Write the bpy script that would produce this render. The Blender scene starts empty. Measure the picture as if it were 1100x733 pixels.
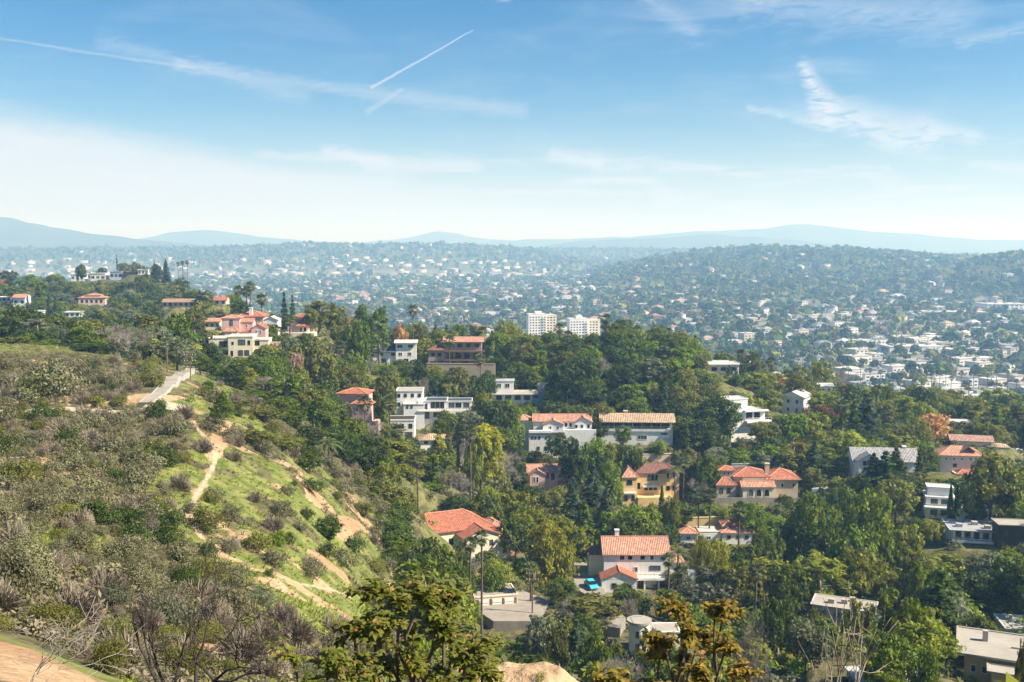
# Hillside neighbourhood above a hazy city plain, built as a real place (metres; camera looks along +Y)
import bpy, math, random
import numpy as np
from mathutils import Vector
rnd = random.Random(11)
rng = np.random.default_rng(11)
sc = bpy.context.scene
COL = sc.collection
F, CX, CY, HOR, CAMZ = 1100.0, 550.0, 366.5, 262.0, 120.0
PIT = math.atan((CY - HOR) / F)
SP, CP = math.sin(PIT), math.cos(PIT)
PI = math.pi

# ------------------------------------------------------------------ surveying: sight lines of the photograph
def ray(px, py):
    a, b = (px - CX) / F, (CY - py) / F
    d = CP + b * SP
    return a / d, (-SP + b * CP) / d
def W(px, py, Y):
    dx, dz = ray(px, py)
    return (dx * Y, Y, CAMZ + dz * Y)
def proj(x, y, z):
    f = y * CP - (z - CAMZ) * SP
    u = y * SP + (z - CAMZ) * CP
    return CX + F * x / f, CY - F * u / f

# ------------------------------------------------------------------ value noise
_tab = np.random.default_rng(5).random((256, 256))
def vnoise(x, y):
    x = np.asarray(x, float); y = np.asarray(y, float)
    xi, yi = np.floor(x).astype(int), np.floor(y).astype(int)
    fx, fy = x - xi, y - yi
    fx, fy = fx * fx * (3 - 2 * fx), fy * fy * (3 - 2 * fy)
    a, b = _tab[xi & 255, yi & 255], _tab[(xi + 1) & 255, yi & 255]
    c, d = _tab[xi & 255, (yi + 1) & 255], _tab[(xi + 1) & 255, (yi + 1) & 255]
    return (a * (1 - fx) + b * fx) * (1 - fy) + (c * (1 - fx) + d * fx) * fy
def fbm(x, y, o=4):
    s, a, t = 0.0, 0.5, 0.0
    for i in range(o):
        s = s + a * vnoise(x * 2 ** i + 17.3 * i, y * 2 ** i + 9.1 * i); t += a; a *= 0.5
    return s / t - 0.5
def sstep(a, b, x):
    t = np.clip((x - a) / (b - a), 0, 1)
    return t * t * (3 - 2 * t)

# ------------------------------------------------------------------ the terrain heights
COLS = [-200, 0, 100, 200, 300, 400, 500, 600, 700, 800, 900, 1000, 1100, 1300]
ROWS = {
 3: [118.3] * 14,
 12: [114, 114, 113.5, 113.3, 113.3, 113.3, 113, 113.3, 113, 112.5, 112, 112, 112, 112],
 30: [108.5, 108, 106.8, 106, 106, 105.5, 107.3, 107.6, 105, 102, 101, 101, 101, 102],
 45: [105, 104, 102.8, 101.5, 101, 99.5, 97, 95, 93, 91, 90, 90, 90, 93],
 65: [103, 101, 99, 97, 95, 92, 84, 82, 80, 79, 78, 78, 79, 84],
 90: [102, 99, 96.5, 93.5, 90.6, 85, 74, 70, 69, 68, 68, 68, 71, 76],
 120: [102, 98.5, 96, 94.5, 90, 79, 64, 61, 63, 62, 61, 62, 64, 70],
 140: [101.5, 97.5, 97.3, 97, 90.5, 79, 60, 57, 58, 57, 57, 58, 61, 67],
 170: [104, 99.5, 98.5, 96.5, 89, 77, 57, 55, 53, 52, 52, 54, 57, 64],
 200: [105, 100.5, 99, 95.5, 86, 75, 61, 53, 50, 49, 49, 52, 56, 62],
 230: [104, 98, 95, 92, 84, 72, 61, 52, 50, 50, 51, 54, 57, 62],
 260: [100, 94, 91, 90, 85, 70, 62, 54, 53, 53, 55, 57, 58, 62],
 290: [97, 90, 88, 88, 86, 72, 65, 61, 61, 61, 60, 60, 60, 62],
 330: [94, 87, 85, 86, 86, 79, 78, 80, 83, 72, 64, 61, 59, 60],
 380: [92, 85, 82, 84, 85, 83, 81, 83, 83, 69, 60, 57, 54, 55],
 450: [92, 84, 80, 80, 76, 70, 68, 65, 62, 52, 46, 42, 40, 42],
 550: [95, 88, 87, 86, 66, 45, 42, 38, 34, 28, 24, 22, 20, 22],
 650: [97, 92, 98, 99, 40, 26, 24, 22, 18, 14, 11, 9, 8, 8],
 800: [88, 80, 75, 60, 16, 9, 7, 6, 4, 2, 1, 0, 0, 0],
 1000: [60, 40, 30, 18, 5, 2, 1, 0, 0, 0, 0, 0, 0, 0],
 1300: [20, 10, 5, 2, 0, 0, 0, 0, 0, 0, 0, 0, 0, 0],
 1600: [0] * 14,
}
gc = np.arange(-1200, 2301, 10.0)
gl = np.arange(math.log(3), math.log(1600), 0.02)
_r = np.array(sorted(ROWS)); _t = np.array([ROWS[k] for k in _r], float)
_a = np.stack([np.interp(gc, COLS, row) for row in _t])
GRID = np.stack([np.interp(gl, np.log(_r), _a[:, j]) for j in range(len(gc))], axis=1)
def _blur(g, n, axis):
    k = np.exp(-0.5 * (np.arange(-2 * n, 2 * n + 1) / n) ** 2); k /= k.sum()
    p = [(0, 0), (0, 0)]; p[axis] = (2 * n, 2 * n)
    gp = np.pad(g, p, mode='edge')
    return sum(w * (gp[i:i + g.shape[0], :] if axis == 0 else gp[:, i:i + g.shape[1]]) for i, w in enumerate(k))
GRID = _blur(_blur(GRID, 2, 0), 3, 1)
PADS = []            # (x, y, z, r): levelled plots
RIDGES = [           # far hills: (crest points (column, height above plain), crest distance, near width, far width)
 ([(-400, 82), (0, 86), (130, 94), (230, 98), (300, 106), (345, 114), (390, 110), (420, 113), (470, 112), (540, 98), (575, 80), (610, 52), (640, 30), (700, 12), (800, 0)], 4600, 900, 700),
 ([(430, 0), (480, 50), (530, 76), (570, 84), (640, 88), (700, 84), (760, 76), (900, 50)], 5600, 1000, 800),
 ([(560, 0), (620, 12), (660, 40), (700, 66), (740, 84), (770, 96), (830, 98), (870, 92), (900, 95), (980, 80), (1050, 64), (1150, 58), (1400, 50)], 3300, 1350, 700),
 ([(880, 0), (960, 18), (1010, 46), (1040, 74), (1070, 84), (1110, 92), (1200, 96), (1500, 80)], 2350, 520, 500),
]
def H(x, y, pads=True):
    x = np.asarray(x, float); y = np.asarray(y, float)
    yy = np.maximum(y, 3.0)
    c = CX + F * x / yy
    ci = np.clip((c - gc[0]) / 10.0, 0, len(gc) - 1.001)
    li = np.clip((np.log(yy) - gl[0]) / 0.02, 0, len(gl) - 1.001)
    c0, l0 = ci.astype(int), li.astype(int)
    fc, fl = ci - c0, li - l0
    z = (GRID[l0, c0] * (1 - fc) + GRID[l0, c0 + 1] * fc) * (1 - fl) + (GRID[l0 + 1, c0] * (1 - fc) + GRID[l0 + 1, c0 + 1] * fc) * fl
    far = 0.0
    for pts, yc, wn, wf in (RIDGES if np.max(y) > 900 else ()):
        h = np.interp(c, [p[0] for p in pts], [p[1] for p in pts])
        yl = yc * (1 + 0.10 * fbm(x / 900.0 + yc, y * 0 + 3.3))
        t = np.where(y < yl, (y - yl) / wn, (y - yl) / wf)
        spur = 1 + 0.95 * fbm(x / 300.0 + 5, y / 700.0) * np.minimum(1, np.abs(t) * 1.6)
        far = np.maximum(far, h * np.exp(-t * t) * spur)
    z = np.where(y > 900, np.maximum(z, far * sstep(900, 1500, y)), z) if np.max(y) > 900 else z
    am = np.clip(yy / 60.0, 0.15, 1.0) * (1 - sstep(450, 900, yy) * 0.6)
    z = z + am * (1.6 * fbm(x / 23.0, y / 23.0) + 1.5 * fbm(x / 6.0 + 40, y / 6.0, 3) * sstep(8, 40, yy) * (1 - sstep(200, 400, yy)))
    z = z + (1.3 * fbm(x / 1.1, y / 1.4, 4) - 0.10) * np.exp(-((x - 0.6) / 3.0) ** 2 - ((y - 28.5) / 3.0) ** 2)
    if pads:
        for (qx, qy, qz, r) in PADS:
            w = 1 - sstep(r, r * 1.55 + 2, np.hypot(x - qx, y - qy))
            z = z * (1 - w) + qz * w
    return z
def h1(x, y): return float(H(np.array([x]), np.array([y]))[0])
_ys = np.exp(np.linspace(math.log(7), math.log(800), 300))
def hit(px, py):
    """where a sight line meets the ground"""
    dx, dz = ray(px, py)
    g = CAMZ + dz * _ys - H(dx * _ys, _ys, False)
    i = int(np.argmax(g < 0))
    if g[i] >= 0: i = len(_ys) - 1
    a, b = (g[i - 1], g[i]) if i else (1.0, 0.0)
    Y = _ys[i - 1] + (_ys[i] - _ys[i - 1]) * (a / (a - b + 1e-9)) if i else _ys[0]
    return (dx * Y, float(Y), h1(dx * Y, Y))

# ------------------------------------------------------------------ nodes and materials
def nn(nt, kind, **kw):
    n = nt.nodes.new(kind)
    for k, v in kw.items():
        if k.startswith('i_'):
            key = k[2:]
            n.inputs[int(key) if key.isdigit() else key].default_value = v
        else: setattr(n, k, v)
    return n
def math_(nt, op, a, b=None, clamp=False):
    n = nt.nodes.new('ShaderNodeMath'); n.operation = op; n.use_clamp = clamp
    for i, v in enumerate((a, b)):
        if v is None: continue
        if isinstance(v, (int, float)): n.inputs[i].default_value = v
        else: nt.links.new(v, n.inputs[i])
    return n.outputs[0]
def mixc(nt, f, a, b, bt='MIX'):
    n = nt.nodes.new('ShaderNodeMix'); n.data_type = 'RGBA'; n.blend_type = bt
    for s, v in ((n.inputs[0], f), (n.inputs[6], a), (n.inputs[7], b)):
        if isinstance(v, (int, float)): s.default_value = v
        elif isinstance(v, (tuple, list)): s.default_value = (*v[:3], 1)
        else: nt.links.new(v, s)
    return n.outputs[2]
def ramp(nt, fac, stops):
    n = nt.nodes.new('ShaderNodeValToRGB')
    el = n.color_ramp.elements
    while len(el) < len(stops): el.new(0.5)
    for e, (p, c) in zip(el, stops):
        e.position = p; e.color = (c, c, c, 1) if isinstance(c, (int, float)) else (*c, 1)
    nt.links.new(fac, n.inputs[0])
    return n.outputs[0]
def new_mat(name):
    m = bpy.data.materials.new(name); m.use_nodes = True
    nt = m.node_tree; nt.nodes.clear()
    return m, nt, nt.nodes.new('ShaderNodeOutputMaterial')
def noise(nt, vec, scale, detail=3, rough=0.55):
    n = nn(nt, 'ShaderNodeTexNoise', i_Scale=scale, i_Detail=detail, i_Roughness=rough)
    if vec is not None: nt.links.new(vec, n.inputs['Vector'])
    return n.outputs['Fac']
_mc = {}
def paint(col, rough=0.7, var=0.14, scale=0.6, dirt=0.25, name='stucco', bump=0.15):
    """plastered / painted / concrete surface with slight mottling and weathering"""
    key = (name, tuple(col), rough, var, scale, dirt)
    if key in _mc: return _mc[key]
    m, nt, out = new_mat(name)
    geo = nn(nt, 'ShaderNodeNewGeometry'); pos = geo.outputs['Position']
    b = nn(nt, 'ShaderNodeBsdfPrincipled', i_Roughness=rough); b.inputs['Specular IOR Level'].default_value = 0.25
    n1 = noise(nt, pos, scale, 4, 0.6)
    mp = nn(nt, 'ShaderNodeMapping'); mp.inputs['Scale'].default_value = (1.3, 1.3, 0.18); nt.links.new(pos, mp.inputs['Vector'])
    n2 = noise(nt, mp.outputs[0], 1.4, 4, 0.6)
    c1 = mixc(nt, ramp(nt, n1, [(0.3, 0.0), (0.7, 1.0)]), [v * (1 - var) for v in col], [min(0.92, v * (1 + var * 0.4)) for v in col])
    c2 = mixc(nt, math_(nt, 'MULTIPLY', ramp(nt, n2, [(0.5, 0.0), (0.75, 1.0)]), dirt), c1, [v * 0.6 for v in col])
    nt.links.new(c2, b.inputs['Base Color'])
    bp = nn(nt, 'ShaderNodeBump', i_Strength=bump, i_Distance=0.05)
    nt.links.new(noise(nt, pos, 9.0, 3), bp.inputs['Height']); nt.links.new(bp.outputs[0], b.inputs['Normal'])
    nt.links.new(b.outputs[0], out.inputs[0]); _mc[key] = m
    return m
def tile(col, name='clay_tile', pitch=0.36):
    """barrel roof tiles: courses up the slope (UV in metres), tile to tile colour change"""
    key = (name, tuple(col), pitch)
    if key in _mc: return _mc[key]
    m, nt, out = new_mat(name)
    uv = nn(nt, 'ShaderNodeUVMap'); sep = nn(nt, 'ShaderNodeSeparateXYZ'); nt.links.new(uv.outputs[0], sep.inputs[0])
    b = nn(nt, 'ShaderNodeBsdfPrincipled', i_Roughness=0.75)
    br = nn(nt, 'ShaderNodeTexBrick', i_Scale=1.0); br.offset = 0.0
    br.inputs['Brick Width'].default_value = pitch; br.inputs['Row Height'].default_value = pitch * 1.1
    br.inputs['Mortar Size'].default_value = 0.0; br.inputs['Bias'].default_value = 0.0
    br.inputs['Color1'].default_value = (*[v * 0.62 for v in col], 1); br.inputs['Color2'].default_value = (*[min(0.8, v * 1.35) for v in col], 1)
    nt.links.new(uv.outputs[0], br.inputs['Vector'])
    geo = nn(nt, 'ShaderNodeNewGeometry')
    n1 = noise(nt, geo.outputs['Position'], 0.35, 4, 0.6)
    c = mixc(nt, ramp(nt, n1, [(0.38, 0.0), (0.68, 0.65)]), br.outputs['Color'], [v * 0.55 + .02 for v in col]); n5 = noise(nt, geo.outputs['Position'], 1.6, 4, 0.7); c = mixc(nt, ramp(nt, n5, [(0.5, 0.0), (0.72, 0.5)]), c, [min(.7, v * 1.25 + .05) for v in col])
    ph = math_(nt, 'SINE', math_(nt, 'MULTIPLY', sep.outputs[0], 2 * PI / pitch))
    gap = ramp(nt, math_(nt, 'ADD', math_(nt, 'MULTIPLY', ph, 0.5), 0.5), [(0.0, 0.28), (0.4, 0.0)])
    c = mixc(nt, gap, c, [v * 0.5 for v in col])
    nt.links.new(c, b.inputs['Base Color'])
    bp = nn(nt, 'ShaderNodeBump', i_Strength=0.6, i_Distance=0.08); nt.links.new(ph, bp.inputs['Height']); nt.links.new(bp.outputs[0], b.inputs['Normal'])
    nt.links.new(b.outputs[0], out.inputs[0]); _mc[key] = m
    return m
def leaf(name, dark, light, trans=0.42, vscale=0.25, hue=0.018):
    """foliage: leaf to leaf (island) change, clump change, plant to plant change; light passes through"""
    m, nt, out = new_mat(name)
    geo = nn(nt, 'ShaderNodeNewGeometry'); oi = nn(nt, 'ShaderNodeObjectInfo')
    r = geo.outputs['Random Per Island']
    n1 = noise(nt, geo.outputs['Position'], vscale, 2)
    f = math_(nt, 'ADD', math_(nt, 'MULTIPLY', r, 0.55), math_(nt, 'MULTIPLY', ramp(nt, n1, [(0.3, 0.0), (0.7, 1.0)]), 0.45))
    c = mixc(nt, f, dark, light)
    hs = nn(nt, 'ShaderNodeHueSaturation')
    nt.links.new(c, hs.inputs['Color'])
    nt.links.new(math_(nt, 'ADD', math_(nt, 'MULTIPLY', oi.outputs['Random'], 1.25 * hue), 0.5 - hue), hs.inputs['Hue'])
    nt.links.new(math_(nt, 'ADD', math_(nt, 'MULTIPLY', oi.outputs['Random'], 0.5), 0.78), hs.inputs['Value'])
    c = hs.outputs[0]
    d = nn(nt, 'ShaderNodeBsdfPrincipled', i_Roughness=0.55); d.inputs['Specular IOR Level'].default_value = 0.3
    nt.links.new(c, d.inputs['Base Color'])
    t = nn(nt, 'ShaderNodeBsdfTranslucent'); nt.links.new(mixc(nt, 0.5, c, (1.0, 1.0, 0.25), 'MULTIPLY'), t.inputs[0])
    mx = nn(nt, 'ShaderNodeMixShader', i_0=trans)
    nt.links.new(d.outputs[0], mx.inputs[1]); nt.links.new(t.outputs[0], mx.inputs[2]); nt.links.new(mx.outputs[0], out.inputs[0])
    return m
def tinted(name, rough=0.7, trans=0.0, pattern=False):
    """colour carried per piece in the attribute 'tint' (merged far things)"""
    m, nt, out = new_mat(name)
    at = nn(nt, 'ShaderNodeAttribute', attribute_name='tint')
    geo = nn(nt, 'ShaderNodeNewGeometry')
    c = at.outputs['Color']
    if trans:
        c = mixc(nt, math_(nt, 'MULTIPLY', geo.outputs['Random Per Island'], 0.55), c, mixc(nt, 1.0, c, (1.9, 1.8, 1.3), 'MULTIPLY'))
    else:
        c = mixc(nt, math_(nt, 'MULTIPLY', ramp(nt, noise(nt, geo.outputs['Position'], 0.25, 3), [(0.35, 0.0), (0.7, 1.0)]), 0.3), c, mixc(nt, 1.0, c, (0.6, 0.6, 0.62), 'MULTIPLY'))
    d = nn(nt, 'ShaderNodeBsdfPrincipled', i_Roughness=rough); d.inputs['Specular IOR Level'].default_value = 0.2
    nt.links.new(c, d.inputs['Base Color'])
    if trans:
        t = nn(nt, 'ShaderNodeBsdfTranslucent'); nt.links.new(c, t.inputs[0])
        mx = nn(nt, 'ShaderNodeMixShader', i_0=trans)
        nt.links.new(d.outputs[0], mx.inputs[1]); nt.links.new(t.outputs[0], mx.inputs[2]); nt.links.new(mx.outputs[0], out.inputs[0])
    else: nt.links.new(d.outputs[0], out.inputs[0])
    return m
def glassmat():
    m, nt, out = new_mat('window_glass')
    b = nn(nt, 'ShaderNodeBsdfPrincipled', i_Roughness=0.06)
    oi = nn(nt, 'ShaderNodeObjectInfo')
    nt.links.new(mixc(nt, ramp(nt, oi.outputs['Random'], [(0.55, 0.0), (0.95, 1.0)]), (0.012, 0.016, 0.022), (0.10, 0.12, 0.14)), b.inputs['Base Color'])
    b.inputs['Specular IOR Level'].default_value = 0.7
    nt.links.new(b.outputs[0], out.inputs[0]); return m

# ------------------------------------------------------------------ mesh building
class MB:
    def __init__(s): s.v, s.f, s.uv, s.m = [], [], [], []
    def face(s, pts, mi=0, uv=None):
        n = len(s.v); s.v += [tuple(p) for p in pts]; s.f.append(tuple(range(n, n + len(pts)))); s.m.append(mi)
        s.uv.append(uv or [(0, 0)] * len(pts))
    def slope(s, pts, mi=0):
        """roof plane: uv in metres, u along the eave (first edge), v up the slope"""
        p = [Vector(q) for q in pts]; e = (p[1] - p[0]).normalized(); n = (p[1] - p[0]).cross(p[2] - p[0]).normalized(); u = n.cross(e)
        s.face(pts, mi, [((q - p[0]).dot(e), (q - p[0]).dot(u)) for q in p])
    def box(s, x0, x1, y0, y1, z0, z1, mi=0):
        n = len(s.v)
        s.v += [(x, y, z) for z in (z0, z1) for y in (y0, y1) for x in (x0, x1)]
        for q in ((0, 2, 3, 1), (4, 5, 7, 6), (0, 1, 5, 4), (2, 6, 7, 3), (0, 4, 6, 2), (1, 3, 7, 5)):
            s.f.append(tuple(n + i for i in q)); s.m.append(mi); s.uv.append([(0, 0)] * 4)
    def prism(s, poly, z0, z1, mi=0):
        n = len(poly)
        s.face([(x, y, z1) for x, y in poly], mi); s.face([(x, y, z0) for x, y in reversed(poly)], mi)
        for i in range(n):
            (ax, ay), (bx, by) = poly[i], poly[(i + 1) % n]
            s.face([(ax, ay, z0), (bx, by, z0), (bx, by, z1), (ax, ay, z1)], mi)
    def tube(s, pts, rad, n=6, mi=0):
        pts = [Vector(p) for p in pts]; rings = []
        for i, p in enumerate(pts):
            d = (pts[min(i + 1, len(pts) - 1)] - pts[max(i - 1, 0)]).normalized()
            a = d.orthogonal().normalized(); b = d.cross(a)
            r = rad[i] if isinstance(rad, (list, tuple)) else rad
            k = len(s.v); s.v += [tuple(p + (a * math.cos(2 * PI * j / n) + b * math.sin(2 * PI * j / n)) * r) for j in range(n)]
            rings.append(k)
        for a, b in zip(rings, rings[1:]):
            for j in range(n):
                s.f.append((a + j, a + (j + 1) % n, b + (j + 1) % n, b + j)); s.m.append(mi); s.uv.append([(0, 0)] * 4)
        s.f.append(tuple(rings[-1] + j for j in range(n))); s.m.append(mi); s.uv.append([(0, 0)] * n)
    def mesh(s, name, mats, smooth=False):
        me = bpy.data.meshes.new(name); me.from_pydata(s.v, [], s.f)
        for m in (mats if isinstance(mats, (list, tuple)) else [mats]): me.materials.append(m)
        me.polygons.foreach_set('material_index', s.m)
        if smooth: me.polygons.foreach_set('use_smooth', [True] * len(s.f))
        ul = me.uv_layers.new(name='UVMap')
        ul.data.foreach_set('uv', [c for f in s.uv for p in f for c in p])
        me.update(); return me
    def build(s, name, mats, parent=None, smooth=False):
        o = bpy.data.objects.new(name, s.mesh(name, mats, smooth)); COL.objects.link(o); o.parent = parent
        return o
def mesh_np(name, V, quads, mats, matidx=None, tint=None, smooth=False):
    me = bpy.data.meshes.new(name)
    V = np.asarray(V, np.float32); Q = np.asarray(quads, np.int32)
    k = Q.shape[1]
    me.vertices.add(len(V)); me.vertices.foreach_set('co', V.ravel())
    me.loops.add(Q.size); me.loops.foreach_set('vertex_index', Q.ravel())
    me.polygons.add(len(Q)); me.polygons.foreach_set('loop_start', np.arange(0, Q.size, k, dtype=np.int32))
    me.polygons.foreach_set('loop_total', np.full(len(Q), k, np.int32))
    for m in (mats if isinstance(mats, (list, tuple)) else [mats]): me.materials.append(m)
    if matidx is not None: me.polygons.foreach_set('material_index', np.asarray(matidx, np.int32))
    if smooth: me.polygons.foreach_set('use_smooth', np.ones(len(Q), bool))
    if tint is not None:
        at = me.attributes.new('tint', 'FLOAT_COLOR', 'POINT')
        c = np.ones((len(V), 4), np.float32); c[:, :3] = tint; at.data.foreach_set('color', c.ravel())
    me.update(); me.validate(); return me
def tag(o, label=None, cat=None, group=None, kind=None):
    if label: o['label'] = label
    if cat: o['category'] = cat
    if group: o['group'] = group
    if kind: o['kind'] = kind
    return o
def empty(name, loc, rz=0.0):
    o = bpy.data.objects.new(name, None); COL.objects.link(o); o.location = loc; o.rotation_euler = (0, 0, rz); o.empty_display_size = 0.5
    return o
def link(name, me, parent=None, loc=None):
    o = bpy.data.objects.new(name, me); COL.objects.link(o); o.parent = parent
    if loc is not None: o.location = loc
    return o
# ------------------------------------------------------------------ camera, sun, sky
cam = bpy.data.cameras.new('camera'); co = bpy.data.objects.new('camera', cam); COL.objects.link(co)
cam.sensor_width = 36; cam.lens = 36.0; cam.clip_start = 0.3; cam.clip_end = 60000
co.location = (0, 0, CAMZ); co.rotation_euler = (PI / 2 - PIT, 0, 0)
sc.camera = co
SAZ, SEL = math.radians(104), math.radians(43)
sun = bpy.data.lights.new('sun', 'SUN'); sun.energy = 5.0; sun.angle = math.radians(0.5); sun.color = (1.0, 0.91, 0.75)
so = bpy.data.objects.new('sun', sun); COL.objects.link(so)
sv = Vector((math.sin(SAZ) * math.cos(SEL), math.cos(SAZ) * math.cos(SEL), math.sin(SEL)))
so.rotation_euler = sv.to_track_quat('Z', 'Y').to_euler(); so.location = (200, 200, 400)

def make_world():
    w = bpy.data.worlds.new('World'); sc.world = w; w.use_nodes = True
    nt = w.node_tree; nt.nodes.clear()
    out = nt.nodes.new('ShaderNodeOutputWorld'); bg = nt.nodes.new('ShaderNodeBackground'); bg.inputs[1].default_value = 0.092
    nt.links.new(bg.outputs[0], out.inputs[0])
    sky = nn(nt, 'ShaderNodeTexSky', sky_type='NISHITA', sun_disc=False, sun_elevation=SEL, sun_rotation=SAZ, altitude=200.0, air_density=1.0, dust_density=0.3, ozone_density=3.0)
    tc = nn(nt, 'ShaderNodeTexCoord'); sep = nn(nt, 'ShaderNodeSeparateXYZ'); nt.links.new(tc.outputs['Generated'], sep.inputs[0])
    X, Y, Z = sep.outputs
    M = lambda op, a, b=None, c=False: math_(nt, op, a, b, c)
    az = M('ARCTAN2', X, Y); el = M('ARCSINE', Z)
    hs = nn(nt, 'ShaderNodeHueSaturation', i_Hue=0.501, i_Saturation=1.42, i_Value=0.60); nt.links.new(sky.outputs[0], hs.inputs['Color'])
    base = hs.outputs[0]
    def cloud_noise(sx, sy, scale, det, warp=0.0):
        cb = nn(nt, 'ShaderNodeCombineXYZ'); nt.links.new(M('MULTIPLY', az, sx), cb.inputs[0]); nt.links.new(M('MULTIPLY', el, sy), cb.inputs[1]); cb.inputs[2].default_value = sx * 0.37 + scale
        n = nn(nt, 'ShaderNodeTexNoise', i_Scale=scale, i_Detail=det, i_Roughness=0.6, i_Distortion=warp); nt.links.new(cb.outputs[0], n.inputs['Vector'])
        return n.outputs['Fac']
    def sst(v, a, b):
        n = nn(nt, 'ShaderNodeMapRange', interpolation_type='SMOOTHSTEP', clamp=True); nt.links.new(v, n.inputs[0]) if not isinstance(v, (int, float)) else None
        n.inputs[1].default_value = a; n.inputs[2].default_value = b; return n.outputs[0]
    nA = cloud_noise(3, 16, 2.2, 6, 0.6); nB = cloud_noise(6, 60, 2.0, 5, 0.4); nC = cloud_noise(14, 50, 3.0, 6, 1.2); nD = cloud_noise(2.2, 5, 1.6, 4, 1.0)
    E = lambda px, py: (math.atan((px - CX) / F), math.atan((HOR - py) / F * math.cos(math.atan((px - CX) / F))))
    alphas = []
    # bank of thin bright stratus low on the left, its edge falling to the right
    edge = M('ADD', M('MULTIPLY', az, -0.15), 0.047)
    d = M('SUBTRACT', M('ADD', edge, M('MULTIPLY', M('SUBTRACT', nA, 0.5), 0.05)), el)
    bank = M('MULTIPLY', sst(d, -0.012, 0.026), M('ADD', M('MULTIPLY', nB, 0.5), 0.60))
    alphas.append(M('MULTIPLY', bank, sst(M('MULTIPLY', az, -1.0), -0.30, 0.10)))
    # pale band above the horizon all round, streaked
    hz = M('POWER', 2.718, M('MULTIPLY', M('MULTIPLY', M('MAXIMUM', el, 0.0), M('MAXIMUM', el, 0.0)), -150.0))
    alphas.append(M('MULTIPLY', hz, 0.60))
    st = M('MULTIPLY', sst(nB, 0.50, 0.68), M('MULTIPLY', sst(el, 0.01, 0.03), sst(M('MULTIPLY', el, -1.0), -0.105, -0.06)))
    alphas.append(M('MULTIPLY', st, 0.7))
    # high cirrus veils, stronger on the right
    ci = M('MULTIPLY', sst(M('ADD', M('MULTIPLY', nA, 0.6), M('MULTIPLY', nD, 0.5)), 0.52, 0.78), sst(el, 0.03, 0.1))
    alphas.append(M('MULTIPLY', ci, M('ADD', 0.14, M('MULTIPLY', sst(az, -0.1, 0.4), 0.20))))
    # single strokes: contrails, brushed cirrus, small lens clouds
    def stroke(p, q, w0, w1, a, wob=0.0, rag=0.0, soft=1.0):
        (ax, ay), (bx, by) = E(*p), E(*q)
        L2 = (bx - ax) ** 2 + (by - ay) ** 2
        ex = M('SUBTRACT', az, ax); ey = M('SUBTRACT', el, ay)
        if wob: ey = M('ADD', ey, M('MULTIPLY', M('SUBTRACT', nC, 0.5), wob))
        t = M('DIVIDE', M('ADD', M('MULTIPLY', ex, bx - ax), M('MULTIPLY', ey, by - ay)), L2)
        tc_ = M('MINIMUM', M('MAXIMUM', t, 0.0), 1.0)
        gx = M('SUBTRACT', ex, M('MULTIPLY', tc_, bx - ax)); gy = M('SUBTRACT', ey, M('MULTIPLY', tc_, by - ay))
        dist = M('SQRT', M('ADD', M('MULTIPLY', gx, gx), M('MULTIPLY', gy, gy)))
        wd = M('ADD', w0 / F, M('MULTIPLY', tc_, (w1 - w0) / F))
        v = M('SUBTRACT', 1.0, M('DIVIDE', dist, wd), True)
        if soft != 1.0: v = M('POWER', v, soft)
        if rag: v = M('MULTIPLY', v, sst(nC, 0.5 - rag, 0.62))
        alphas.append(M('MULTIPLY', v, a * (.68 if p[1] < 60 else .95)))
    stroke((509, 39), (402, 98), 0.8, 2.2, 1.0, 0.0025)
    stroke((434, 100), (398, 123), 2.0, 5.0, 0.32, 0.004)
    stroke((-20, 42), (215, 78), 1.4, 2.6, 0.45, 0.004)
    stroke((120, 50), (330, 108), 11, 10, 0.30, 0.03)
    stroke((200, 74), (560, 122), 8, 11, 0.30, 0.02)
    stroke((856, 74), (884, 122), 8, 20, 0.95, 0.035, 0.2)
    stroke((880, 118), (985, 150), 22, 26, 0.85, 0.03, 0.25)
    stroke((985, 140), (1040, 148), 18, 12, 0.8, 0.03, 0.2)
    stroke((800, 118), (960, 152), 5, 14, 0.5, 0.02, 0.3)
    stroke((352, 164), (420, 178), 9, 13, 0.8, 0.02)
    stroke((280, 168), (512, 180), 7, 10, 0.6, 0.02)
    stroke((594, 168), (640, 176), 9, 13, 0.75, 0.02)
    stroke((640, 176), (770, 184), 13, 7, 0.6, 0.02, 0.3)
    stroke((460, 206), (760, 210), 4, 5, 0.6, 0.01, 0.25)
    stroke((640, 194), (700, 194), 5, 5, 0.7, 0.01, 0.3)
    stroke((890, 180), (950, 182), 3, 4, 0.7, 0.01, 0.3)
    stroke((1040, 178), (1120, 184), 7, 10, 0.7, 0.015, 0.3)
    stroke((980, 212), (1140, 218), 5, 8, 0.5, 0.015, 0.3)
    stroke((800, 8), (1010, 22), 26, 36, 0.52, 0.03, 0.35)
    stroke((688, 0), (740, 40), 12, 16, 0.4, 0.03, 0.3)
    stroke((1020, 52), (1110, 30), 8, 10, 0.5, 0.02, 0.3)
    stroke((490, -4), (545, 4), 8, 8, 0.6, 0.02)
    inv = 1.0
    for a in alphas: inv = M('MULTIPLY', inv, M('SUBTRACT', 1.0, a, True))
    cover = M('SUBTRACT', 1.0, inv, True)
    col = mixc(nt, cover, base, (4.0, 4.3, 4.7))
    nt.links.new(col, bg.inputs[0])
make_world()
sc.world.cycles.sampling_method = 'MANUAL'; sc.world.cycles.sample_map_resolution = 256

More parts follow.
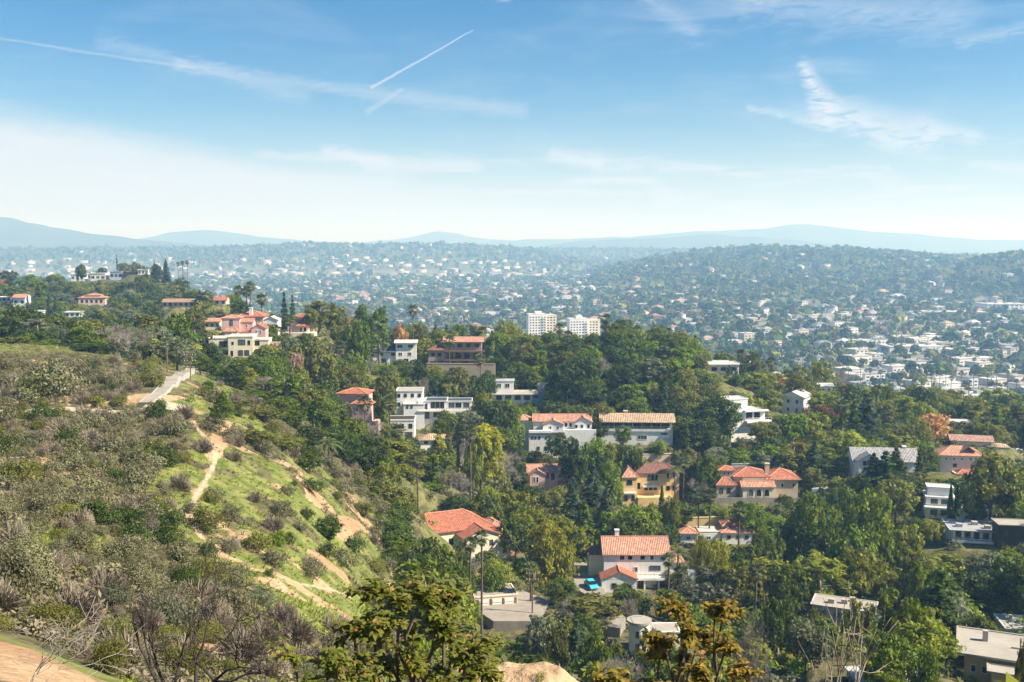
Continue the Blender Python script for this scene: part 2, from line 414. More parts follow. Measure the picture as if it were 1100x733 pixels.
# the air: one even volume round everything
def make_haze():
    m, nt, out = new_mat('hazy_air')
    v = nn(nt, 'ShaderNodeVolumePrincipled', i_Density=HAZE)
    v.inputs['Color'].default_value = (0.32, 0.61, 1.0, 1); v.inputs['Absorption Color'].default_value = (1, 1, 1, 1); v.inputs['Anisotropy'].default_value = 0.1
    nt.links.new(v.outputs[0], out.inputs['Volume'])
    b = MB(); b.box(-7000, 7000, -1500, 12800, -40, 345)
    o = b.build('haze', m); tag(o, 'pale blue air thickening towards the far hills', None, None, 'stuff')
HAZE = 0.00025
make_haze()

# ------------------------------------------------------------------ ground sheet
HOUSE_PADS = []
def make_ground(masks):
    cc = np.unique(np.concatenate([np.arange(-1400, -100, 25), np.arange(-100, 1200, 4.0), np.arange(1200, 2501, 25)]))
    yy = np.concatenate([[2.0], np.exp(np.arange(math.log(3.0), math.log(15000), 0.0125))])
    C, Yg = np.meshgrid(cc, yy)
    X = (C - CX) / F * Yg
    Z = H(X, Yg)
    back = np.stack([X[0] * 40, np.full(len(cc), -60.0), np.full(len(cc), 118.0)], 1)
    V = np.concatenate([np.stack([X.ravel(), Yg.ravel(), Z.ravel()], 1), back])
    n, r = len(cc), len(yy)
    i = np.arange(r - 1)[:, None] * n + np.arange(n - 1)[None]
    Q = np.stack([i, i + 1, i + n + 1, i + n], -1).reshape(-1, 4)
    j = r * n + np.arange(n - 1)
    Q = np.concatenate([Q, np.stack([j, j + 1, np.arange(n - 1) + 1, np.arange(n - 1)], 1)])
    m, nt, out = new_mat('hillside_soil')
    at = nn(nt, 'ShaderNodeAttribute', attribute_name='tint'); sp = nn(nt, 'ShaderNodeSeparateColor'); nt.links.new(at.outputs['Color'], sp.inputs[0])
    geo = nn(nt, 'ShaderNodeNewGeometry'); pos = geo.outputs['Position']
    n1 = noise(nt, pos, 0.16, 5, 0.62); n2 = noise(nt, pos, 1.3, 5, 0.65); n3 = noise(nt, pos, 0.5, 4, 0.6)
    soil = mixc(nt, ramp(nt, n1, [(0.35, 0.0), (0.65, 1.0)]), (0.34, 0.215, 0.12), (0.49, 0.355, 0.215))
    soil = mixc(nt, ramp(nt, n2, [(0.3, 0.65), (0.55, 0.0)]), soil, (0.20, 0.11, 0.06))
    grass = mixc(nt, ramp(nt, n3, [(0.35, 0.0), (0.65, 1.0)]), (0.085, 0.120, 0.022), (0.235, 0.235, 0.080))
    scrub = mixc(nt, ramp(nt, n3, [(0.4, 0.0), (0.62, 1.0)]), (0.06, 0.065, 0.028), (0.17, 0.145, 0.075))
    city = mixc(nt, ramp(nt, noise(nt, pos, 0.012, 6, 0.7), [(0.35, 0.0), (0.65, 1.0)]), (0.09, 0.11, 0.05), (0.26, 0.25, 0.23))
    def edge(chan, lo=0.35, hi=0.6, amp=0.5):
        v = math_(nt, 'ADD', sp.outputs[chan], math_(nt, 'MULTIPLY', math_(nt, 'SUBTRACT', n2, 0.5), amp)); return ramp(nt, v, [(lo, 0.0), (hi, 1.0)])
    c = mixc(nt, edge(0), scrub, grass)
    c = mixc(nt, edge(1), c, soil)
    c = mixc(nt, edge(2, 0.4, 0.55, 0.25), c, mixc(nt, n2, (0.40, 0.33, 0.24), (0.56, 0.48, 0.37)))
    sx = nn(nt, 'ShaderNodeSeparateXYZ'); nt.links.new(pos, sx.inputs[0])
    mr = nn(nt, 'ShaderNodeMapRange', clamp=True); nt.links.new(sx.outputs[1], mr.inputs[0]); mr.inputs[1].default_value = 480; mr.inputs[2].default_value = 800
    mz = nn(nt, 'ShaderNodeMapRange', clamp=True); nt.links.new(sx.outputs[2], mz.inputs[0]); mz.inputs[1].default_value = 14; mz.inputs[2].default_value = 45
    city = mixc(nt, mz.outputs[0], city, mixc(nt, noise(nt, pos, 0.006, 5, 0.65), (0.045, 0.068, 0.022), (0.13, 0.135, 0.05)))
    c = mixc(nt, mr.outputs[0], c, city)
    b = nn(nt, 'ShaderNodeBsdfPrincipled', i_Roughness=0.95); b.inputs['Specular IOR Level'].default_value = 0.1
    nt.links.new(c, b.inputs['Base Color'])
    bp = nn(nt, 'ShaderNodeBump', i_Strength=0.8, i_Distance=0.35); nt.links.new(n2, bp.inputs['Height']); nt.links.new(bp.outputs[0], b.inputs['Normal'])
    nt.links.new(b.outputs[0], out.inputs[0])
    tint = np.zeros((len(V), 3), np.float32)
    sel = (V[:, 1] < 520) & (V[:, 1] > 2.5)
    tint[sel] = masks(V[sel, 0], V[sel, 1])
    me = mesh_np('ground', V, Q, m, tint=tint, smooth=True)
    tag(link('ground', me), None, None, None, 'structure')

def polyline_dist(pts, x, y):
    d = np.full(x.shape, 1e9)
    for (ax, ay), (bx, by) in zip(pts, pts[1:]):
        l2 = (bx - ax) ** 2 + (by - ay) ** 2 + 1e-9
        t = np.clip(((x - ax) * (bx - ax) + (y - ay) * (by - ay)) / l2, 0, 1)
        d = np.minimum(d, np.hypot(x - ax - t * (bx - ax), y - ay - t * (by - ay)))
    return d
PX = lambda pts: [hit(*p)[:2] for p in pts]
TRAIL = PX([(-60, 441), (0, 441), (50, 440), (100, 442), (150, 440), (180, 437), (196, 440)])
RTRAIL = PX([(196, 440), (214, 462), (232, 490), (212, 530), (205, 552), (214, 576), (240, 596), (272, 612), (310, 624), (345, 632), (376, 641)])
SPUR = PX([(216, 548), (250, 574), (300, 596), (345, 625)])
CUTBANK = PX([(18, 433), (60, 431), (95, 432)])
CUT2 = PX([(140, 432), (160, 424)])
OUTCROP = PX([(228, 455), (236, 475), (228, 492)])
DIRTFG = PX([(-40, 700), (10, 712), (60, 730)])
MOUND = [(-1.4, 29.0), (0.0, 28.8), (0.8, 29.0), (2.2, 28.5), (2.8, 27.0)]
BANK = PX([(362, 575), (378, 560), (392, 570)])
def masks(x, y):
    c = CX + F * x / y
    g = np.zeros(x.shape); s = np.zeros(x.shape); p = np.zeros(x.shape)
    n = fbm(x / 14.0, y / 14.0, 4); n2 = fbm(x / 6.0 + 30, y / 6.0, 4); n3 = fbm(x / 2.4 + 11, y / 2.4, 3)
    ridge = sstep(150, 215, c + n * 160) * (1 - sstep(395, 440, c)) * sstep(60, 85, y) * (1 - sstep(150, 190, y))
    ridge = np.maximum(ridge, sstep(165, 200, c) * (1 - sstep(245, 280, c)) * sstep(130, 150, y) * (1 - sstep(205, 225, y)))
    low = sstep(215, 280, c + n * 80) * (1 - sstep(430, 470, c)) * sstep(40, 60, y) * (1 - sstep(78, 90, y))
    g = np.maximum(ridge, low) * np.clip(0.52 + 1.9 * n2 + 1.3 * n3, 0, 1)
    g = np.maximum(g, sstep(20, 28, y) * (1 - sstep(30, 40, y)) * (1 - sstep(100, 160, c)) * 0.9 * sstep(-0.3, 0.1, n2))
    g = np.maximum(g, sstep(0.05, 0.35, n) * 0.55 * (y < 190))
    g = np.maximum(g, 0.42 * (y > 190))
    s = np.clip((fbm(x / 5.0 + 70, y / 5.0, 4) - 0.07) * 4.5, 0, 0.75) * (c < 440) * (y < 200)
    for pts, w, k in ((CUTBANK, 1.6, 1), (CUT2, 1.2, 1), (OUTCROP, 1.0, .9), (BANK, 1.2, .85), (DIRTFG, 2.8, 1), (MOUND, 2.6, 1), (RTRAIL, 0.45, .75), (SPUR, 0.55, 0.6)):
        d = polyline_dist(pts, x, y); s = np.maximum(s, k * (1 - sstep(w * 0.5, w * 1.5, d + 1.6 * n3 * (w < 2.6))))
    d = polyline_dist(TRAIL, x, y); p = np.maximum(p, 1 - sstep(1.2, 1.7, d))
    d = polyline_dist(RTRAIL, x, y); p = np.maximum(p, 0.5 * (1 - sstep(0.2, 0.7, d)))
    g = g * (1 - np.clip(s, 0, 1) * 0.6)
    return np.stack([g, s, p], 1)

# ------------------------------------------------------------------ far mountains (each a ridge with real depth)
def make_mountain(pts, Y, front, back, seed, label):
    cs = np.arange(pts[0][0], pts[-1][0] + 1, 6.0)
    hs = np.interp(cs, [p[0] for p in pts], [p[1] for p in pts]) + 5.0 * fbm(cs / 34.0 + seed, cs * 0 + seed, 4) * (1 + 0 * cs)
    top = np.array([W(c, h, Y)[2] for c, h in zip(cs, hs)])
    xs = (cs - CX) / F * Y
    ts = np.concatenate([np.linspace(-1, 0, 26), np.linspace(0, 1, 12)[1:]])
    X = np.repeat(xs[None], len(ts), 0); T = np.repeat(ts[:, None], len(xs), 1)
    Yg = Y + np.where(T < 0, T * front, T * back)
    prof = (1 - np.abs(T)) ** 1.25
    sp = fbm(X / 420.0 + seed, Yg / 1300.0 + seed, 5)
    Z = -20 + (top[None] + 20) * np.clip(prof * (1 + 0.95 * sp * np.minimum(1, np.abs(T) * 3)), 0, 1.2) + 20 * fbm(X / 160.0, Yg / 160.0 + seed, 4) * (0.35 + np.abs(T))
    n = len(xs); i = np.arange(len(ts) - 1)[:, None] * n + np.arange(n - 1)[None]
    Q = np.stack([i, i + 1, i + n + 1, i + n], -1).reshape(-1, 4)
    me = mesh_np('mountains', np.stack([X.ravel(), Yg.ravel(), Z.ravel()], 1), Q, MOUNT, smooth=True)
    tag(link('mountains', me), label, None, None, 'structure')
MOUNT = paint((0.06, 0.07, 0.045), 0.95, 0.4, 0.006, 0.0, 'chaparral_slopes', 0.0)
make_mountain([(-260, 231), (-60, 231), (0, 233), (18, 234), (30, 238), (60, 245), (100, 251), (150, 257), (200, 262), (300, 270)], 6700, 1300, 1300, 1.0, 'dark blue mountain falling away towards the valley')
make_mountain([(60, 268), (120, 259), (150, 256), (180, 250), (195, 248), (230, 248), (265, 252), (300, 256), (360, 262), (430, 268)], 9400, 1200, 1400, 9.0, 'pale blue double topped mountain behind the dark one')
make_mountain([(360, 268), (400, 259), (435, 255), (460, 250), (488, 251), (520, 256), (560, 260), (620, 268)], 10600, 1100, 1400, 14.0, 'faint flat topped peak almost lost in haze')
make_mountain([(440, 268), (500, 261), (560, 257), (640, 256), (700, 253), (740, 249), (780, 247), (815, 246), (838, 242), (852, 240), (868, 241), (900, 246), (950, 251), (1020, 255), (1100, 258), (1200, 262), (1350, 268)], 9800, 1200, 1400, 23.0, 'long pale mountain rising to one blunt summit')
make_mountain([(560, 270), (610, 261), (660, 257), (700, 256), (740, 254), (770, 252), (800, 255), (850, 259), (900, 263), (960, 270)], 7700, 800, 900, 31.0, 'low grey blue ridge before the summit')
# ------------------------------------------------------------------ plants: prototype meshes
def unit(v): return v / (np.linalg.norm(v, axis=-1, keepdims=True) + 1e-9)
def kites(C, N, size, R, aspect=0.6, fold=0.0):
    """one small pointed leaf spray per centre: 4 corners, random turn about its normal"""
    n = len(C); N = unit(N)
    t = unit(np.cross(N, unit(R.normal(size=(n, 3))))); b = np.cross(N, t)
    s = (size * (0.6 + 0.8 * R.random(n)))[:, None] if np.isscalar(size) else size[:, None]
    V = np.stack([C - t * s, C + b * s * aspect - t * s * 0.15 + N * s * fold, C + t * s, C - b * s * aspect - t * s * 0.15 + N * s * fold], 1).reshape(-1, 3)
    return V, np.arange(4 * n).reshape(n, 4)
def lobe_leaves(lobes, n, R, clump=0.32, nclump=16, up=0.35, shell=0.72):
    """leaves gathered in clumps over the outside of several lobes (centre, radii)"""
    vol = np.array([np.prod(r) ** 0.67 for c, r in lobes]); cnt = np.maximum(8, (n * vol / vol.sum()).astype(int))
    Cs, Ns = [], []
    for (c, r), m in zip(lobes, cnt):
        c, r = np.array(c, float), np.array(r, float)
        d = unit(R.normal(size=(nclump, 3)) + np.array([0, 0, up])); rad = shell + (1.02 - shell) * R.random((nclump, 1))
        cen = d * rad; k = R.integers(0, nclump, m)
        off = unit(R.normal(size=(m, 3))) * (R.random((m, 1)) ** 0.5) * clump
        q = cen[k] + off
        Cs.append(c + q * r); Ns.append(unit(off / clump * 0.8 + d[k] * 0.7 + R.normal(size=(m, 3)) * 0.55 + np.array([0, 0, 0.25])))
    return np.concatenate(Cs), np.concatenate(Ns)
def trunk_mesh(name, segs, mat, n=6):
    b = MB()
    for pts, r in segs: b.tube(pts, r, n)
    return b.mesh(name, mat, True)
BARK = paint((0.13, 0.10, 0.075), 0.9, 0.4, 3.0, 0.2, 'bark', 0.6)
PALEBARK = paint((0.24, 0.20, 0.15), 0.9, 0.4, 2.0, 0.2, 'pale_bark', 0.5)
TWIG = leaf('bare_twigs', (0.14, 0.12, 0.10), (0.34, 0.30, 0.26), 0.0)
DARKTWIG = paint((0.05, 0.04, 0.035), 0.9, 0.4, 5.0, 0.2, 'dark_bark', 0.5)
LM = dict(
    dark=leaf('dark_green_leaves', (0.018, 0.045, 0.006), (0.105, 0.160, 0.014)),
    mid=leaf('green_leaves', (0.032, 0.075, 0.006), (0.190, 0.245, 0.016)),
    bright=leaf('fresh_green_leaves', (0.050, 0.112, 0.004), (0.260, 0.335, 0.016)),
    lime=leaf('yellow_green_leaves', (0.105, 0.140, 0.010), (0.320, 0.350, 0.036)),
    olive=leaf('olive_leaves', (0.056, 0.076, 0.014), (0.265, 0.265, 0.046)),
    grey=leaf('grey_green_leaves', (0.075, 0.095, 0.050), (0.250, 0.270, 0.160)),
    blue=leaf('blue_green_needles', (0.028, 0.062, 0.030), (0.125, 0.185, 0.080)),
    lemon=leaf('lemon_leaves', (0.150, 0.165, 0.008), (0.440, 0.430, 0.030), hue=0.01),
    yellow=leaf('golden_leaves', (0.240, 0.190, 0.008), (0.520, 0.430, 0.035), hue=0.012),
    orange=leaf('rusty_orange_leaves', (0.360, 0.190, 0.075), (0.640, 0.410, 0.200), hue=0.012),
    rust=leaf('red_brown_leaves', (0.140, 0.055, 0.025), (0.300, 0.130, 0.065)),
    pink=leaf('pink_blossom', (0.260, 0.150, 0.120), (0.560, 0.380, 0.330)),
    sage=leaf('sage_grey_leaves', (0.075, 0.080, 0.032), (0.260, 0.250, 0.130), 0.25),
    brown=leaf('dry_brown_twigs', (0.115, 0.098, 0.066), (0.340, 0.290, 0.205), 0.1),
    palm=leaf('palm_fronds', (0.050, 0.075, 0.020), (0.170, 0.200, 0.070), 0.25),
    deadfrond=leaf('dead_palm_fronds', (0.12, 0.085, 0.05), (0.30, 0.22, 0.14), 0.15),
)
CNAME = dict(dark='dark green', mid='mid green', bright='fresh green', lime='yellow green', olive='olive green', grey='grey green', blue='blue green', yellow='golden yellow', lemon='yellow topped', orange='orange brown', rust='rust red', pink='pink flowering', sage='grey sage', brown='dry brown', palm='green')

PROTO = {}   # kind -> list of (crown verts/faces data, trunk mesh); height 10 m
CROWN_DATA = {}
def broad(seed, n, leafsz, wide=1.0, tall=1.0, gaps=1.0, nl=9, low=0.28):
    R = np.random.default_rng(seed)
    lobes, segs = [], [([(0, 0, -1.5), (0.1, 0, 1.5), (0.15 * R.normal(), 0.15 * R.normal(), 3.2 * tall)], [0.34, 0.27, 0.2])]
    top = segs[0][0][-1]
    for i in range(nl):
        a = 2 * PI * (i * 0.382 + 0.1 * R.random()); q = (i + 0.5) / nl
        rr = (0.35 + 0.65 * math.sin(q * PI * 0.85 + 0.25)) * 2.6 * wide * (0.7 + 0.5 * R.random()) * (0.25 if i == nl - 1 else 1)
        z = (10 * (low + 0.06) + (10 - 10 * low - 2.2) * q) * 1.0
        r = (1.5 + 0.9 * R.random()) * (1.12 - 0.35 * q)
        c = (rr * math.cos(a), rr * math.sin(a), z)
        lobes.append((c, (r * wide ** 0.6, r * wide ** 0.6, r * 0.85)))
        segs.append(([top, tuple(0.5 * (np.array(top) + c) + np.array([0, 0, -0.3])), c], [0.13, 0.09, 0.03]))
    C, N = lobe_leaves(lobes, n, R, 0.42 / gaps ** 0.3, int(15 / gaps), 0.35)
    return kites(C, N, leafsz, R, 0.62), segs
def conifer(seed, n, leafsz, wide=2.6, droop=0.25, tiers=13, ragged=0.35):
    R = np.random.default_rng(seed); Cs, Ns = [], []
    segs = [([(0, 0, -1.5), (0, 0, 4), (0, 0, 9.6)], [0.3, 0.2, 0.04])]
    for i in range(tiers):
        q = i / (tiers - 1); z = 1.2 + 8.6 * q; rad = wide * (1 - q) ** 0.75 + 0.15
        m = max(4, int(7 - 3 * q)); a0 = R.random() * 6.3
        for j in range(m):
            a = a0 + 2 * PI * j / m + 0.3 * R.normal(); L = rad * (1 - ragged * R.random())
            k = int(n / tiers / m * (1.7 - 1.3 * q)); t = R.random(k) ** 0.7
            w = (0.18 + 0.24 * t) * L * 0.8
            x = t * L; y = R.normal(size=k) * w * 0.55; zz = z - droop * t * t * L + R.normal(size=k) * 0.16 + 0.1
            Cs.append(np.stack([x * math.cos(a) - y * math.sin(a), x * math.sin(a) + y * math.cos(a), zz], 1))
            Ns.append(np.stack([np.cos(a) * 0.35 + 0.35 * R.normal(size=k), np.sin(a) * 0.35 + 0.35 * R.normal(size=k), 0.75 + 0.2 * R.normal(size=k)], 1))
            if q < 0.8: segs.append(([(0, 0, z), (L * 0.85 * math.cos(a), L * 0.85 * math.sin(a), z - droop * L * 0.7)], [0.06, 0.015]))
    return kites(np.concatenate(Cs), np.concatenate(Ns), leafsz, R, 0.5), segs
def column(seed, n, leafsz, r=0.85):
    R = np.random.default_rng(seed); t = R.random(n) ** 0.8; a = R.random(n) * 2 * PI
    prof = r * np.minimum(1, (1 - t) * 2.2 + 0.06) * (0.85 + 0.15 * np.sin(t * 40 + a * 3)) * (0.75 + 0.25 * R.random(n)) * np.minimum(1, t * 8 + 0.4)
    C = np.stack([prof * np.cos(a), prof * np.sin(a), 0.3 + 9.7 * t], 1)
    N = np.stack([np.cos(a), np.sin(a), 0.4 + 0 * a], 1) + R.normal(size=(n, 3)) * 0.35
    return kites(C, N, leafsz, R, 0.45), [([(0, 0, -1.5), (0, 0, 8)], [0.16, 0.04])]
def euca(seed, n, leafsz):
    R = np.random.default_rng(seed); lobes, segs = [], [([(0, 0, -1.5), (0.2, 0.1, 3), (0.1, -0.2, 6.5), (0.3, 0, 9)], [0.26, 0.22, 0.14, 0.04])]
    for i in range(13):
        q = (i + 0.5) / 13; z = 2.6 + 6.6 * q; a = 2.4 * i + R.random(); rr = (0.6 + 1.2 * R.random()) * (1.25 - 0.75 * q)
        c = (rr * math.cos(a), rr * math.sin(a), z); r = 0.62 + 0.5 * R.random()
        lobes.append((c, (r, r, r * 1.15))); segs.append(([(0.1, 0, z - 1.0), c], [0.08, 0.02]))
    C, N = lobe_leaves(lobes, n, R, 0.5, 10, 0.2, 0.4)
    return kites(C, N, leafsz, R, 0.35), segs
def shrubby(seed, n, leafsz, h=0.75, spread=1.0, lumps=7):
    """low mound, unit about 1 m across each side"""
    R = np.random.default_rng(seed); lobes = []
    for i in range(lumps):
        a = 2 * PI * i / lumps + R.random(); rr = 0.62 * R.random() ** 0.6 * spread if i else 0
        r = 0.34 + 0.2 * R.random(); z = (h * (1 - 0.55 * rr) - r * 0.6) * (0.7 + 0.45 * R.random())
        lobes.append(((rr * math.cos(a), rr * math.sin(a), max(0.08, z)), (r, r, r * 0.8)))
    C, N = lobe_leaves(lobes, n, R, 0.5, 14, 0.5, 0.6)
    C[:, 2] = np.abs(C[:, 2])
    return kites(C, N, leafsz, R, 0.5)
def twiggy(seed, n, h=0.8):
    """leafless mound: fine sticks fanning from the base"""
    R = np.random.default_rng(seed)
    d = unit(R.normal(size=(n, 3)) * np.array([1, 1, 0.6]) + np.array([0, 0, 0.35])); d[:, 2] = np.abs(d[:, 2])
    lump = 0.7 + 0.35 * np.sin(np.arctan2(d[:, 1], d[:, 0]) * 3 + seed) * d[:, 2]
    e = d * np.array([0.95, 0.95, h]) * (lump * (0.55 + 0.45 * R.random(n)))[:, None]
    s = e * (0.45 + 0.35 * R.random((n, 1))) + R.normal(size=(n, 3)) * 0.05
    side = unit(np.cross(e - s, R.normal(size=(n, 3)))) * (0.006 + 0.010 * R.random((n, 1)))
    V = np.stack([s - side, s + side, e + side * 0.4, e - side * 0.4], 1).reshape(-1, 3)
    V[:, 2] = np.maximum(V[:, 2], -0.05)
    return V, np.arange(4 * n).reshape(n, 4)
def bare(seed, depth=5, spread=0.55, h=10, sticks=1600):
    """leafless tree: forking limbs and a haze of twigs"""
    R = np.random.default_rng(seed); segs = []; tips = []
    def grow(p, d, L, r, k):
        q = p + d * L * 0.5 + R.normal(size=3) * L * 0.06; e = p + d * L
        segs.append(([tuple(p), tuple(q), tuple(e)], [r, r * 0.85, r * 0.66]))
        if k == 0: tips.append((e, d)); return
        for _ in range(2 + (R.random() < 0.55)):
            nd = unit(d + R.normal(size=3) * spread + np.array([0, 0, 0.12])); grow(e, nd, L * (0.62 + 0.2 * R.random()), r * 0.6, k - 1)
    grow(np.array([0, 0, -0.5]), unit(np.array([0.08, 0.05, 1.0])), h * 0.27, h * 0.024, depth)
    T = np.array([t[0] for t in tips]); D = np.array([t[1] for t in tips]); k = R.integers(0, len(T), sticks)
    s = T[k] + R.normal(size=(sticks, 3)) * h * 0.02; e = s + unit(D[k] + R.normal(size=(sticks, 3)) * 0.8) * h * (0.04 + 0.06 * R.random((sticks, 1)))
    side = unit(np.cross(e - s, R.normal(size=(sticks, 3)))) * h * 0.0013
    V = np.stack([s - side, s + side, e + side * 0.4, e - side * 0.4], 1).reshape(-1, 3)
    return (V, np.arange(4 * sticks).reshape(sticks, 4)), segs
def fan_palm_crown(seed, n=34):
    R = np.random.default_rng(seed); G, Dd = MB(), MB()
    for i in range(n):
        q = i / (n - 1); dead = q > 0.74
        el = math.radians(78 - 150 * q + 8 * R.normal()); a = i * 2.4 + 0.3 * R.normal()
        d = np.array([math.cos(a) * math.cos(el), math.sin(a) * math.cos(el), math.sin(el)]); side = unit(np.cross(d, [0, 0, 1.0])); nor = np.cross(side, d)
        L = 0.85 if not dead else 0.5; c = d * L; b = Dd if dead else G
        b.face([tuple(-side * 0.025), tuple(side * 0.025), tuple(c + side * 0.02), tuple(c - side * 0.02)])
        for j in range(11):
            g = math.radians(-105 + 21 * j); r = 0.85 * (1 - 0.12 * abs(j - 5) / 5) * (0.85 + 0.3 * R.random())
            u = d * math.cos(g) + side * math.sin(g); v = -d * math.sin(g) + side * math.cos(g)
            tip = c + u * r + np.array([0, 0, -0.28 * r - (0.15 if dead else 0)]); mid = c + u * r * 0.55
            b.face([tuple(c), tuple(mid + v * 0.085 + nor * 0.03), tuple(tip), tuple(mid - v * 0.085 - nor * 0.03)])
    return G.mesh('fronds', LM['palm']), Dd.mesh('dead_fronds', LM['deadfrond'])
def feather_palm_crown(seed, n=22):
    R = np.random.default_rng(seed); G = MB()
    for i in range(n):
        q = i / (n - 1); el = math.radians(80 - 85 * q); a = i * 2.4; L = 2.6
        d = np.array([math.cos(a), math.sin(a), 0.0]); side = np.array([-math.sin(a), math.cos(a), 0]); pts = []
        for k in range(8):
            t = k / 7; pts.append(d * (L * t * math.cos(el) + 0.35 * t * t) + np.array([0, 0, L * t * math.sin(el) - 1.7 * t * t]))
        for k in range(7):
            m = (pts[k] + pts[k + 1]) / 2; f = pts[k + 1] - pts[k]; w = 0.62 * math.sin(PI * min(1, 0.2 + k / 8))
            for s in (-1, 1):
                for o in (0.0, 0.5):
                    p = pts[k] + f * o; tip = p + side * s * w + f * 0.9 + np.array([0, 0, -0.25])
                    G.face([tuple(p), tuple(p + f * 0.35), tuple(tip)])
    return G.mesh('fronds', LM['palm'])

def reg(kind, datas, barkmat, mats):
    rows = []
    for i, (d, segs) in enumerate(datas):
        tm = trunk_mesh('trunk', segs, barkmat, 5) if segs else None
        rows.append((d, tm, {k: mesh_np('crown', d[0], d[1], LM.get(k, TWIG) if k != 'bare' else TWIG) for k in mats}))
    PROTO[kind] = rows
reg('oak_tree', [broad(100 + i, 3600, 0.30, wide=1.15 + 0.1 * (i % 3), nl=9 + i % 3) for i in range(5)], BARK, ['dark', 'mid', 'olive', 'bright', 'lime', 'yellow', 'orange', 'rust', 'grey', 'pink'])
reg('fig_tree', [broad(130 + i, 7500, 0.24, wide=1.2, nl=14, gaps=0.8, low=0.12) for i in range(3)], BARK, ['dark', 'mid', 'bright', 'lime', 'olive', 'yellow', 'orange', 'lemon'])
reg('eucalyptus_tree', [euca(160 + i, 3000, 0.26) for i in range(4)], PALEBARK, ['olive', 'grey', 'mid', 'lime', 'yellow', 'lemon'])
reg('cedar_tree', [conifer(200 + i, 5200, 0.20, wide=2.7, droop=0.3) for i in range(3)], BARK, ['blue', 'dark', 'mid'])
reg('pine_tree', [conifer(230 + i, 3600, 0.26, wide=2.2, droop=0.05, tiers=10, ragged=0.55) for i in range(3)], BARK, ['dark', 'blue', 'mid'])
reg('cypress_tree', [column(260 + i, 2600, 0.17) for i in range(2)], BARK, ['dark', 'blue', 'bright', 'olive'])
reg('bamboo_tree', [euca(280 + i, 2600, 0.30) for i in range(2)], PALEBARK, ['lime', 'bright'])
reg('bare_tree', [bare(300 + i, 5, 0.6) for i in range(3)], PALEBARK, ['bare'])
PALMHEAD = [fan_palm_crown(400 + i) for i in range(3)]
FEATHER = [feather_palm_crown(440 + i) for i in range(2)]
_pt = MB(); _pt.tube([(0, 0, -0.15), (0.012, 0, 0.3), (0.0, 0.008, 0.7), (0, 0, 1)], [1.3, 1.0, 0.85, 0.8], 7); 
PALMTRUNK = None
def palm_trunk_mesh():
    b = MB(); b.tube([(0, 0, -1.5), (0, 0, 0.3), (0.10, 0, 3), (0.05, 0.08, 7), (0, 0, 10)], [0.30, 0.27, 0.20, 0.17, 0.16], 7)
    return b.mesh('trunk', BARK, True)
PALMTRUNK = palm_trunk_mesh()
SHR = {k: [] for k in ('sage', 'olive', 'dark', 'mid', 'brown', 'grey', 'bright', 'lime')}
SHRN = {k: [] for k in SHR}
for i in range(4):
    for k in ('sage', 'olive', 'dark', 'mid', 'grey', 'bright', 'lime'):
        d = shrubby(500 + i, 1500, 0.055, 0.72 + 0.06 * i, 1.0, 6 + i) if i else shrubby(500, 1500, 0.05, 0.85)
        SHR[k].append(mesh_np('shrub', d[0], d[1], LM[k]))
        d = shrubby(520 + i, 5200, 0.030, 0.75, 1.0, 7 + i); SHRN[k].append(mesh_np('shrub', d[0], d[1], LM[k]))
    d = twiggy(540 + i, 2600, 0.85); SHR['brown'].append(mesh_np('shrub', d[0], d[1], LM['brown'])); d = twiggy(560 + i, 6500, 0.85); SHRN['brown'].append(mesh_np('shrub', d[0], d[1], LM['brown']))
# ------------------------------------------------------------------ houses: specified along the sight lines, at their own distance and real size
WHITE = (0.80, 0.79, 0.76); CREAM = (0.74, 0.66, 0.50); PINK = (0.66, 0.42, 0.38); YELL = (0.72, 0.52, 0.25); TAN = (0.55, 0.44, 0.32); GREY = (0.42, 0.42, 0.42)
wallm = lambda c: paint(c, 0.75, 0.14, 0.5, 0.42, 'stucco')
RED = tile((0.40, 0.13, 0.07)); DRED = tile((0.20, 0.085, 0.06)); SALM = tile((0.48, 0.24, 0.16)); BRN = tile((0.33, 0.22, 0.15)); TANR = tile((0.42, 0.29, 0.19), 'shingle', 0.5)
CAP = paint((0.55, 0.27, 0.18), 0.8, 0.3, 2.0, 0.2, 'ridge_tile')
FLATW = paint((0.47, 0.47, 0.46), 0.8, 0.15, 0.5, 0.35, 'roof_membrane'); FLATG = paint((0.33, 0.34, 0.36), 0.85, 0.2, 0.5, 0.3, 'roof_felt'); FLATD = paint((0.06, 0.075, 0.10), 0.5, 0.2, 0.5, 0.1, 'dark_roof_panel')
FLATT = paint((0.36, 0.33, 0.285), 0.85, 0.15, 0.4, 0.3, 'gravel_roof')
FRAMEW = paint((0.75, 0.75, 0.73), 0.5, 0.05, 1.0, 0.05, 'window_paint', 0.0); FRAMED = paint((0.07, 0.06, 0.055), 0.5, 0.1, 1.0, 0.0, 'dark_window_paint', 0.0)
GLASS = glassmat(); WOOD = paint((0.20, 0.11, 0.06), 0.7, 0.3, 2.0, 0.2, 'wood'); CONC = paint((0.42, 0.40, 0.36), 0.9, 0.15, 0.6, 0.4, 'concrete')
LIGHTCONC = paint((0.30, 0.27, 0.23), 0.9, 0.2, 0.5, 0.5, 'pale_concrete'); SHADEBLUE = paint((0.25, 0.42, 0.50), 0.6, 0.1, 0.5, 0.1, 'shade_blue_paving'); RAIL = paint((0.10, 0.10, 0.11), 0.5, 0.1, 1.0, 0.0, 'metal_rail', 0.0)  # SHADEBLUE: terrace colour with the blue of shade painted in
PROT = []          # (x0, x1, y0, y1, Y): what of the houses must stay in sight
LAND = []          # landmarks for the labels: (px, py, Y, words)
